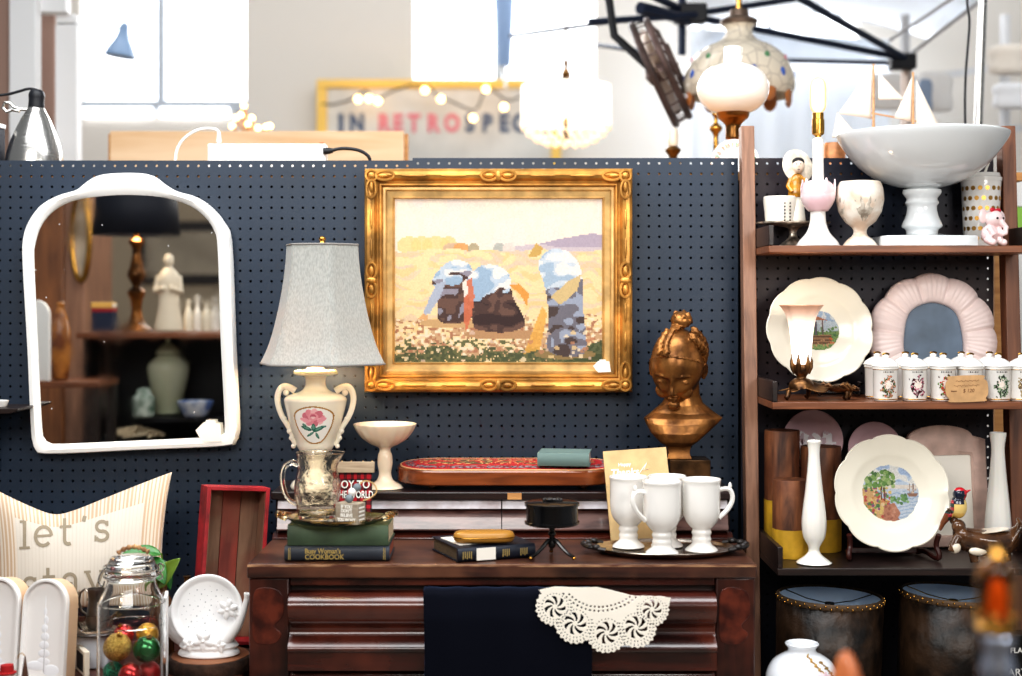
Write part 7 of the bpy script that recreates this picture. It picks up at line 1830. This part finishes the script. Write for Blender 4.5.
# the counter those two stand on
t = thing('front_counter', 'low wooden counter below the frame in the foreground', 'counter', Vector((.53, -1.95, 0)))
MB().box2((-.3, -.18, Zf-.03), (.3, .18, Zf-.0006)).build('counter_top', TABW, t, bevel=.003)
for x in (-.27, .27):
    for y in (-.15, .15): MB().box2((x-.02, y-.02, 0), (x+.02, y+.02, Zf-.0305)).build('leg', TABW, t)

# ================================================================ what the mirror sees: a cabinet and its ware left of the camera
T = 1.7
def Q(px, py, t=T): dd = D+t; return Vector(((px-511)*dd/F, -t, PZ(py, dd)))
sM = (D+T)/F
BLK = mat('black_cabinet', (24, 24, 28), rough=.5)
cb = thing('black_cabinet', 'black cabinet seen in the mirror, topped with lamp and figure', 'cabinet', Vector((Q(175, 330).x, -T, 0)))
xa, xb = Q(86, 0).x-cb.location.x, Q(250, 0).x-cb.location.x; zt_ = Q(0, 332).z; zl = Q(0, 440).z
MB().box2((xa, -.32, zl-.02), (xb, -.30, zt_-.02)).build('back_panel', BLK, cb); MB().box2((xa, -.32, zt_-.0195), (xb, .06, zt_)).build('cabinet_top', WALN, cb, bevel=.002)
MB().box2((xa, -.2995, 0), (xb, .06, zl)).build('cabinet_base', BLK, cb, bevel=.002)
zs_ = Q(0, 417).z
MB().box2((Q(146, 0).x-cb.location.x, -.2995, zs_-.015), (xb, -.02, zs_)).build('inner_shelf', BLK, cb)
for x in (xa+.01, xb-.01): MB().box2((x-.008, -.2995, zl+.0005), (x+.008, -.02, zt_-.02)).build('side_panel', BLK, cb)
zt_ += .003
def mi(px, z, dy=-.08): q_ = Q(px, 300, T-dy); return Vector((q_.x, q_.y-.0, z))
def mz(py): return Q(0, py).z
loc = mi(141, zt_, .0); t = thing('black_shade_lamp', 'bronze baluster lamp with black drum shade reflected in the mirror', 'lamp', loc)
def mp(pr): return [(r*sM, mz(y)-zt_) for r, y in ipol(pr, 3)]
MB().lathe(mp([(0,330.6),(16,330.6),(16,328),(8,322),(5,312),(6,300),(9,292),(4,286),(9,276),(7,268),(4,255),(5,247),(8,242),(3,238),(3,232)]), 32).build('lamp_base', mat('mirror_lamp_bronze', (170, 110, 50), rough=.3, metal=.7, col2=(50, 34, 24), vs=9), t)
MB().lathe([(42*sM, mz(236)-zt_), (38*sM, mz(185)-zt_)], 48, cap=False).build('drum_shade', mat('black_shade', (18, 22, 34), rough=.7), t, solid=.002)
l = bpy.data.lights.new('mirror_lamp_light', 'POINT'); l.energy = 5; l.color = (1, .8, .55); l.shadow_soft_size = .04
lo = bpy.data.objects.new('mirror_lamp_light', l); COL.objects.link(lo); lo.location = loc+Vector((0, .0, mz(222)-zt_))
loc = mi(173, zt_, .03); t = thing('robed_statue', 'pale robed standing statue reflected in the mirror', 'statue', loc)
m = MB().lathe(mp([(0,330.6),(13,330.6),(14,326),(11,310),(10,295),(11.5,282),(9,274),(3.5,268),(3,265)]), 28, sy=.7); m.sph((0, 0, mz(261)-zt_), (5*sM, 5*sM, 6.5*sM)); 
for sg in (-1, 1): m.tube([(sg*9*sM, 0, mz(277)-zt_), (sg*12*sM, .01, mz(292)-zt_), (sg*3*sM, .035, mz(288)-zt_)], [4*sM, 3.6*sM, 2.6*sM], 10)
m.build('statue_body', mat('statue_plaster', (226, 212, 190), rough=.5), t, remesh=.003, smo=2)
loc = mi(172, zs_+.003, -.17); t = thing('ginger_jar', 'cream lidded ginger jar with floral sprig reflected in the mirror', 'jar', loc)
def mq(z0, pr, k=sM): return [(r*k, mz(y)-z0) for r, y in ipol(pr, 3)]
GJ = mat('celadon_glaze', (226, 228, 204), rough=.15, coat=.5, col2=(206, 214, 180), vs=5)
MB().lathe(mq(zs_, [(0,416.8),(12,416.8),(13,412),(17,395),(21,375),(20,366),(13,359),(10,357),(0,356.8)]), 40).build('jar_body', GJ, t); MB().lathe(mq(zs_, [(0,356.5),(12,356.5),(12.5,353),(8,348),(3,345),(2,343),(3,341),(1.5,339),(0,338.5)]), 32).build('jar_lid', GJ, t)
loc = mi(148, zs_+.003, -.03); t = thing('small_lidded_jar', 'small green and white lidded jar reflected beside the ginger jar', 'jar', loc)
MB().lathe(mq(zs_, [(0,416.8),(10,416.8),(11,410),(11,398),(8,394),(7,390),(4,388),(0,387.5)]), 32).build('jar_body', mat('green_white_glaze', (196, 206, 196), rough=.2, col2=(96, 120, 104), vs=30), t)
loc = mi(199, zs_+.003, -.03); t = thing('blue_bowl', 'blue and white bowl reflected in the mirror beside the ginger jar', 'bowl', loc)
MB().lathe(mq(zs_, [(0,416.8),(10,416.8),(15,409),(18,402),(17,402),(12,412),(0,413)]), 32).build('bowl', mat('blue_white_glaze', (220, 228, 240), rough=.2, col2=(90, 120, 180), vs=24), t)
zl2 = zl+.0006
loc = mi(140, zl2, -.08); t = thing('pearl_beads', 'heap of shiny pearl bead jewellery reflected low in the mirror', 'beads', loc); t['kind'] = 'stuff'
m = MB()
for k in range(160): a = k*2.4; r_ = .085*math.sqrt(k/160); m.sph((r_*cos(a)*1.2, r_*sin(a)*.6, .012+.03*(1-r_/.085)+.004*(k % 3)), .0075, 8, 6)
m.build('pearls', mat('pearl', (240, 222, 190), rough=.12, metal=.3, coat=.6), t)
for px, lb, y0 in ((96, 'small candle glass reflected low in the mirror, left one', 394), (114, 'small candle glass reflected low in the mirror, right one', 396)):
    loc = mi(px, zl2, -.2); t = thing('candle_glass', lb, 'glass', loc); MB().lathe(mq(zl, [(0,439.8),(5,439.8),(5,438),(2,436),(3,424),(6,412),(7,y0),(6,y0),(4,414),(0,422)]), 24).build('glass', mat('pearl_glass', (226, 220, 208), rough=.1, coat=.6), t)
# brown panelled door and oval mirror behind, plus a white arched stand
t = thing('wooden_armoire', 'tall brown wooden armoire reflected at the left of the mirror', 'armoire', Vector((Q(60, 300, 2.3).x, -2.3, 0)))
aw = 1.15
MB().box2((-aw*.45, -.4, 0), (aw*.10, .0, Q(0, 178, 2.3).z)).build('carcass', WALNV, t, bevel=.005)
for x in (-.34, -.08): MB().box2((x-.11, .0005, .2), (x+.12, .02, Q(0, 200, 2.3).z)).build('door_panel', wood('armoire_door', (150, 96, 56), (96, 56, 32), 'z', 4, .35, .3), t, bevel=.006)
q_ = Q(66, 235, 2.0); t = thing('oval_frame', 'gilt oval frame leaning on the armoire reflected in the mirror', 'frame', Vector((q_.x, -2.25, q_.z)), R(35))
k_ = (D+2.1)/F
m = MB(); m.tube([(13*k_*cos(a), 0, 44*k_*sin(a)) for a in np.linspace(0, 2*PI, 48, endpoint=False)], .012, 10, closed=True); m.build('oval_rim', BRASS, t); MB().lathe([(0, 0), (1, 0), (1, .004), (0, .004)], 40, M=Matrix.Rotation(PI/2, 4, 'X') @ Matrix.Diagonal((12.5*k_, 43*k_, 1, 1))).build('oval_panel', mat('oval_print', (206, 190, 170), rough=.4, var=.4, vs=6), t)
t = thing('side_table', 'brown reflected side table holding tall amber vase', 'table', Vector((Q(72, 400, 1.5).x, -1.45, 0))); zt3 = Q(0, 378, 1.5).z
MB().box2((-.22, -.12, zt3-.02), (.16, .12, zt3)).build('table_top', WALN, t, bevel=.002)
for x in (-.2, .14):
    for y in (-.1, .1): MB().box2((x-.015, y-.015, 0), (x+.015, y+.015, zt3-.0205)).build('leg', WALND, t)
zt3 += .0006; k_ = (D+1.45)/F
def z3(y): return PZ(y, D+1.45)-zt3
t = thing('amber_vase', 'tall amber painted vase reflected at left in the mirror', 'vase', Vector((Q(66, 0, 1.45).x, -1.45, zt3)))
MB().lathe([(r*k_, z3(y)) for r, y in ipol([(0,378),(7,378),(8,374),(10,355),(10,335),(7,318),(3.5,308),(4.5,303),(0,302)], 4)], 32).build('vase_body', mat('amber_painted', (206, 140, 66), rough=.25, coat=.4, col2=(110, 62, 34), vs=12), t)
t = thing('arched_white_stand', 'white arched board reflected at far left of the mirror', 'board', Vector((Q(42, 0, 1.38).x, -1.38, zt3)), R(10))
hh_ = z3(300); MB().prism([(-.05, 0), (.05, 0)]+[(.05*cos(a), hh_-.05+.05*sin(a)) for a in np.linspace(0, PI, 14)], -.008, .008).build('board', WHITE, t, smooth=0, bevel=.002)
t = thing('back_picture', 'dark framed pale picture on the wall behind the camera, in the mirror', 'picture', Vector((Q(165, 250, 4.7).x, -6.47, Q(0, 262, 5.0).z)))
MB().box2((-.62, -.03, -.12), (.62, .0, .32)).build('picture_frame', WALND, t, bevel=.006); MB().box2((-.55, .0005, -.05), (.55, .01, .25)).build('picture_panel', mat('beige_print', (200, 186, 166), rough=.8, var=.1, vs=3), t)

for i, (px, h_, c, lb) in enumerate(((192, 300, (236, 226, 206), 'first of four pale bottles on the reflected cabinet'), (201, 296, (240, 232, 220), 'second of four pale bottles on the reflected cabinet'), (210, 302, (230, 220, 200), 'third of four pale bottles on the reflected cabinet'), (219, 298, (238, 234, 226), 'last of four pale bottles on the reflected cabinet'))):
    loc = mi(px, zt_, -.02); t = thing('pale_bottle', lb, 'bottle', loc, group='pale bottles reflected in the mirror')
    MB().lathe(mp([(0,330.6),(4,330.6),(4.3,328),(4.2,316),(3,310),(1.8,307),(1.9,h_),(0,h_)]), 20).build('bottle', mat('pale_bottle_%s' % 'abcd'[i], c, rough=.25, coat=.4), t)
loc = mi(110, zt_, .0); t = thing('dark_blue_box', 'dark blue box with red lid reflected left of the lamp', 'box', loc)
hb_ = mz(312)-zt_; MB().box2((-.04, -.03, 0), (.035, .03, hb_)).build('box', mat('ink_blue_card', (28, 40, 66), rough=.6), t, bevel=.002); MB().box2((-.041, -.031, hb_+.0003), (.036, .031, hb_+.014)).build('red_lid', mat('wine_red', (150, 30, 40), rough=.5), t, bevel=.002)
loc = mi(108, zt_+hb_+.015, .0); t = thing('yellow_book', 'yellow book on the reflected blue box', 'book', Vector(loc)); MB().box2((-.035, -.03, 0), (.04, .03, .02)).build('cover', mat('soft_yellow', (226, 180, 96), rough=.6), t, bevel=.002); MB().box2((-.034, -.0305, .003), (.0405, .028, .017)).build('page_block', PAGEP, t)
# ================================================================ pieces of parts go one level deeper
NEST = {'thumb_rest': 'mug_handle', 'knob': 'lid', 'gilt_knob_top': 'lid', 'printed_motif': 'canister_body', 'name_line': 'canister_body', 'gold_line': 'canister_body',
 'title': 'spine', 'gilt_line': 'spine', 'spine_label': 'spine', 'spine_gilt': 'spine', 'white_lettering': 'front_cover', 'white_flourish': 'front_cover',
 'rose_medallion': 'lamp_base', 'scroll_handle': 'lamp_base', 'shade_trim': 'lamp_shade', 'carved_ornament': 'gilt_frame', 'corner_scroll': 'gilt_frame', 'reed': 'gilt_frame',
 'tree_relief': 'mould_face', 'jute_loop': 'wooden_bar', 'verse': 'block', 'side_line': 'block', 'lid_ornament': 'drum', 'wire_bail': 'jar_lid', 'clip': 'jar_lid', 'wire_collar': 'jar_body', 'hinge': 'jar_body', 'fill_ring': 'jar_body',
 'crystal_drops': 'drum_shade', 'amber_rim_piece': 'dome_shade', 'glass_jewel': 'dome_shade', 'braid_trim': 'shade_cloth', 'trim_beads': 'shade_cloth', 'eye': ('elephant_body', 'bird_body'), 'red_bow': 'elephant_body',
 'outlet': 'strip_body', 'rocker_switch': 'strip_body', 'printed_mark': 'strip_body', 'gold_dot': 'tumbler_body', 'basket_holes': 'basket', 'painted_features': 'face', 'hair': 'face', 'printed_scene': 'plate', 'rim_flowers': 'plate', 'white_relief': 'plate',
 'leaf_relief': 'goblet', 'floral_spray': 'vase_body', 'welt_cord': 'stool_frame', 'case_rim': 'case_shell', 'handwriting': 'kraft_card', 'price': 'kraft_card', 'speckles': 'horn', 'cage_wire': 'cage_ring', 'button': 'snowman_body', 'letter': ('pillow_front', 'board'), 'lettering': ('plaid_cloth', 'box'), 'brass_toe': 'leg'}
def stem_(n): return n.rsplit('.', 1)[0] if n[-3:].isdigit() and '.' in n else n
for root in [o for o in bpy.data.objects if o.parent is None and 'category' in o]:
    kids = list(root.children)
    for c in kids:
        w_ = NEST.get(stem_(c.name))
        if not w_: continue
        w_ = (w_,) if isinstance(w_, str) else w_
        host = [k for k in kids if stem_(k.name) in w_ and k is not c]
        if not host: continue
        if stem_(c.name) == 'brass_toe':
            p = c.data.vertices[0].co; h = min(host, key=lambda k: min((v.co-p).length for v in k.data.vertices))
        else: h = host[0]
        c.parent = h
# ---------------------------------------------------------------- camera, light, world
cam = bpy.data.cameras.new('camera'); co = bpy.data.objects.new('camera', cam); COL.objects.link(co)
cam.sensor_width = 36; cam.lens = 36*F/1022; co.location = (0, -D, ZC); co.rotation_euler = (PI/2, 0, 0)
cam.dof.use_dof = True; cam.dof.focus_distance = 3.2; cam.dof.aperture_fstop = 2.0
cam.clip_start = .05
cam.shift_y = -(338-HY)/1022
SC.camera = co
def area(name, loc, target, sx, sy, power, col=(1,1,1)):
    l = bpy.data.lights.new(name, 'AREA'); l.shape = 'RECTANGLE'; l.size = sx; l.size_y = sy; l.energy = power; l.color = col
    o = bpy.data.objects.new(name, l); COL.objects.link(o); o.location = loc
    o.rotation_euler = (Vector(target)-Vector(loc)).to_track_quat('-Z', 'Y').to_euler(); return o
area('skylight_front', (-.8, -3.0, 2.6), (.05, -.1, .95), 2.0, .9, 49, (1, .985, .96))  # unseen key light added at upper left, in front
area('skylight_right', (1.5, -3.0, 2.0), (.8, 0, .9), .9, .7, 26, (1, .97, .93))  # unseen fill light added to brighten the shelf interiors
area('ceiling_light', (-.2, -.75, 2.75), (-.1, -.15, 1.0), 2.8, .8, 46, (.96, .98, 1))  # unseen soft light added overhead for falloff and drawer highlights
area('hall_light', (0, 1.6, 4.4), (0, 5.6, 1.8), 7, 1.5, 125, (1, .99, .97))  # unseen area light added to brighten the far wall
area('window_daylight', (0, 4.6, 3.2), (0, 2.0, 1.2), 6, 2, 230, (.96, .98, 1))
w = bpy.data.worlds.new('world'); SC.world = w; w.use_nodes = True
bg = w.node_tree.nodes['Background']; bg.inputs[0].default_value = (.93, .965, 1, 1); bg.inputs[1].default_value = .25
SC.view_settings.view_transform = 'Standard'; SC.view_settings.look = 'Medium High Contrast'
SC.view_settings.exposure = 0.0; SC.view_settings.gamma = 1.0
